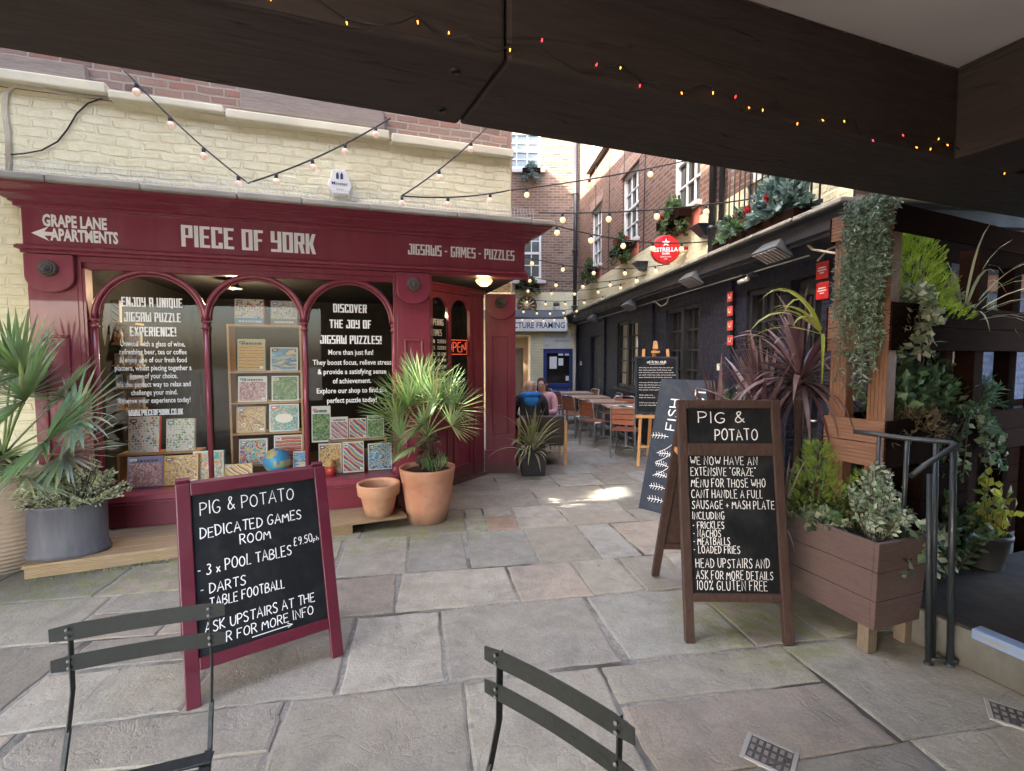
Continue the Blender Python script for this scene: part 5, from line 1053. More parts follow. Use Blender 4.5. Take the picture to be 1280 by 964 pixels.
# ------------------------------------------------------------------ chalkboards
def lean(deg): return Matrix.Rotation(-rad(deg), 4, 'X')
mb_ = thing('menu_board', 'maroon framed chalkboard listing pool tables and darts, standing behind a bistro chair', 'menu board', (-1.19, 2.2785, 0), math.atan2(.413, .566), None)
ML = lean(16.6); W = .35; H = 1.012; fw = .06
m = MB(); m.box(-W, -.016, 0, -W + fw, .016, H); m.box(W - fw, -.016, 0, W, .016, H); m.box(-W + fw, -.015, H - .062, W - fw, .015, H - .0005); m.box(-W + fw, -.015, .15, W - fw, .015, .205); m.build('front_frame', M['boardred'], mb_, .004, M=ML)
m = MB(); m.box(-W + fw - .004, -.004, .2, W - fw + .004, .006, H - .06); pn = m.build('chalk_panel', M['chalk'], mb_, M=ML)
mbk = Matrix.Translation((0, .545, 0)) @ lean(-12.5); m = MB(); m.box(-W, -.016, 0, -W + fw, .016, H); m.box(W - fw, -.016, 0, W, .016, H); m.box(-W + fw, -.015, H - .07, W - fw, .015, H - .02); m.box(-W + fw, -.015, .15, W - fw, .015, .205); m.box(-W + fw, -.003, .2, W - fw, .003, H - .06); m.build('back_frame', M['boardred'], mb_, .004, M=mbk)
m = MB(); random.seed(3); x0, w_, zt, h_ = -W + fw, 2 * (W - fw), H - .062, H - .062 - .205
def CL(t, fx, fy, hh, fw_, sl=0.0, th=None): chalk(m, t, x0 + fx * w_, zt - fy * h_, hh, fw_ * w_, -.0062, th, XF=lambda x, y, z: ML @ Vector((x, y, z)), slope=sl)
CL('PIG & POTATO', .06, .135, .062, .74, .01, .0045); CL('DEDICATED GAMES', .05, .285, .050, .80, .015); CL('ROOM', .34, .37, .048, .24)
CL('- 3 x POOL TABLES', .02, .515, .050, .72, .01); CL('£9.50', .765, .455, .042, .165, .02, .004); CL('ph', .935, .45, .03, .05, 0, .003)
CL('- DARTS', .03, .635, .045, .33, .0); CL('- TABLE FOOTBALL', .04, .725, .046, .62, .012); CL('ASK UPSTAIRS AT THE', .05, .87, .046, .85, .012); CL('BAR FOR MORE INFO', .08, .955, .044, .80, .016)
XF = lambda x, y, z: ML @ Vector((x, y, z)); z_ = zt - .975 * h_
ribbon(m, [(x0 + .38 * w_, z_), (x0 + .55 * w_, z_ + .002), (x0 + .70 * w_, z_ + .004)], .004, -.0062, XF); ribbon(m, [(x0 + .66 * w_, z_ + .014), (x0 + .70 * w_, z_ + .004), (x0 + .66 * w_, z_ - .006)], .004, -.0066, XF)
m.build('chalk_writing', M['chalkmark'], pn)

pb = thing('menu_board', 'tall brown A-board advertising the graze menu in front of the planter', 'menu board', (1.265, 2.585, 0), math.atan2(-.015, .596))
ML2 = lean(10.15); W = .298; H = 1.361; fw = .052
m = MB(); m.box(-W, -.018, 0, -W + fw, .018, H); m.box(W - fw, -.018, 0, W, .018, H)
for a, b in ((H - .05, H - .0005), (1.036, 1.106), (.222, .268)): m.box(-W + fw, -.017, a, W - fw, .017, b)
m.build('front_frame', M['aframe'], pb, .004, M=ML2)
m = MB(); m.box(-W + fw - .003, -.003, 1.1, W - fw + .003, .006, H - .045); p1 = m.build('chalk_panel', M['chalk'], pb, M=ML2)
m = MB(); m.box(-W + fw - .003, -.003, .265, W - fw + .003, .006, 1.04); p2 = m.build('chalk_panel', M['chalk'], pb, M=ML2)
ang = math.degrees(math.atan2(.555, 1.335)); BL = math.hypot(.555, 1.335); mbk = Matrix.Translation((0, .82, 0)) @ lean(-ang)
m = MB(); m.box(-W + .03, -.018, 0, -W + fw + .03, .018, BL); m.box(W - fw - .03, -.018, 0, W - .03, .018, BL); m.box(-W + fw + .03, -.017, .27, W - fw - .03, .017, .32); m.box(-W + fw + .03, -.017, BL - .1, W - fw - .03, .017, BL - .04); m.box(-W + fw + .02, -.003, .3, W - fw - .02, .004, BL - .06); m.build('back_frame', M['aframe'], pb, .004, M=mbk)
m = MB()
for z, f in ((1.02, 1),):
    for s in (-1, 1): m.bar((s * (W - .024), z * math.tan(rad(10.15)) + .01, z), (s * (W - .05), .82 - z * math.tan(rad(ang)), z), .02, .03)
m.build('spacer_bar', M['pine'], pb, .003)
XF = lambda x, y, z: ML2 @ Vector((x, y, z)); x0, w_ = -W + fw, 2 * (W - fw)
m = MB(); chalk(m, 'PIG &', x0 + .14 * w_, 1.225, .066, .55 * w_, -.005, .006, XF=XF); chalk(m, 'POTATO', x0 + .33 * w_, 1.125, .064, .50 * w_, -.005, .006, XF=XF); m.build('chalk_writing', M['chalkmark'], p1)
m = MB(); zt, h_ = 1.036, .768
for t, fx, fy, hh, ww in (('WE NOW HAVE AN', .03, .07, .046, .78), ('EXTENSIVE "GRAZE"', .03, .15, .046, .76), ('MENU FOR THOSE WHO', .03, .235, .046, .86), ('CANT HANDLE A FULL', .03, .315, .046, .82), ('SAUSAGE + MASH PLATE', .03, .395, .046, .95), ('INCLUDING', .03, .472, .042, .37), ('- FRICKLES', .03, .54, .04, .36), ('- NACHOS', .03, .60, .04, .32), ('- MEATBALLS', .03, .657, .04, .42), ('- LOADED FRIES', .03, .717, .04, .53), ('HEAD UPSTAIRS AND', .05, .82, .05, .84), ('ASK FOR MORE DETAILS', .05, .902, .046, .87), ('100% GLUTEN FREE', .05, .98, .052, .80)):
    chalk(m, t, x0 + fx * w_, zt - fy * h_, hh, ww * w_, -.005, .0040, XF=XF, gap=1.5)
m.build('chalk_writing', M['chalkmark'], p2)

fbp = Vector((1.339, 4.973, 0)); fa = math.atan2(-.719, .695)
fb_ = thing('menu_board', 'large blue black leaning board with sideways FISH lettering and drawn sprigs', 'menu board', fbp, fa)
ML3 = lean(17.4); m = MB(); m.box(0, -.012, 0, .60, .012, 1.41); pn = m.build('chalk_panel', M['chalkblue'], fb_, .004, M=ML3)
m = MB(); m.box(.02, 0, 0, .06, .03, 1.30, M=Matrix.Translation((0, .80, 0)) @ lean(-16.5)); m.box(.54, 0, 0, .58, .03, 1.30, M=Matrix.Translation((0, .80, 0)) @ lean(-16.5)); m.box(.06, 0, .2, .54, .02, .25, M=Matrix.Translation((0, .80, 0)) @ lean(-16.5)); m.build('back_leg', M['aframe'], fb_, M=None)
m = MB(); XR = lambda x, y, z: ML3 @ Vector((.26 - z, y, x)); chalk(m, 'FISH', .86, 0, .10, .33, -.0135, .013, XF=XR, jit=.3); XR2 = lambda x, y, z: ML3 @ Vector((.52 - z, y, x)); chalk(m, 'BEST', .96, 0, .10, .36, -.0135, .013, XF=XR2, jit=.3)
XF = lambda x, y, z: ML3 @ Vector((x, y, z)); rr3 = random.Random(2)
for k, (cx, cz, L) in enumerate(((.10, .78, .2), (.20, .60, .16), (.18, .49, .15), (.20, .38, .16), (.17, .25, .18), (.18, .12, .2))):
    n = 6; d = rr3.uniform(-.3, .1)
    ribbon(m, [(cx - L / 2 + L * i / n, cz + math.sin(i * .5) * .008 + d * .05 * i / n) for i in range(n + 1)], .006, -.0135, XF)
    for i in range(1, n):
        x = cx - L / 2 + L * i / n; z = cz + math.sin(i * .5) * .008; q = .038 * (1 - abs(i / n - .45))
        for s in (-1, 1): ribbon(m, [(x, z), (x - q * .3, z + s * q * .6), (x - q * .5, z + s * q)], .0042, -.0138, XF)
for z0 in (.60, .50, .36): ribbon(m, [(.10, z0), (.2, z0 + .06), (.3, z0 + .15)], .005, -.0141, XF)
m.build('chalk_writing', M['chalkmark'], pn)

ez = thing('easel', 'pine easel holding a small framed menu chalkboard by the tables', 'easel', (2.10, 6.88, 0), rad(-6))
L4 = lean(9); m = MB(); m.bar(L4 @ Vector((-.27, -.02, 0)), L4 @ Vector((-.17, -.02, 1.72)), .04, .025, (0, 1, 0)); m.bar(L4 @ Vector((.27, -.02, 0)), L4 @ Vector((.17, -.02, 1.72)), .04, .025, (0, 1, 0)); m.bar((0, .72, 0), L4 @ Vector((0, .0, 1.84)), .05, .025, (0, 1, 0))
m.bar(L4 @ Vector((-.30, -.03, .72)), L4 @ Vector((.30, -.03, .72)), .06, .05); m.bar(L4 @ Vector((-.25, -.02, .28)), L4 @ Vector((.25, -.02, .28)), .04, .03); m.box(-.035, -.03, 1.72, .035, .02, 1.76, M=L4); m.box(-.06, -.03, 1.66, .06, .02, 1.69, M=L4)
m.prism([(-.035, 1.76), (.035, 1.76), (.03, 1.82), (0, 1.85), (-.03, 1.82)], -.02, .01, M=L4); m.build('easel_frame', M['pine'], ez, .003)
eb = thing('menu_board', 'small blue framed chalkboard menu standing on the pine easel', 'menu board', ez.location, rad(-6))
m = MB()
for a, b, c, d in ((-.31, -.28, .755, 1.60), (.28, .31, .755, 1.60), (-.28, .28, 1.57, 1.60), (-.28, .28, .755, .785)): m.box(a, -.065, c, b, -.035, d, M=L4)
m.build('board_frame', M['chalkblue'], eb, .003)
m = MB(); m.box(-.282, -.058, .78, .282, -.045, 1.572, M=L4); pn = m.build('chalk_panel', M['chalk'], eb)
m = MB(); XF = lambda x, y, z: L4 @ Vector((x, y, z)); chalk(m, 'MENU DU JOUR', -.13, 1.50, .035, .27, -.060, .006, XF=XF); ribbon(m, [(-.1, 1.485), (.12, 1.487)], .004, -.060, XF)
z = 1.43; rr3 = random.Random(8)
for rown in (5, 4, 2, 2):
    for _ in range(rown):
        x = -.25; e = .22 if rown > 2 else rr3.uniform(-.08, .0)
        while x < e:
            w = rr3.uniform(.03, .07); ribbon(m, [(x + w * i / 6, z + .012 * (1 if i % 2 else 0) * rr3.uniform(.6, 1.2)) for i in range(7)], .005, -.060, XF); x += w + .012
        z -= .036
    z -= .04
m.build('chalk_writing', M['chalkmark'], pn)

# ------------------------------------------------------------------ bistro chairs in front
def bistro(label, loc, rz):
    t = thing('bistro_chair', label, 'chair', loc, rz, 'black folding bistro chairs')
    def slat(z0, z1, name='back_slat'):
        n = 8; V = []; w = .221
        for y_off in (0, .003):
            for i in range(n + 1):
                x = -w + 2 * w * i / n; y = -.012 * math.cos(x / w * PI / 2) * -1 + y_off - .012
                ed = .006 if i in (0, n) else 0
                V += [(x, y, z0 + ed), (x, y, z1 - ed)]
        k = 2 * (n + 1); F = [(2 * i, 2 * i + 2, 2 * i + 3, 2 * i + 1) for i in range(n)] + [(k + 2 * i, k + 2 * i + 1, k + 2 * i + 3, k + 2 * i + 2) for i in range(n)] + [(2 * i + 1, 2 * i + 3, k + 2 * i + 3, k + 2 * i + 1) for i in range(n)] + [(2 * i, k + 2 * i, k + 2 * i + 2, 2 * i + 2) for i in range(n)] + [(0, 1, k + 1, k), (2 * n, k + 2 * n, k + 2 * n + 1, 2 * n + 1)]
        m = MB(); m.add(V, F); s = m.build(name, M['chairblack'], t)
        for sx in (-1, 1):
            for dz in (.28, .72): m = MB(); m.ball((sx * .178, -.016, z0 + (z1 - z0) * dz), .0055, 8, sc=(1, .5, 1)); m.build('rivet', M['lampdark'], s)
    slat(.772, .822); slat(.680, .728)
    for s in (-1, 1):
        m = MB(); P = [Vector((s * .178, .004, .81)), Vector((s * .178, .0, .62)), Vector((s * .180, -.03, .52)), Vector((s * .182, -.075, .40)), Vector((s * .19, -.34, .0))]
        for a, b in zip(P, P[1:]): m.bar(a, b + (b - a).normalized() * .006, .005 if b.z > .5 else .013, .024 if b.z > .5 else .013, (0, 1, 0))
        m.build('front_leg', M['chairblack'], t, .0015)
        m = MB(); m.bar((s * .168, -.42, .395), (s * .168, .07, .0), .012, .018, (0, 1, 0)); m.build('rear_leg', M['chairblack'], t, .0015)
    m = MB(); m.tube([(-.19, -.34, .045), (.19, -.34, .045)], .006, 8); m.tube([(-.168, .05, .03), (.168, .05, .03)], .006, 8); m.build('stretcher', M['chairblack'], t)
    for k in range(6): m = MB(); y = -.455 + k * .062; m.box(-.20, y, .398, .20, y + .045, .406); m.build('seat_slat', M['chairblack'], t, .002)
    m = MB()
    for s in (-1, 1): m.box(s * .185, -.435, .386, s * .170, -.08, .397)
    m.build('seat_frame', M['chairblack'], t); return t
bistro('black folding bistro chair in front of the maroon chalkboard', (-1.125, 1.4145, 0), math.atan2(.145, .413))
bistro('black folding bistro chair on bare flagstones at the bottom centre', (.0995, 1.1185, 0), math.atan2(-.291, .335))

# ------------------------------------------------------------------ tables and chairs down the lane
def lane_chair(label, x, y, f):
    t = thing('cafe_chair', label, 'chair', (x, y, 0), facing(*f), 'steel and wood chairs down the lane')
    for s in (-1, 1):
        m = MB(); m.tube([(s * .19, .19, 0), (s * .19, .185, .42), (s * .19, .20, .62), (s * .185, .235, .80), (s * .16, .242, .825), (0, .244, .828)], .0125, 8); m.build('rear_leg', M['steel'], t)
        m = MB(); m.tube([(s * .20, -.20, 0), (s * .19, -.19, .43), (s * .19, .19, .43)], .0125, 8); m.build('front_leg', M['steel'], t)
    for k in range(5): m = MB(); m.box(-.19, -.19 + k * .076, .436, .19, -.12 + k * .076, .450); m.build('seat_slat', M['slatwood'], t, .002)
    for k, z in enumerate((.535, .62, .705)): m = MB(); yy = .196 + k * .012; m.box(-.185, yy - .02, z, .185, yy - .008, z + .078); m.build('back_slat', M['slatwood'], t, .002)
    return t
LC = [('nearest steel and wood chair, beside the easel', 1.83, 7.75, (.45, .9)), ('steel and wood chair second from the easel, on the open side of the tables', 1.52, 8.75, (.8, .5)), ('steel and wood chair third from the easel, on the open side of the tables', 1.30, 9.65, (.8, .55)),
      ('steel and wood chair fourth from the easel, on the open side of the tables', 1.20, 10.75, (.85, .5)), ('farthest steel and wood chair on the open side, near the blue door', 1.10, 11.7, (.9, .4)),
      ('steel and wood chair on the wall side of the nearest table', 2.12, 9.15, (-.3, -1)), ('steel and wood chair on the wall side between the second and third tables', 2.02, 10.1, (-.95, -.1)), ('steel and wood chair at the far table below the black wall', 1.75, 11.3, (-.9, -.3))]
for a in LC: lane_chair(a[0], a[1] - .03, a[2] - .2, a[3])
def lane_table(label, x, y, rz, g='slatted tables down the lane'):
    t = thing('cafe_table', label, 'table', (x, y, 0), rz, g)
    m = MB()
    for k in range(7): m.box(-.36, -.345 + k * .099, .715, .36, -.345 + k * .099 + .092, .74)
    m.build('table_top', M['tablewood'], t, .003); m = MB(); m.box(-.3, -.3, .695, .3, .3, .712); m.tube([(0, 0, .05), (0, 0, .70)], .03, 12); m.build('pedestal', M['steel'], t)
    m = MB()
    for k in range(4): a = k * PI / 2 + PI / 4; m.bar((0, 0, .05), (.33 * math.cos(a), .33 * math.sin(a), .015), .05, .025)
    m.build('foot', M['steel'], t)
lane_table('slatted wood table nearest the easel', 1.98, 8.25, rad(5)); lane_table('slatted wood table second from the easel', 1.78, 9.25, rad(5)); lane_table('slatted wood table third from the easel', 1.66, 10.25, rad(5)); lane_table('slatted wood table farthest down the lane', 1.52, 11.40, rad(5))
# armchair by the shop corner
ac = thing('armchair', 'brown leather armchair with wooden posts seen from behind, by the shop corner', 'armchair', (.44, 6.92, 0), rad(3))
for s in (-1, 1):
    m = MB(); m.box(s * .36, -.03, 0, s * .32, .02, .66); m.build('rear_leg', M['pine'], ac, .004)
    m = MB(); m.box(s * .36, .52, 0, s * .32, .57, .62); m.box(s * .365, -.02, .60, s * .315, .58, .64); m.build('arm_post', M['pine'], ac, .004)
m = MB(); m.box(-.31, -.02, .30, .31, .05, .74, M=Matrix.Rotation(rad(4), 4, 'X')); m.build('backrest', M['leather'], ac, .02); m = MB(); m.box(-.31, .03, .30, .31, .58, .42); m.build('seat', M['leather'], ac, .02)

# ------------------------------------------------------------------ people
def skin(name, V, E, mat, parent, levels=2):
    me = bpy.data.meshes.new(name); me.from_pydata([v[0] for v in V], E, []); o = bpy.data.objects.new(name, me); COL.objects.link(o); me.materials.append(mat)
    if parent is not None: o.parent = parent
    o.modifiers.new('skin', 'SKIN').use_smooth_shade = True; sv = me.skin_vertices[0].data if me.skin_vertices else None
    if sv is None:
        me.attributes; bm = bmesh.new(); bm.from_mesh(me); bm.verts.layers.skin.verify(); bm.to_mesh(me); bm.free(); sv = me.skin_vertices[0].data
    for i, v in enumerate(V): r = v[1]; sv[i].radius = r if isinstance(r, tuple) else (r, r); sv[i].use_root = (i == 0)
    s = o.modifiers.new('sub', 'SUBSURF'); s.levels = levels; s.render_levels = levels; return o
def person(label, loc, rz, legs, arms, tops, legmat, hairmat, bald=False, hair_long=False, sc=1.0):
    t = thing('person', label, 'person', loc, rz)
    # local: the figure faces -Y
    V = [((0, 0, .52), (.14, .11)), ((0, .02, .70), (.135, .10)), ((0, .03, .90), (.16, .105)), ((0, .02, 1.00), (.11, .085)), ((0, .0, 1.06), .055), ((0, -.015, 1.115), (.068, .075)), ((0, -.02, 1.17), (.078, .09)), ((0, -.015, 1.225), (.070, .082)), ((0, -.01, 1.25), (.04, .05)), ((0, -.105, 1.165), .012)]
    E = [(0, 1), (1, 2), (2, 3), (3, 4), (4, 5), (5, 6), (6, 7), (7, 8), (6, 9)]
    def chain(start, pts):
        p = start
        for co, r in pts: V.append((co, r)); E.append((p, len(V) - 1)); p = len(V) - 1
        return p
    for s, a in zip((-1, 1), arms):
        sh = [((s * .15, .02, .985), .055), ((s * .195, .02, .95), .052), (a[0], .042), (a[1], .030), (a[2], (.036, .018))]; h = chain(3, sh)
        d = (Vector(a[2]) - Vector(a[1])).normalized(); side = d.cross(Vector((0, 0, 1))).normalized()
        for k, (o, L) in enumerate(((-.028, .055), (-.010, .068), (.010, .064), (.027, .05))):
            b = Vector(a[2]) + d * .02 + side * o; chain(h, [(tuple(b + d * L * .5), .009), (tuple(b + d * L + Vector((0, 0, -.015))), .008)])
        b = Vector(a[1]) + d * .03 + side * -.032 * s; chain(h - 0, [(tuple(b + side * -.02 * s), .010), (tuple(b + d * .03 + side * -.025 * s), .009)])
    for s, l in zip((-1, 1), legs): chain(0, [((s * .095, -.03, .50), .085), (l[0], .06), (l[1], .04), (l[2], (.035, .03))])
    body = skin('body', V, E, M['skin'], t)
    for s in (-1, 1):
        m = MB(); m.ball((s * .028, -.098, 1.185), .010, 8); m.build('eye', M['chairblack'], t); m = MB(); m.ball((s * .078, .0, 1.165), .022, 10, sc=(.4, 1, 1.5)); m.build('ear', M['skin'], t)
    m = MB(); m.ball((0, -.098, 1.128), .02, 8, sc=(1.1, .4, .35)); m.build('mouth', M['pinktop'], t)
    TV = [((0, 0, .50), (.165, .13)), ((0, .02, .70), (.16, .125)), ((0, .03, .90), (.185, .13)), ((0, .02, 1.005), (.125, .10)), ((0, .01, 1.03), .075)]; TE = [(0, 1), (1, 2), (2, 3), (3, 4)]
    for s, a in zip((-1, 1), arms):
        p = 3
        for co, r in (((s * .16, .02, .99), .07), ((s * .205, .02, .945), .068), (a[0], .058), (tuple(Vector(a[1]) * .85 + Vector(a[0]) * .15), .044)): TV.append((co, r)); TE.append((p, len(TV) - 1)); p = len(TV) - 1
    skin('jacket' if bald else 'top', TV, TE, M[tops], t)
    LV = [((0, 0, .50), (.15, .12))]; LE = []
    for s, l in zip((-1, 1), legs):
        p = 0
        for co, r in (((s * .10, -.04, .505), .098), (l[0], .074), (tuple(Vector(l[1]) * .9 + Vector(l[0]) * .1), .054)): LV.append((co, r)); LE.append((p, len(LV) - 1)); p = len(LV) - 1
    skin('trousers', LV, LE, M[legmat], t)
    for l in legs:
        m = MB(); d = Vector(l[2]) - Vector(l[1]); d.z = 0; d = d.normalized(); c = Vector(l[1])
        m.tube([c + Vector((0, 0, .02)) - d * .05, c + Vector((0, 0, -.03)) - d * .02, c + Vector((0, 0, -.045)) + d * .08, c + Vector((0, 0, -.055)) + d * .17, c + Vector((0, 0, -.06)) + d * .21], [.04, .05, .048, .042, .02], 12); m.build('shoe', M['shoe'], t)
    m = MB()
    if bald:
        for i in range(9):
            for k in range(20):
                a0_, a1_ = rad(20 + 320 * k / 20 - 160 + 90 - 20), 0
        for k in range(150):
            a = random.uniform(-2.4, 2.4) + PI / 2; z = random.uniform(1.10, 1.19); P = Vector((.079 * math.cos(a), -.012 + .094 * math.sin(a), z)); m.leaf(P, Vector((math.cos(a) * .2, math.sin(a) * .2, -1)), .03, .012)
        m.build('hair', M['hair_grey'], t)
        m = MB(); ring = []
        for lev, (r1, r2, z, dy) in enumerate(((.125, .12, .985, .03), (.175, .17, 1.025, .045), (.145, .15, 1.085, .05), (.095, .105, 1.075, .03))): ring.append([(r1 * math.cos(2 * PI * k / 24) , dy + r2 * math.sin(2 * PI * k / 24), z + .02 * math.sin(2 * PI * k / 24)) for k in range(24)])
        m.smooth = True; m.add([p for r_ in ring for p in r_], [(i * 24 + k, i * 24 + (k + 1) % 24, (i + 1) * 24 + (k + 1) % 24, (i + 1) * 24 + k) for i in range(3) for k in range(24)]); m.hexa([Vector(p) for p in ((-.10, .10, .86), (.10, .10, .86), (.09, .17, .87), (-.09, .17, .87), (-.20, .06, 1.07), (.20, .06, 1.07), (.17, .21, 1.06), (-.17, .21, 1.06))])
        h = m.build('hood', M['hood'], t); s_ = h.modifiers.new('sub', 'SUBSURF'); s_.levels = 2; s_.render_levels = 2
    else:
        HV = [((0, .015, 1.235), (.085, .085)), ((0, .04, 1.18), (.092, .07)), ((0, .05, 1.10), (.085, .055)), ((0, .055, 1.0), (.08, .04)), ((.07, .01, 1.15), .03), ((.08, .0, 1.06), .028), ((-.07, .01, 1.15), .03), ((-.08, .0, 1.06), .028), ((0, -.07, 1.245), (.06, .03))]
        skin('hair', HV, [(0, 1), (1, 2), (2, 3), (1, 4), (4, 5), (1, 6), (6, 7), (0, 8)], M['hair'], t)
    return t
person('bald man in dark jacket with bright blue hood, seated with his back to the camera', (.27, 7.12, -.02), PI + rad(6), [((-.30, -.42, .53), (-.56, -.74, .22), (-.64, -.86, .16)), ((.14, -.44, .50), (.12, -.50, .10), (.12, -.64, .04))],
       [((-.25, -.06, .72), (-.13, -.30, .70), (-.10, -.37, .71)), ((.25, -.06, .72), (.13, -.30, .70), (.10, -.37, .71))], 'jacket', 'denim', 'hair_grey', bald=True)
person('brown haired person in a pale pink top facing the bald man', (.51, 8.10, -.06), rad(-18), [((-.12, -.42, .50), (-.12, -.46, .10), (-.12, -.58, .04)), ((.12, -.42, .50), (.12, -.46, .10), (.12, -.58, .04))],
       [((-.24, -.06, .72), (-.12, -.28, .74), (-.10, -.35, .76)), ((.24, -.06, .72), (.12, -.28, .74), (.10, -.35, .76))], 'pinktop', 'denim', 'hair')
lane_chair('steel and wood chair under the person in the pink top', .51, 8.12, (-.3, -.95))
# ------------------------------------------------------------------ planters, railing, step on the right
PER = Frame(2.15, 2.75, rad(25)); PZT = 2.45
pg = thing('planter_screen', 'tall brown decking board frame holding two raised planting troughs', 'planter screen', PER.o, PER.a)
D_ = .32
def grooved(m, x0, x1, y0, y1, z0, z1, axis, n):
    """reeded decking: n narrow strips with fine gaps; axis is the way the grooves stack"""
    for k in range(n):
        g = .0025
        if axis == 'z': h = (z1 - z0) / n; m.box(x0, y0, z0 + k * h + g / 2, x1, y1, z0 + (k + 1) * h - g / 2)
        elif axis == 'y': h = (y1 - y0) / n; m.box(x0, y0 + k * h + g / 2, z0, x1, y0 + (k + 1) * h - g / 2, z1)
    s = .004
    if axis == 'z': m.box(x0 + s, y0 + s, z0 + s, x1 - s, y1 - s, z1 - s)
    else: m.box(x0 + s, y0 + s, z0 + s, x1 - s, y1 - s, z1 - s)
XE = 3.15
m = MB(); grooved(m, 0, .09, 0, .10, .45, PZT - .001, 'y', 5); m.build('post', M['deckpost'], pg, .0015)
m = MB(); grooved(m, 0, .09, D_ - .10, D_, .45, PZT - .001, 'y', 5); m.build('post', M['deckpost'], pg, .0015)
for x in (1.02, 2.1, XE - .12):
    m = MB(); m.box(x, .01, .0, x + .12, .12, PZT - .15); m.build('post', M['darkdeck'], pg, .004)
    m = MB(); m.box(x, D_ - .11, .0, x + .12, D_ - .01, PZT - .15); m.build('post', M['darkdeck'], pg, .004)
for z0, z1, n in ((PZT - .145, PZT + .003, 7), (1.775, 1.905, 6), (1.632, 1.772, 6), (1.09, 1.225, 6), (.95, 1.087, 6)):
    m = MB(); grooved(m, -.022, -.002, -.012, D_ + .012, z0, z1, 'z', n); m.build('end_board', M['deckpost_h'], pg, .0015)
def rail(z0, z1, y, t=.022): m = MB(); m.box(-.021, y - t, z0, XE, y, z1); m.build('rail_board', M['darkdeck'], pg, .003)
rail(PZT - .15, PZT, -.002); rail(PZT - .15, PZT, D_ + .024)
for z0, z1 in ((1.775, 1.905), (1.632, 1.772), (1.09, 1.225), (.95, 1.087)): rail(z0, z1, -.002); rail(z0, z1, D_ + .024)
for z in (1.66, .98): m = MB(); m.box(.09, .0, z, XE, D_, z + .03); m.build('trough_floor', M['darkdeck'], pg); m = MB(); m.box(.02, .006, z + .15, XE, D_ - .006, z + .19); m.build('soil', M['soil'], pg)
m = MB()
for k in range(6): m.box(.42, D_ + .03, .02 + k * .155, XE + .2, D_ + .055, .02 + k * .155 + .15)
m.build('shade_panel', M['darkdeck'], pg, .003)  # dark panel added in place of the shaded gap behind the screen

PLB = Frame(1.915, 2.455, rad(19)); PW, PLn = .36, 1.26
pl = thing('planter_box', 'long reddish brown timber planter box on short feet, full of mixed plants', 'planter', PLB.o, PLB.a)
for side in range(4):
    for k in range(3):
        z0, z1 = .145 + k * .161, .145 + k * .161 + .158; m = MB(); t = .025; fl = .02 * (z0 - .145) / .48; fl2 = .02 * (z1 - .145) / .48
        if side == 0: P = [(0 - fl, 0 - fl), (PW + fl, 0 - fl), (PW + fl, t - fl), (0 - fl, t - fl)]; P2 = [(0 - fl2, 0 - fl2), (PW + fl2, 0 - fl2), (PW + fl2, t - fl2), (0 - fl2, t - fl2)]
        elif side == 1: P = [(-fl, t - fl), (t - fl, t - fl), (t - fl, PLn), (-fl, PLn)]; P2 = [(-fl2, t - fl2), (t - fl2, t - fl2), (t - fl2, PLn), (-fl2, PLn)]
        elif side == 2: P = [(PW - t + fl, t - fl), (PW + fl, t - fl), (PW + fl, PLn), (PW - t + fl, PLn)]; P2 = [(PW - t + fl2, t - fl2), (PW + fl2, t - fl2), (PW + fl2, PLn), (PW - t + fl2, PLn)]
        else: P = P2 = [(-.005, PLn + .001), (PW + .005, PLn + .001), (PW + .005, PLn + t), (-.005, PLn + t)]
        m.hexa([Vector((x, y, z0)) for x, y in P] + [Vector((x, y, z1)) for x, y in P2]); m.build('board', M['planter'], pl, .004)
for x, y in ((.0, .0), (PW - .07, 0), (0, PLn - .1), (PW - .07, PLn - .1)): m = MB(); m.box(x + .005, y + .03, 0, x + .075, y + .09, .20); m.build('foot', M['planterfoot'], pl, .004)
m = MB(); m.box(.02, .02, .15, PW - .02, PLn - .01, .17); m.box(.02, .02, .54, PW - .02, PLn - .01, .565); m.build('soil', M['soil'], pl)
p2b = Frame(2.70, 2.93, rad(25)); rp = thing('planter_box', 'small dark reddish planter box half hidden behind the iron railing', 'planter', p2b.o, p2b.a)
m = MB(); t = .02
for k in range(4):
    z0, z1 = .14 + k * .20, .335 + k * .20; m.box(-.3, 0, z0, .25, t, z1); m.box(-.3, .22, z0, .25, .24, z1); m.box(-.3, t, z0, -.28, .22, z1); m.box(.23, t, z0, .25, .22, z1)
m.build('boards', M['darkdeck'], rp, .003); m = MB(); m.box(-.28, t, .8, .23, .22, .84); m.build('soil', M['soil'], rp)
m = MB()
for x in (-.3, .19): m.box(x, .03, 0, x + .06, .2, .16)
m.build('foot', M['planterfoot'], rp)
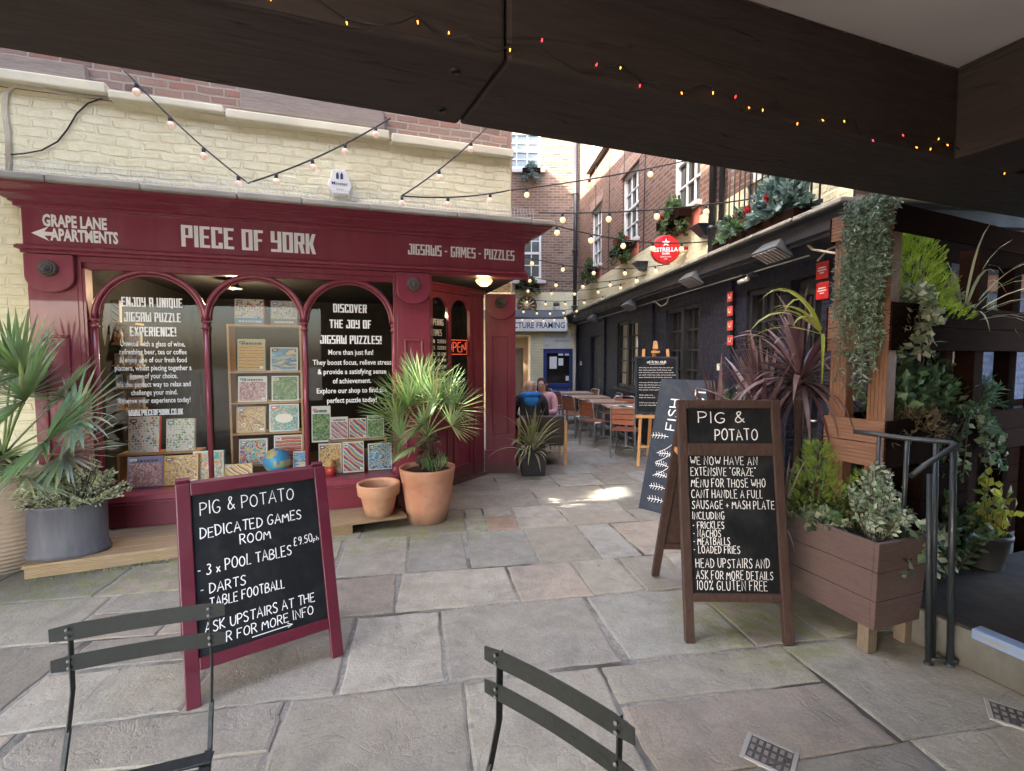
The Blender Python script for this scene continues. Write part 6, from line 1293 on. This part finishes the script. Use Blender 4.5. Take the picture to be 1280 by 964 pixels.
# railing
rl = thing('iron_railing', 'blue black iron handrail with slim posts at the corner of the raised step', 'railing', (2.2, 2.5, 0), 0)
def L_(x, y, z): return Vector((x - 2.2, y - 2.5, z))
for x, y, z, r in ((2.165, 2.404, 1.0, .013), (2.225, 2.445, 1.15, .012), (2.266, 2.391, 1.165, .0145)):
    m = MB(); m.tube([L_(x, y, 0), L_(x - .045, y, z)], r, 12); m.lathe([(r + .008, 0), (r + .008, .008), (r, .014)], L_(x, y, 0), 12); m.build('post', M['iron'], rl)
for x, y in ((2.03, 2.63), (2.11, 2.54)): m = MB(); m.tube([L_(x, y, .56), L_(x, y, 1.16)], .011, 10); m.build('post', M['iron'], rl)
m = MB(); m.tube([L_(1.95, 2.72, 1.17), L_(2.03, 2.63, 1.165), L_(2.11, 2.54, 1.16), L_(2.19, 2.47, 1.16), L_(2.235, 2.42, 1.16), L_(2.225, 2.38, 1.155), L_(2.18, 2.375, 1.13), L_(2.13, 2.38, 1.09), L_(2.08, 2.39, 1.05), L_(2.045, 2.40, 1.01), L_(2.035, 2.42, .985)], .0135, 10); m.build('handrail', M['iron'], rl)
m = MB(); m.tube([L_(2.165, 2.404, .03), L_(2.266, 2.391, .03)], .009, 8); m.tube([L_(2.266, 2.391, .03), L_(2.30, 2.385, .03)], .012, 8); m.build('stretcher', M['iron'], rl)
# step
STP = Frame(2.31, 2.41, rad(20.5)); st = thing('stone_step', 'raised stone step with a worn blue painted edge beside the railing', 'step', STP.o, STP.a)
m = MB(); m.box(0, -2.6, 0, 3.2, .40, .205); m.build('riser', M['stepstone'], st, .012)
m = MB(); m.box(-.006, -2.6, .170, .075, -.06, .2245); m.build('painted_edge', M['stepblue'], st, .008); m = MB(); m.box(.079, -2.6, .206, 3.2, .40, .222); m.box(.0, -.056, .206, .077, .62, .221); m.build('tread', M['stepdark'], st, .004)
# drains
def drain(label, px, py, ang, w, h):
    p = onz(px, py, 0); t = thing('drain_cover', label, 'drain', (p.x, p.y, .001), ang, 'small iron drain covers in the paving'); m = MB(); b = .018
    for a in ((-w, -w + b, -h, h), (w - b, w, -h, h), (-w + b, w - b, -h, -h + b), (-w + b, w - b, h - b, h)): m.box(a[0], a[2], -.01, a[1], a[3], .004)
    m.build('frame', M['stone'], t, .003); m = MB(); m.box(-w + b, -h + b, -.012, w - b, h - b, -.009); n = 6
    for k in range(n + 1): x = -w + b + (2 * w - 2 * b) * k / n; m.box(x - .005, -h + b, -.01, x + .005, h - b, .002)
    for k in range(4): y = -h + b + (2 * h - 2 * b) * k / 3; m.box(-w + b, y - .006, -.01, w - b, y + .006, .0025)
    m.build('grate', M['grate'], t)
drain('small square iron drain cover in the paving below the brown menu board', 962, 944, rad(-38), .095, .082); drain('small iron drain cover in the paving beside the stone step', 1272, 898, rad(-38), .10, .085)

# ------------------------------------------------------------------ plants
def rv(rnd): 
    while True:
        v = Vector((rnd.uniform(-1, 1), rnd.uniform(-1, 1), rnd.uniform(-1, 1)))
        if .05 < v.length < 1: return v
def mixc(cols, rnd, lo=.75, hi=1.2):
    c = rnd.choice(cols); k = rnd.uniform(lo, hi); return tuple(min(1, q * k) for q in c)
def shrub(name, label, cat, base, rx, ry, h, stems, per, L, w, cols, seed, spread=1.0, up=.5, flowers=None, group=None, dropy=0.0, rz=0.0, tips=None, stemcol=(.12, .08, .05)):
    """a bush of separate stems, leaves in pairs along each"""
    rnd = random.Random(seed); t = thing(name, label, cat, base, rz, group); m = MB(); sm = MB()
    for s in range(stems):
        a = rnd.uniform(0, 2 * PI); q = math.sqrt(rnd.random()) * spread; tip = Vector((rx * q * math.cos(a), ry * q * math.sin(a), h * (1 - .55 * q * q) * rnd.uniform(.6, 1.08) - dropy * q * q))
        b = Vector((tip.x * .25, tip.y * .25, 0)); mid = (b + tip) / 2 + Vector((tip.x * .15, tip.y * .15, h * .12)); pts = []
        for i in range(7): f = i / 6; pts.append(b * (1 - f) ** 2 + mid * 2 * f * (1 - f) + tip * f * f)
        sm.tube(pts, [.004, .0035, .003, .003, .0025, .002, .0015], 4, stemcol, cap=False); shade = rnd.uniform(.7, 1.15)
        for i in range(per):
            f = (i + rnd.random()) / per; f = f ** .7; k = min(5, int(f * 6)); g = f * 6 - k; p = pts[k] * (1 - g) + pts[k + 1] * g; ax = (pts[k + 1] - pts[k]).normalized()
            d = (rv(rnd) + ax * up + Vector((0, 0, .25))).normalized(); c = mixc(cols, rnd)
            if tips and f > .75: c = mixc(tips, rnd)
            m.leaf(p, d, L * rnd.uniform(.7, 1.2), w * rnd.uniform(.7, 1.2), tuple(min(1, x * shade) for x in c))
    m.build('foliage', M['leafgreen'], t); sm.build('stem', M['bark'], t)
    if flowers:
        col, n, r = flowers
        for k in range(n):
            fm = MB(); a = rnd.uniform(0, 2 * PI); q = rnd.uniform(.2, .95); c = Vector((rx * q * math.cos(a), ry * q * math.sin(a), h * rnd.uniform(.35, .85) - dropy * q * q * .5))
            for j in range(16): fm.leaf(c + rv(rnd) * r * .4, rv(rnd) + Vector((0, -.4, .5)), r, r * .8, mixc(col, rnd))
            fm.build('flower', M['petal'], t)
    return t
def straps(name, label, cat, base, n, L, w, droop, cols, seed, elev=(10, 85), stem=None, fold=.12, az=None, rz=0, n_seg=7):
    rnd = random.Random(seed); t = thing(name, label, cat, base, rz); m = MB()
    top = Vector((0, 0, stem or 0))
    for k in range(n):
        a = rnd.uniform(0, 2 * PI) if az is None else rnd.uniform(*az); f = k / n; e = rad(elev[0] + (elev[1] - elev[0]) * f + rnd.uniform(-8, 8))
        d = Vector((math.cos(a) * math.cos(e), math.sin(a) * math.cos(e), math.sin(e))); m.strap(top + Vector((math.cos(a) * .012, math.sin(a) * .012, -.05 + .06 * f)), d, L * rnd.uniform(.75, 1.1), w * rnd.uniform(.8, 1.15), droop * rnd.uniform(.5, 1.3), mixc(cols, rnd), n_seg, rnd.uniform(-.5, .5), .1, fold, tipc=(.26, .19, .11) if rnd.random() < .25 else None)
    m.build('foliage', M['leafstrap'], t)
    if stem: sm = MB(); sm.tube([(0, 0, 0), (.01, .005, stem * .5), (0, 0, stem)], [.03, .024, .02], 10, (.13, .09, .07)); sm.build('stem', M['bark'], t)
    return t
def fan_palm(name, label, base, fans, cols, seed, trunk=None, droop=.22):
    rnd = random.Random(seed); t = thing(name, label, 'palm', base); m = MB(); sm = MB(); tr = MB()
    top = Vector((0, 0, trunk or 0))
    if trunk:
        tr.tube([(0, 0, -.03), (.008, 0, trunk * .5), (0, 0, trunk)], [.065, .06, .045], 12, (.12, .085, .055))
        for k in range(130):
            a = rnd.uniform(0, 2 * PI); z = rnd.uniform(-.01, trunk); r = .058; tr.leaf((r * math.cos(a), r * math.sin(a), z), (math.cos(a) * .8, math.sin(a) * .8, rnd.uniform(-.6, 1)), rnd.uniform(.05, .10), .025, mixc([(.14, .10, .07), (.22, .17, .11), (.10, .07, .05)], rnd))
        tr.build('trunk', M['bark'], t)
    for (az, el, pl_, r, roll) in fans:
        a, e = rad(az), rad(el); d = Vector((math.cos(a) * math.cos(e), math.sin(a) * math.cos(e), math.sin(e))); pts = []; p = top.copy(); dd = d.copy()
        for i in range(6): pts.append(p.copy()); p = p + dd * pl_ / 5; dd = (dd + Vector((0, 0, -.05))).normalized()
        sm.tube(pts, [.012, .009, .008, .007, .006, .006], 6, mixc([(.22, .30, .10), (.28, .33, .14)], rnd)); hub = pts[-1]; dd = (hub - pts[-2]).normalized()
        side = dd.cross(Vector((0, 0, 1)))
        if side.length < .1: side = Vector((1, 0, 0))
        side.normalize(); up = side.cross(dd); side = Matrix.Rotation(roll, 3, dd) @ side; up = side.cross(dd); N = 33; base_c = rnd.choice(cols)
        for k in range(N):
            th = (k / (N - 1) - .5) * rad(215); v = (dd * math.cos(th) + side * math.sin(th) + up * (.12 + .08 * (k % 2))).normalized(); c = tuple(min(1, q * rnd.uniform(.8, 1.2)) for q in base_c)
            m.strap(hub, v, r * (1 - .16 * abs(th) / 2) * rnd.uniform(.9, 1.08), r * .060, droop * (rnd.uniform(.4, 1.5) if rnd.random() < .82 else rnd.uniform(3, 9)), c, 6, rnd.uniform(-.35, .35), .08, .2, tipc=rnd.choice([(.34, .26, .12), (.42, .36, .16), (.24, .17, .09)]) if rnd.random() < .38 else None)
    m.build('frond', M['leafstrap'], t); sm.build('leaf_stalk', M['leafstrap'], t); return t
random.seed(31)
GP = [(.20, .31, .11), (.26, .37, .13), (.30, .41, .18), (.17, .27, .10), (.36, .43, .20)]
fan_palm('fan_palm', 'green fan palm with a shaggy trunk in the large terracotta pot', PP + Vector((.0, 0, .47)),
  [(180, 50, .36, .40, .9), (205, 34, .34, .40, .5), (235, 56, .38, .40, .4), (262, 74, .44, .40, .3), (275, 34, .30, .36, .9), (300, 62, .40, .38, -.4), (340, 46, .38, .36, -.8), (10, 64, .40, .36, -.5), (150, 68, .42, .38, .5), (222, 6, .28, .34, 1.0), (80, 78, .46, .38, .2), (250, -12, .24, .30, .5), (190, 80, .48, .38, .8), (325, 26, .34, .30, -.9)], GP, 5, trunk=.36)
GP2 = [(.25, .35, .16), (.33, .43, .24), (.41, .50, .34), (.18, .28, .11)]
fan_palm('fan_palm', 'bluish green fan palm spreading above the ribbed clay jar', JP + Vector((0, 0, .66)),
  [(-20, 66, .70, .52, .6), (-30, 44, .70, .52, .9), (-75, 40, .58, .46, .1), (5, 34, .60, .48, .9), (-22, 20, .60, .52, .8), (-5, 8, .50, .46, .7), (-95, 55, .6, .46, .2), (-60, 5, .48, .42, .3), (40, 55, .55, .42, 0), (-10, 80, .66, .46, .5), (-130, 60, .55, .45, 0), (150, 60, .6, .45, 0), (-30, -8, .45, .40, -.5), (100, 65, .5, .4, .2)], GP2, 8, trunk=.18)
sd_ = MB(); rnd = random.Random(3)
shrub('seedling_palm', 'tiny grass like palm seedling in the large terracotta pot', 'seedling', PP + Vector((.10, -.13, .475)), .12, .12, .16, 12, 9, .09, .012, [(.16, .30, .12), (.22, .36, .16)], 9, up=1.6)
shrub('thyme_plant', 'silvery variegated thyme like shrub in the grey oval planter', 'shrub', OP + Vector((.06, -.02, .34)), .36, .20, .40, 110, 24, .032, .017, [(.54, .60, .34), (.64, .68, .46), (.42, .50, .26), (.72, .74, .58)], 12, dropy=.05, rz=DK.a)
straps('spiky_dracaena', 'variegated cream and green spiky plant in the charcoal cube planter', 'plant', CPt + Vector((0, 0, .33)), 64, .62, .034, 2.6, [(.30, .31, .14), (.20, .24, .09), (.42, .40, .22), (.16, .17, .08), (.34, .27, .15)], 6, elev=(15, 84))
PB = lambda x, y, z: PLB.w(x, y, z)
PUR = [(.13, .062, .070), (.17, .088, .094), (.23, .14, .142), (.085, .042, .046), (.27, .18, .175)]
straps('purple_cordyline', 'tall purple cordyline with arching drooping leaves beside the planter post', 'cordyline', PB(.36, .80, .56), 120, .60, .036, 3.2, PUR, 3, elev=(-40, 88), stem=.90)
straps('purple_cordyline', 'dark red cordyline with upright pointed leaves, middle of the three', 'cordyline', PB(.28, 1.02, .56), 44, .62, .040, .8, PUR, 4, elev=(38, 87), stem=.60)
straps('purple_cordyline', 'sparse dark red cordyline with few spikes between the FISH board and other cordylines', 'cordyline', PB(.03, 1.20, .56), 17, .62, .032, .5, [(.11, .055, .05), (.16, .085, .08)], 14, elev=(45, 86), stem=.42)
straps('grassy_plant', 'thin pinkish grey arching grass beside the brown menu board', 'grass', PB(.05, .62, .56), 46, .46, .012, 2.2, [(.34, .27, .25), (.45, .38, .34), (.25, .18, .17)], 15, elev=(5, 80))
def conifer(label, base, r, h, n, cols, seed, name='conifer'):
    rnd = random.Random(seed); t = thing(name, label, 'conifer', base); m = MB(); sm = MB(); sm.tube([(0, 0, 0), (0, 0, h * .85)], [.012, .004], 6, (.1, .07, .04)); sm.build('stem', M['bark'], t)
    for s in range(n):
        z = h * rnd.random() ** 1.2; rr_ = r * (1 - .75 * (z / h)) * (.35 + .7 * math.sqrt(rnd.random())); a = rnd.uniform(0, 2 * PI); wob = 1 + .22 * math.sin(a * 3 + z * 30 + seed)
        p = Vector((rr_ * wob * math.cos(a), rr_ * wob * math.sin(a), z)); d = Vector((math.cos(a) * .7, math.sin(a) * .7, .9)) + rv(rnd) * .5; d.normalize(); side = d.cross(rv(rnd)).normalized(); c = mixc(cols, rnd, .65, 1.2)
        L = r * .20
        for j in range(9):
            f = j / 8; q = p + d * L * f
            for sg in (-1, 1): m.leaf(q, d + side * sg * .9, L * .36 * (1.1 - f * .6), L * .085, c)
    m.build('foliage', M['leafgreen'], t); return t
LIME = [(.24, .36, .04), (.30, .42, .06), (.18, .30, .04), (.36, .46, .08)]
conifer('larger lime green dwarf conifer between the brown board and the silver shrub', PB(.13, .46, .60), .18, .46, 800, LIME, 5); conifer('smaller lime green conifer tucked below the planter post', PB(.27, .28, .58), .13, .34, 460, LIME, 6)
DG = [(.05, .09, .03), (.08, .13, .05), (.10, .12, .05), (.12, .09, .05)]
shrub('underplanting', 'low dark green and brown foliage filling the planter box', 'foliage', PB(.16, .62, .55), .17, .48, .30, 90, 22, .045, .02, DG, 21, rz=PLB.a)
shrub('silver_shrub', 'upright silver variegated shrub at the corner of the planter box by the railing', 'shrub', PB(.17, .13, .56), .19, .17, .44, 80, 26, .036, .022, [(.34, .42, .32), (.46, .54, .42), (.24, .34, .22), (.60, .64, .50), (.16, .25, .14)], 22, up=.35, rz=PLB.a)
IVY = [(.10, .18, .09), (.16, .25, .14), (.40, .45, .30), (.55, .58, .42)]
shrub('ivy', 'dark trailing ivy over the top edge of the planter box', 'ivy', PB(.06, .36, .58), .12, .16, .12, 30, 10, .06, .05, IVY[:3], 23, dropy=.05, rz=PLB.a)
shrub('ivy', 'pale variegated ivy trailing past the iron railing posts', 'ivy', PB(.36, .03, .58), .22, .12, .12, 16, 9, .065, .055, IVY, 24, dropy=.2, rz=PLB.a)
def hanging(name, label, base, w, dpt, h, n, L, wd, cols, seed):
    rnd = random.Random(seed); t = thing(name, label, 'hanging plant', base, PER.a); m = MB(); sm = MB()
    for s in range(n):
        x = rnd.uniform(-w, w); y = rnd.uniform(0, dpt); z1 = -h * (.35 + .65 * rnd.random()) * (1 - .25 * abs(y / dpt - .5)); P = []; k = 12
        for i in range(k + 1): f = i / k; P.append(Vector((x - .05 * math.sin(min(1, f * 3) * PI / 2) * (1 if x < 0 else .6) + .015 * math.sin(f * 9 + s), y + .02 * math.sin(f * 7 + s * 2), .05 * (1 - f) + z1 * f)))
        sm.tube(P, .0016, 4, (.18, .16, .11), cap=False); sh = rnd.uniform(.6, 1.2)
        for i in range(k):
            for j in range(9): q = P[i].lerp(P[i + 1], rnd.random()); m.leaf(q, rv(rnd) + Vector((-.5, -.2, -.25)), L * rnd.uniform(.7, 1.3), wd, tuple(min(1, v * sh) for v in mixc(cols, rnd)))
    m.build('foliage', M['leafgreen'], t); sm.build('stem', M['bark'], t); return t
hanging('trailing_plant', 'long grey green trailing plant hanging down the planter screen post', PER.w(-.025, -.01, PZT + .02), .04, .24, 1.22, 62, .034, .011, [(.24, .34, .24), (.33, .44, .32), (.17, .26, .16), (.42, .52, .40)], 41)
conifer('lime green cone shaped conifer in the upper trough of the planter screen', PER.w(.56, .17, 1.82), .24, .56, 1150, [(.34, .50, .04), (.42, .58, .06), (.26, .42, .04)], 42)  # leaf colours brightened to stand in for sky light from behind
shrub('ivy', 'cream and green variegated ivy spilling from the upper trough', 'ivy', PER.w(.30, .02, 1.88), .26, .14, .16, 60, 12, .06, .05, [(.42, .46, .30), (.55, .56, .40), (.16, .24, .12), (.25, .32, .18)], 43, dropy=.34, rz=PER.a)
straps('spider_plant', 'pale spider plant with long leaves hanging over the upper trough', 'spider plant', PER.w(1.0, .08, 1.85), 40, .62, .014, 4.2, [(.38, .40, .26), (.28, .34, .17), (.48, .48, .34)], 44, elev=(15, 80))
shrub('trough_plant', 'broad leaved dark green plant in the lower trough of the planter screen', 'plant', PER.w(.40, .14, 1.15), .34, .14, .44, 46, 12, .085, .05, [(.07, .14, .06), (.12, .22, .09), (.22, .32, .18), (.05, .09, .04)], 45, rz=PER.a)
shrub('dry_plant', 'dry brown tangled foliage over the front of the lower trough', 'plant', PER.w(.34, .0, 1.15), .34, .10, .16, 60, 10, .06, .012, [(.20, .13, .07), (.28, .19, .10), (.12, .10, .05)], 46, dropy=.12, rz=PER.a)
shrub('fern', 'dark fern like plant beyond the glossy plants in the lower trough', 'fern', PER.w(1.3, .14, 1.15), .40, .14, .40, 30, 30, .07, .012, [(.06, .13, .07), (.10, .18, .10)], 47, rz=PER.a)
straps('flax_plant', 'yellow green flax leaves arching out from behind the planter screen post', 'flax', PER.w(.03, .40, 1.78), 10, .62, .022, 3.4, [(.42, .48, .06), (.34, .42, .05), (.50, .52, .12)], 52, elev=(12, 58), az=(rad(165), rad(240)))
shrub('yellow_plant', 'small yellow green plant low in the shade on the raised step', 'plant', PER.w(1.0, -.12, .23), .16, .14, .62, 18, 8, .07, .055, [(.36, .36, .05), (.22, .28, .05)], 49)
ygp = thing('flower_pot', 'dark pot of the small yellow green plant on the raised step', 'pot', PER.w(1.0, -.12, .224)); m = MB(); m.lathe([(.08, 0), (.11, .2), (.118, .2), (.118, .23), (.10, .23), (.09, .15)], n=24, close=False); m.build('pot_body', M['cubepot'], ygp)
shrub('trough_plant', 'dark glossy leafy plant filling the gap under the upper trough', 'plant', PER.w(.85, .16, 1.15), .42, .14, .46, 60, 14, .07, .04, [(.06, .12, .05), (.10, .18, .08), (.16, .24, .12), (.04, .08, .03)], 81, rz=PER.a)
shrub('grassy_foliage', 'pale fine leaved foliage along the upper trough beside the conifer', 'foliage', PER.w(1.0, .14, 1.85), .55, .13, .24, 70, 22, .05, .012, [(.22, .28, .16), (.30, .34, .22), (.14, .20, .10)], 82, rz=PER.a, dropy=.06)
shrub('ivy', 'dark ivy hanging down the front of the lower trough', 'ivy', PER.w(.95, -.01, 1.20), .60, .10, .10, 60, 12, .05, .04, [(.05, .10, .05), (.09, .15, .08), (.20, .26, .16)], 83, rz=PER.a, dropy=.5)
shrub('underplanting', 'dark leafy plants in the shade below the lower trough', 'foliage', PER.w(.62, -.06, .23), .50, .14, .55, 60, 14, .06, .035, [(.04, .08, .03), (.07, .12, .05), (.10, .14, .07)], 84, rz=PER.a)
# flower boxes
RED = [(.50, .02, .03), (.62, .05, .05), (.38, .02, .04)]
FL_G = [(.09, .17, .06), (.14, .24, .09), (.06, .12, .04), (.20, .30, .11)]
def flowerbox(label, c, rz, w, h, drop, seed, cols=FL_G, flowers=(RED, 4, .05), L=.07):
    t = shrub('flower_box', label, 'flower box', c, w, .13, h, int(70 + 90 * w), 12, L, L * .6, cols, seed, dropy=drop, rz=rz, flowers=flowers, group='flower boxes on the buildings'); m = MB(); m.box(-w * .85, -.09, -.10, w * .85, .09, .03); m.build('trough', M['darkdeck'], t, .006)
def ub(k): h = UH[k]; return (h[0] + h[1]) / 2, h[2]
for k, lab, fx in (('1', 'flower box with few red flowers below the upper pub window by the corner pipe', (RED, 2, .05)), ('2', 'flower box of trailing greenery with red flowers below the middle upper pub window', (RED, 3, .05)), ('3', 'full flower box with red flowers below the upper window beside the red round sign', (RED, 4, .06))):
    a, z = ub(k); flowerbox(lab, PUB.w(a, -.16, z - .10), PUB.a, (UH[k][1] - UH[k][0]) / 2 * 1.05, .30, .42, 60 + int(k), flowers=fx)
BL = [(.16, .26, .24), (.24, .36, .34), (.12, .2, .17), (.30, .42, .38)]
p = PA(918, 285, -.2); flowerbox('red flowers and blue green leaves on the black ledge by the downpipes', PUB.w(p.x, -.2, 2.87), PUB.a, .36, .34, .12, 64, BL[:2] + FL_G, (RED, 6, .06))
p = PA(972, 262, -.2); flowerbox('large blue green leaved plants on the black ledge in front of the railing', PUB.w(p.x, -.2, 2.87), PUB.a, .42, .48, .12, 65, BL, (RED, 1, .05), .10)
flowerbox('flower box with red flowers over the picture framing sign, beside the clock', (F_(659, 355).x, 13.9, 3.60), 0, .40, .38, .35, 66, flowers=(RED, 5, .08))
flowerbox('bluish trailing plant on the sill of the highest window at the end of the lane', (F_(664, 220).x, 13.9, 6.85), 0, .30, .25, .5, 67, BL, None)
shrub('pot_plant', 'leafy green and white flowered plant behind the cordylines by the black wall', 'plant', (2.02, 4.25, .9), .18, .18, .45, 30, 12, .07, .045, [(.2, .3, .12), (.6, .6, .5), (.12, .2, .07)], 68)
pp_ = thing('barrel_planter', 'dark tall planter against the black wall behind the cordylines', 'planter', (2.02, 4.25, 0)); m = MB(); m.lathe([(.16, 0), (.20, .5), (.21, .92), (.19, .93), (.18, .88)], n=28); m.build('pot_body', M['cubepot'], pp_)
# weeds along the decking
rnd = random.Random(77); m = MB()
for k in range(150):
    x = min(2.2, max(.1, rnd.gauss(.75, .35))) if k < 110 else rnd.uniform(.1, 2.3); p = DK.w(x, -.02 - abs(rnd.gauss(0, .02)), -.002); m.leaf(p, rv(rnd) + Vector((0, -.4, .5)), rnd.uniform(.015, .04), .012, mixc([(.14, .22, .05), (.22, .30, .08), (.35, .36, .18)], rnd))
tag(m.build('weeds', M['leafgreen']), kind='stuff')

# ------------------------------------------------------------------ string lights
bm_ = MB(); bm_.lathe([(.012, 0), (.016, -.008), (.016, -.04), (.013, -.045)], n=10); bm_.m = 1
bm_.ball((0, 0, -.073), .031, 14, sc=(1, 1, 1.05))
def bulbmesh(mat): o = bm_.build('bulb', [M['cable'], mat]); me = o.data; bpy.data.objects.remove(o); return me
BON, BOFF = bulbmesh(M['bulb']), bulbmesh(M['bulb_off'])
def festoon(label, pts, n, sag=.12, off=False, ends=False):
    pts = [Vector(p) for p in pts]; t = thing('festoon_string', label, 'string lights', pts[0], 0, 'festoon bulb strings over the yard'); P = []
    for a, b in zip(pts, pts[1:]):
        for i in range(13): f = i / 12; q = a.lerp(b, f); q.z -= sag * 4 * f * (1 - f); P.append(q - pts[0])
    m = MB(); m.tube(P, .0075, 6); m.build('cable', M['cable'], t); tot = sum((b - a).length for a, b in zip(P, P[1:])); step = tot / n; acc = step / 2; run = 0
    for a, b in zip(P, P[1:]):
        l = (b - a).length
        while l > 0 and run + l > acc:
            q = a.lerp(b, (acc - run) / l); o = bpy.data.objects.new('bulb', BOFF if off else BON); COL.objects.link(o); o.parent = t; o.location = q; o.rotation_euler = (random.uniform(-.1, .1), random.uniform(-.1, .1), random.uniform(0, 6)); acc += step
        run += l
FW = lambda px, py, c=.1: FAC.w(*FA(px, py, c))
festoon('bulb string dipping from the cream wall top to the ledge over the big shop name', [FW(150, 82, .12), FW(310, 229, .0), FW(488, 148, .12)], 8, .05, True)
festoon('bulb string falling from the cream wall top to the ledge past the alarm box', [FW(608, 160, .12), FW(502, 245, .0), FW(637, 238, .2)], 5, .04, True)
LN = [((620, 240, 5.6), (930, 184, 5.6), 4, .05), ((674, 266, 5.2), (975, 243, 5.0), 5, .06), ((674, 276, 5.3), (902, 300, 6.3), 6, .12), ((646, 318, 7.4), (838, 330, 7.6), 5, .14), ((646, 342, 8.6), (812, 342, 8.6), 5, .16), ((646, 357, 9.8), (790, 352, 9.8), 5, .14), ((646, 372, 11.0), (765, 368, 11.2), 5, .12), ((646, 385, 12.2), (745, 380, 12.4), 6, .12), ((646, 396, 13.2), (726, 390, 13.2), 6, .1)]
nm = ('highest festoon string, from the cream wall across to the upper pub wall', 'festoon string from the shop cornice to the balcony railing', 'sagging festoon string from the shop cornice to the cream band beyond the red sign', 'festoon string crossing just before the round red sign', 'festoon string crossing the lane below the middle upper window', 'festoon string crossing in front of the flower box by the corner pipe', 'festoon string crossing the lane above the round clock', 'festoon string crossing the lane level with the clock', 'lowest festoon string, just above the picture framing sign')
for (a, b, n, s), lab in zip(LN, nm): festoon(lab, [ond(*a), ond(*b)], n, s)
# fairy lights along the beam
fl = thing('fairy_lights', 'string of tiny amber and red fairy lights along the dark beam overhead', 'fairy lights', PAS.o, PAS.a)
rnd = random.Random(6); P = []; fx = []
for i in range(120): x = -.2 + i * .042; P.append(Vector((x, -.42 + .012 * math.sin(i * 1.3) + rnd.uniform(-.006, .006), 2.425 + .02 * math.sin(i * .9) + rnd.uniform(-.012, .012))))
m = MB(); m.tube(P, .0022, 5); m.build('wire', M['cable'], fl)
i = 1
while i < 118:
    p = P[i]; d = Vector((rnd.uniform(-.3, .3), rnd.uniform(-.6, .4), -1 if rnd.random() < .7 else .6)).normalized(); red = rnd.random() < .2
    m = MB(); m.tube([p, p + d * .010], .0022, 6); m.m = 1; m.tube([p + d * .012, p + d * .020], [.0024, .001], 6); m.build('bulb', [M['cable'], M['fairy_red' if red else 'fairy']], fl); i += rnd.choice((1, 2, 2, 3, 3, 4))
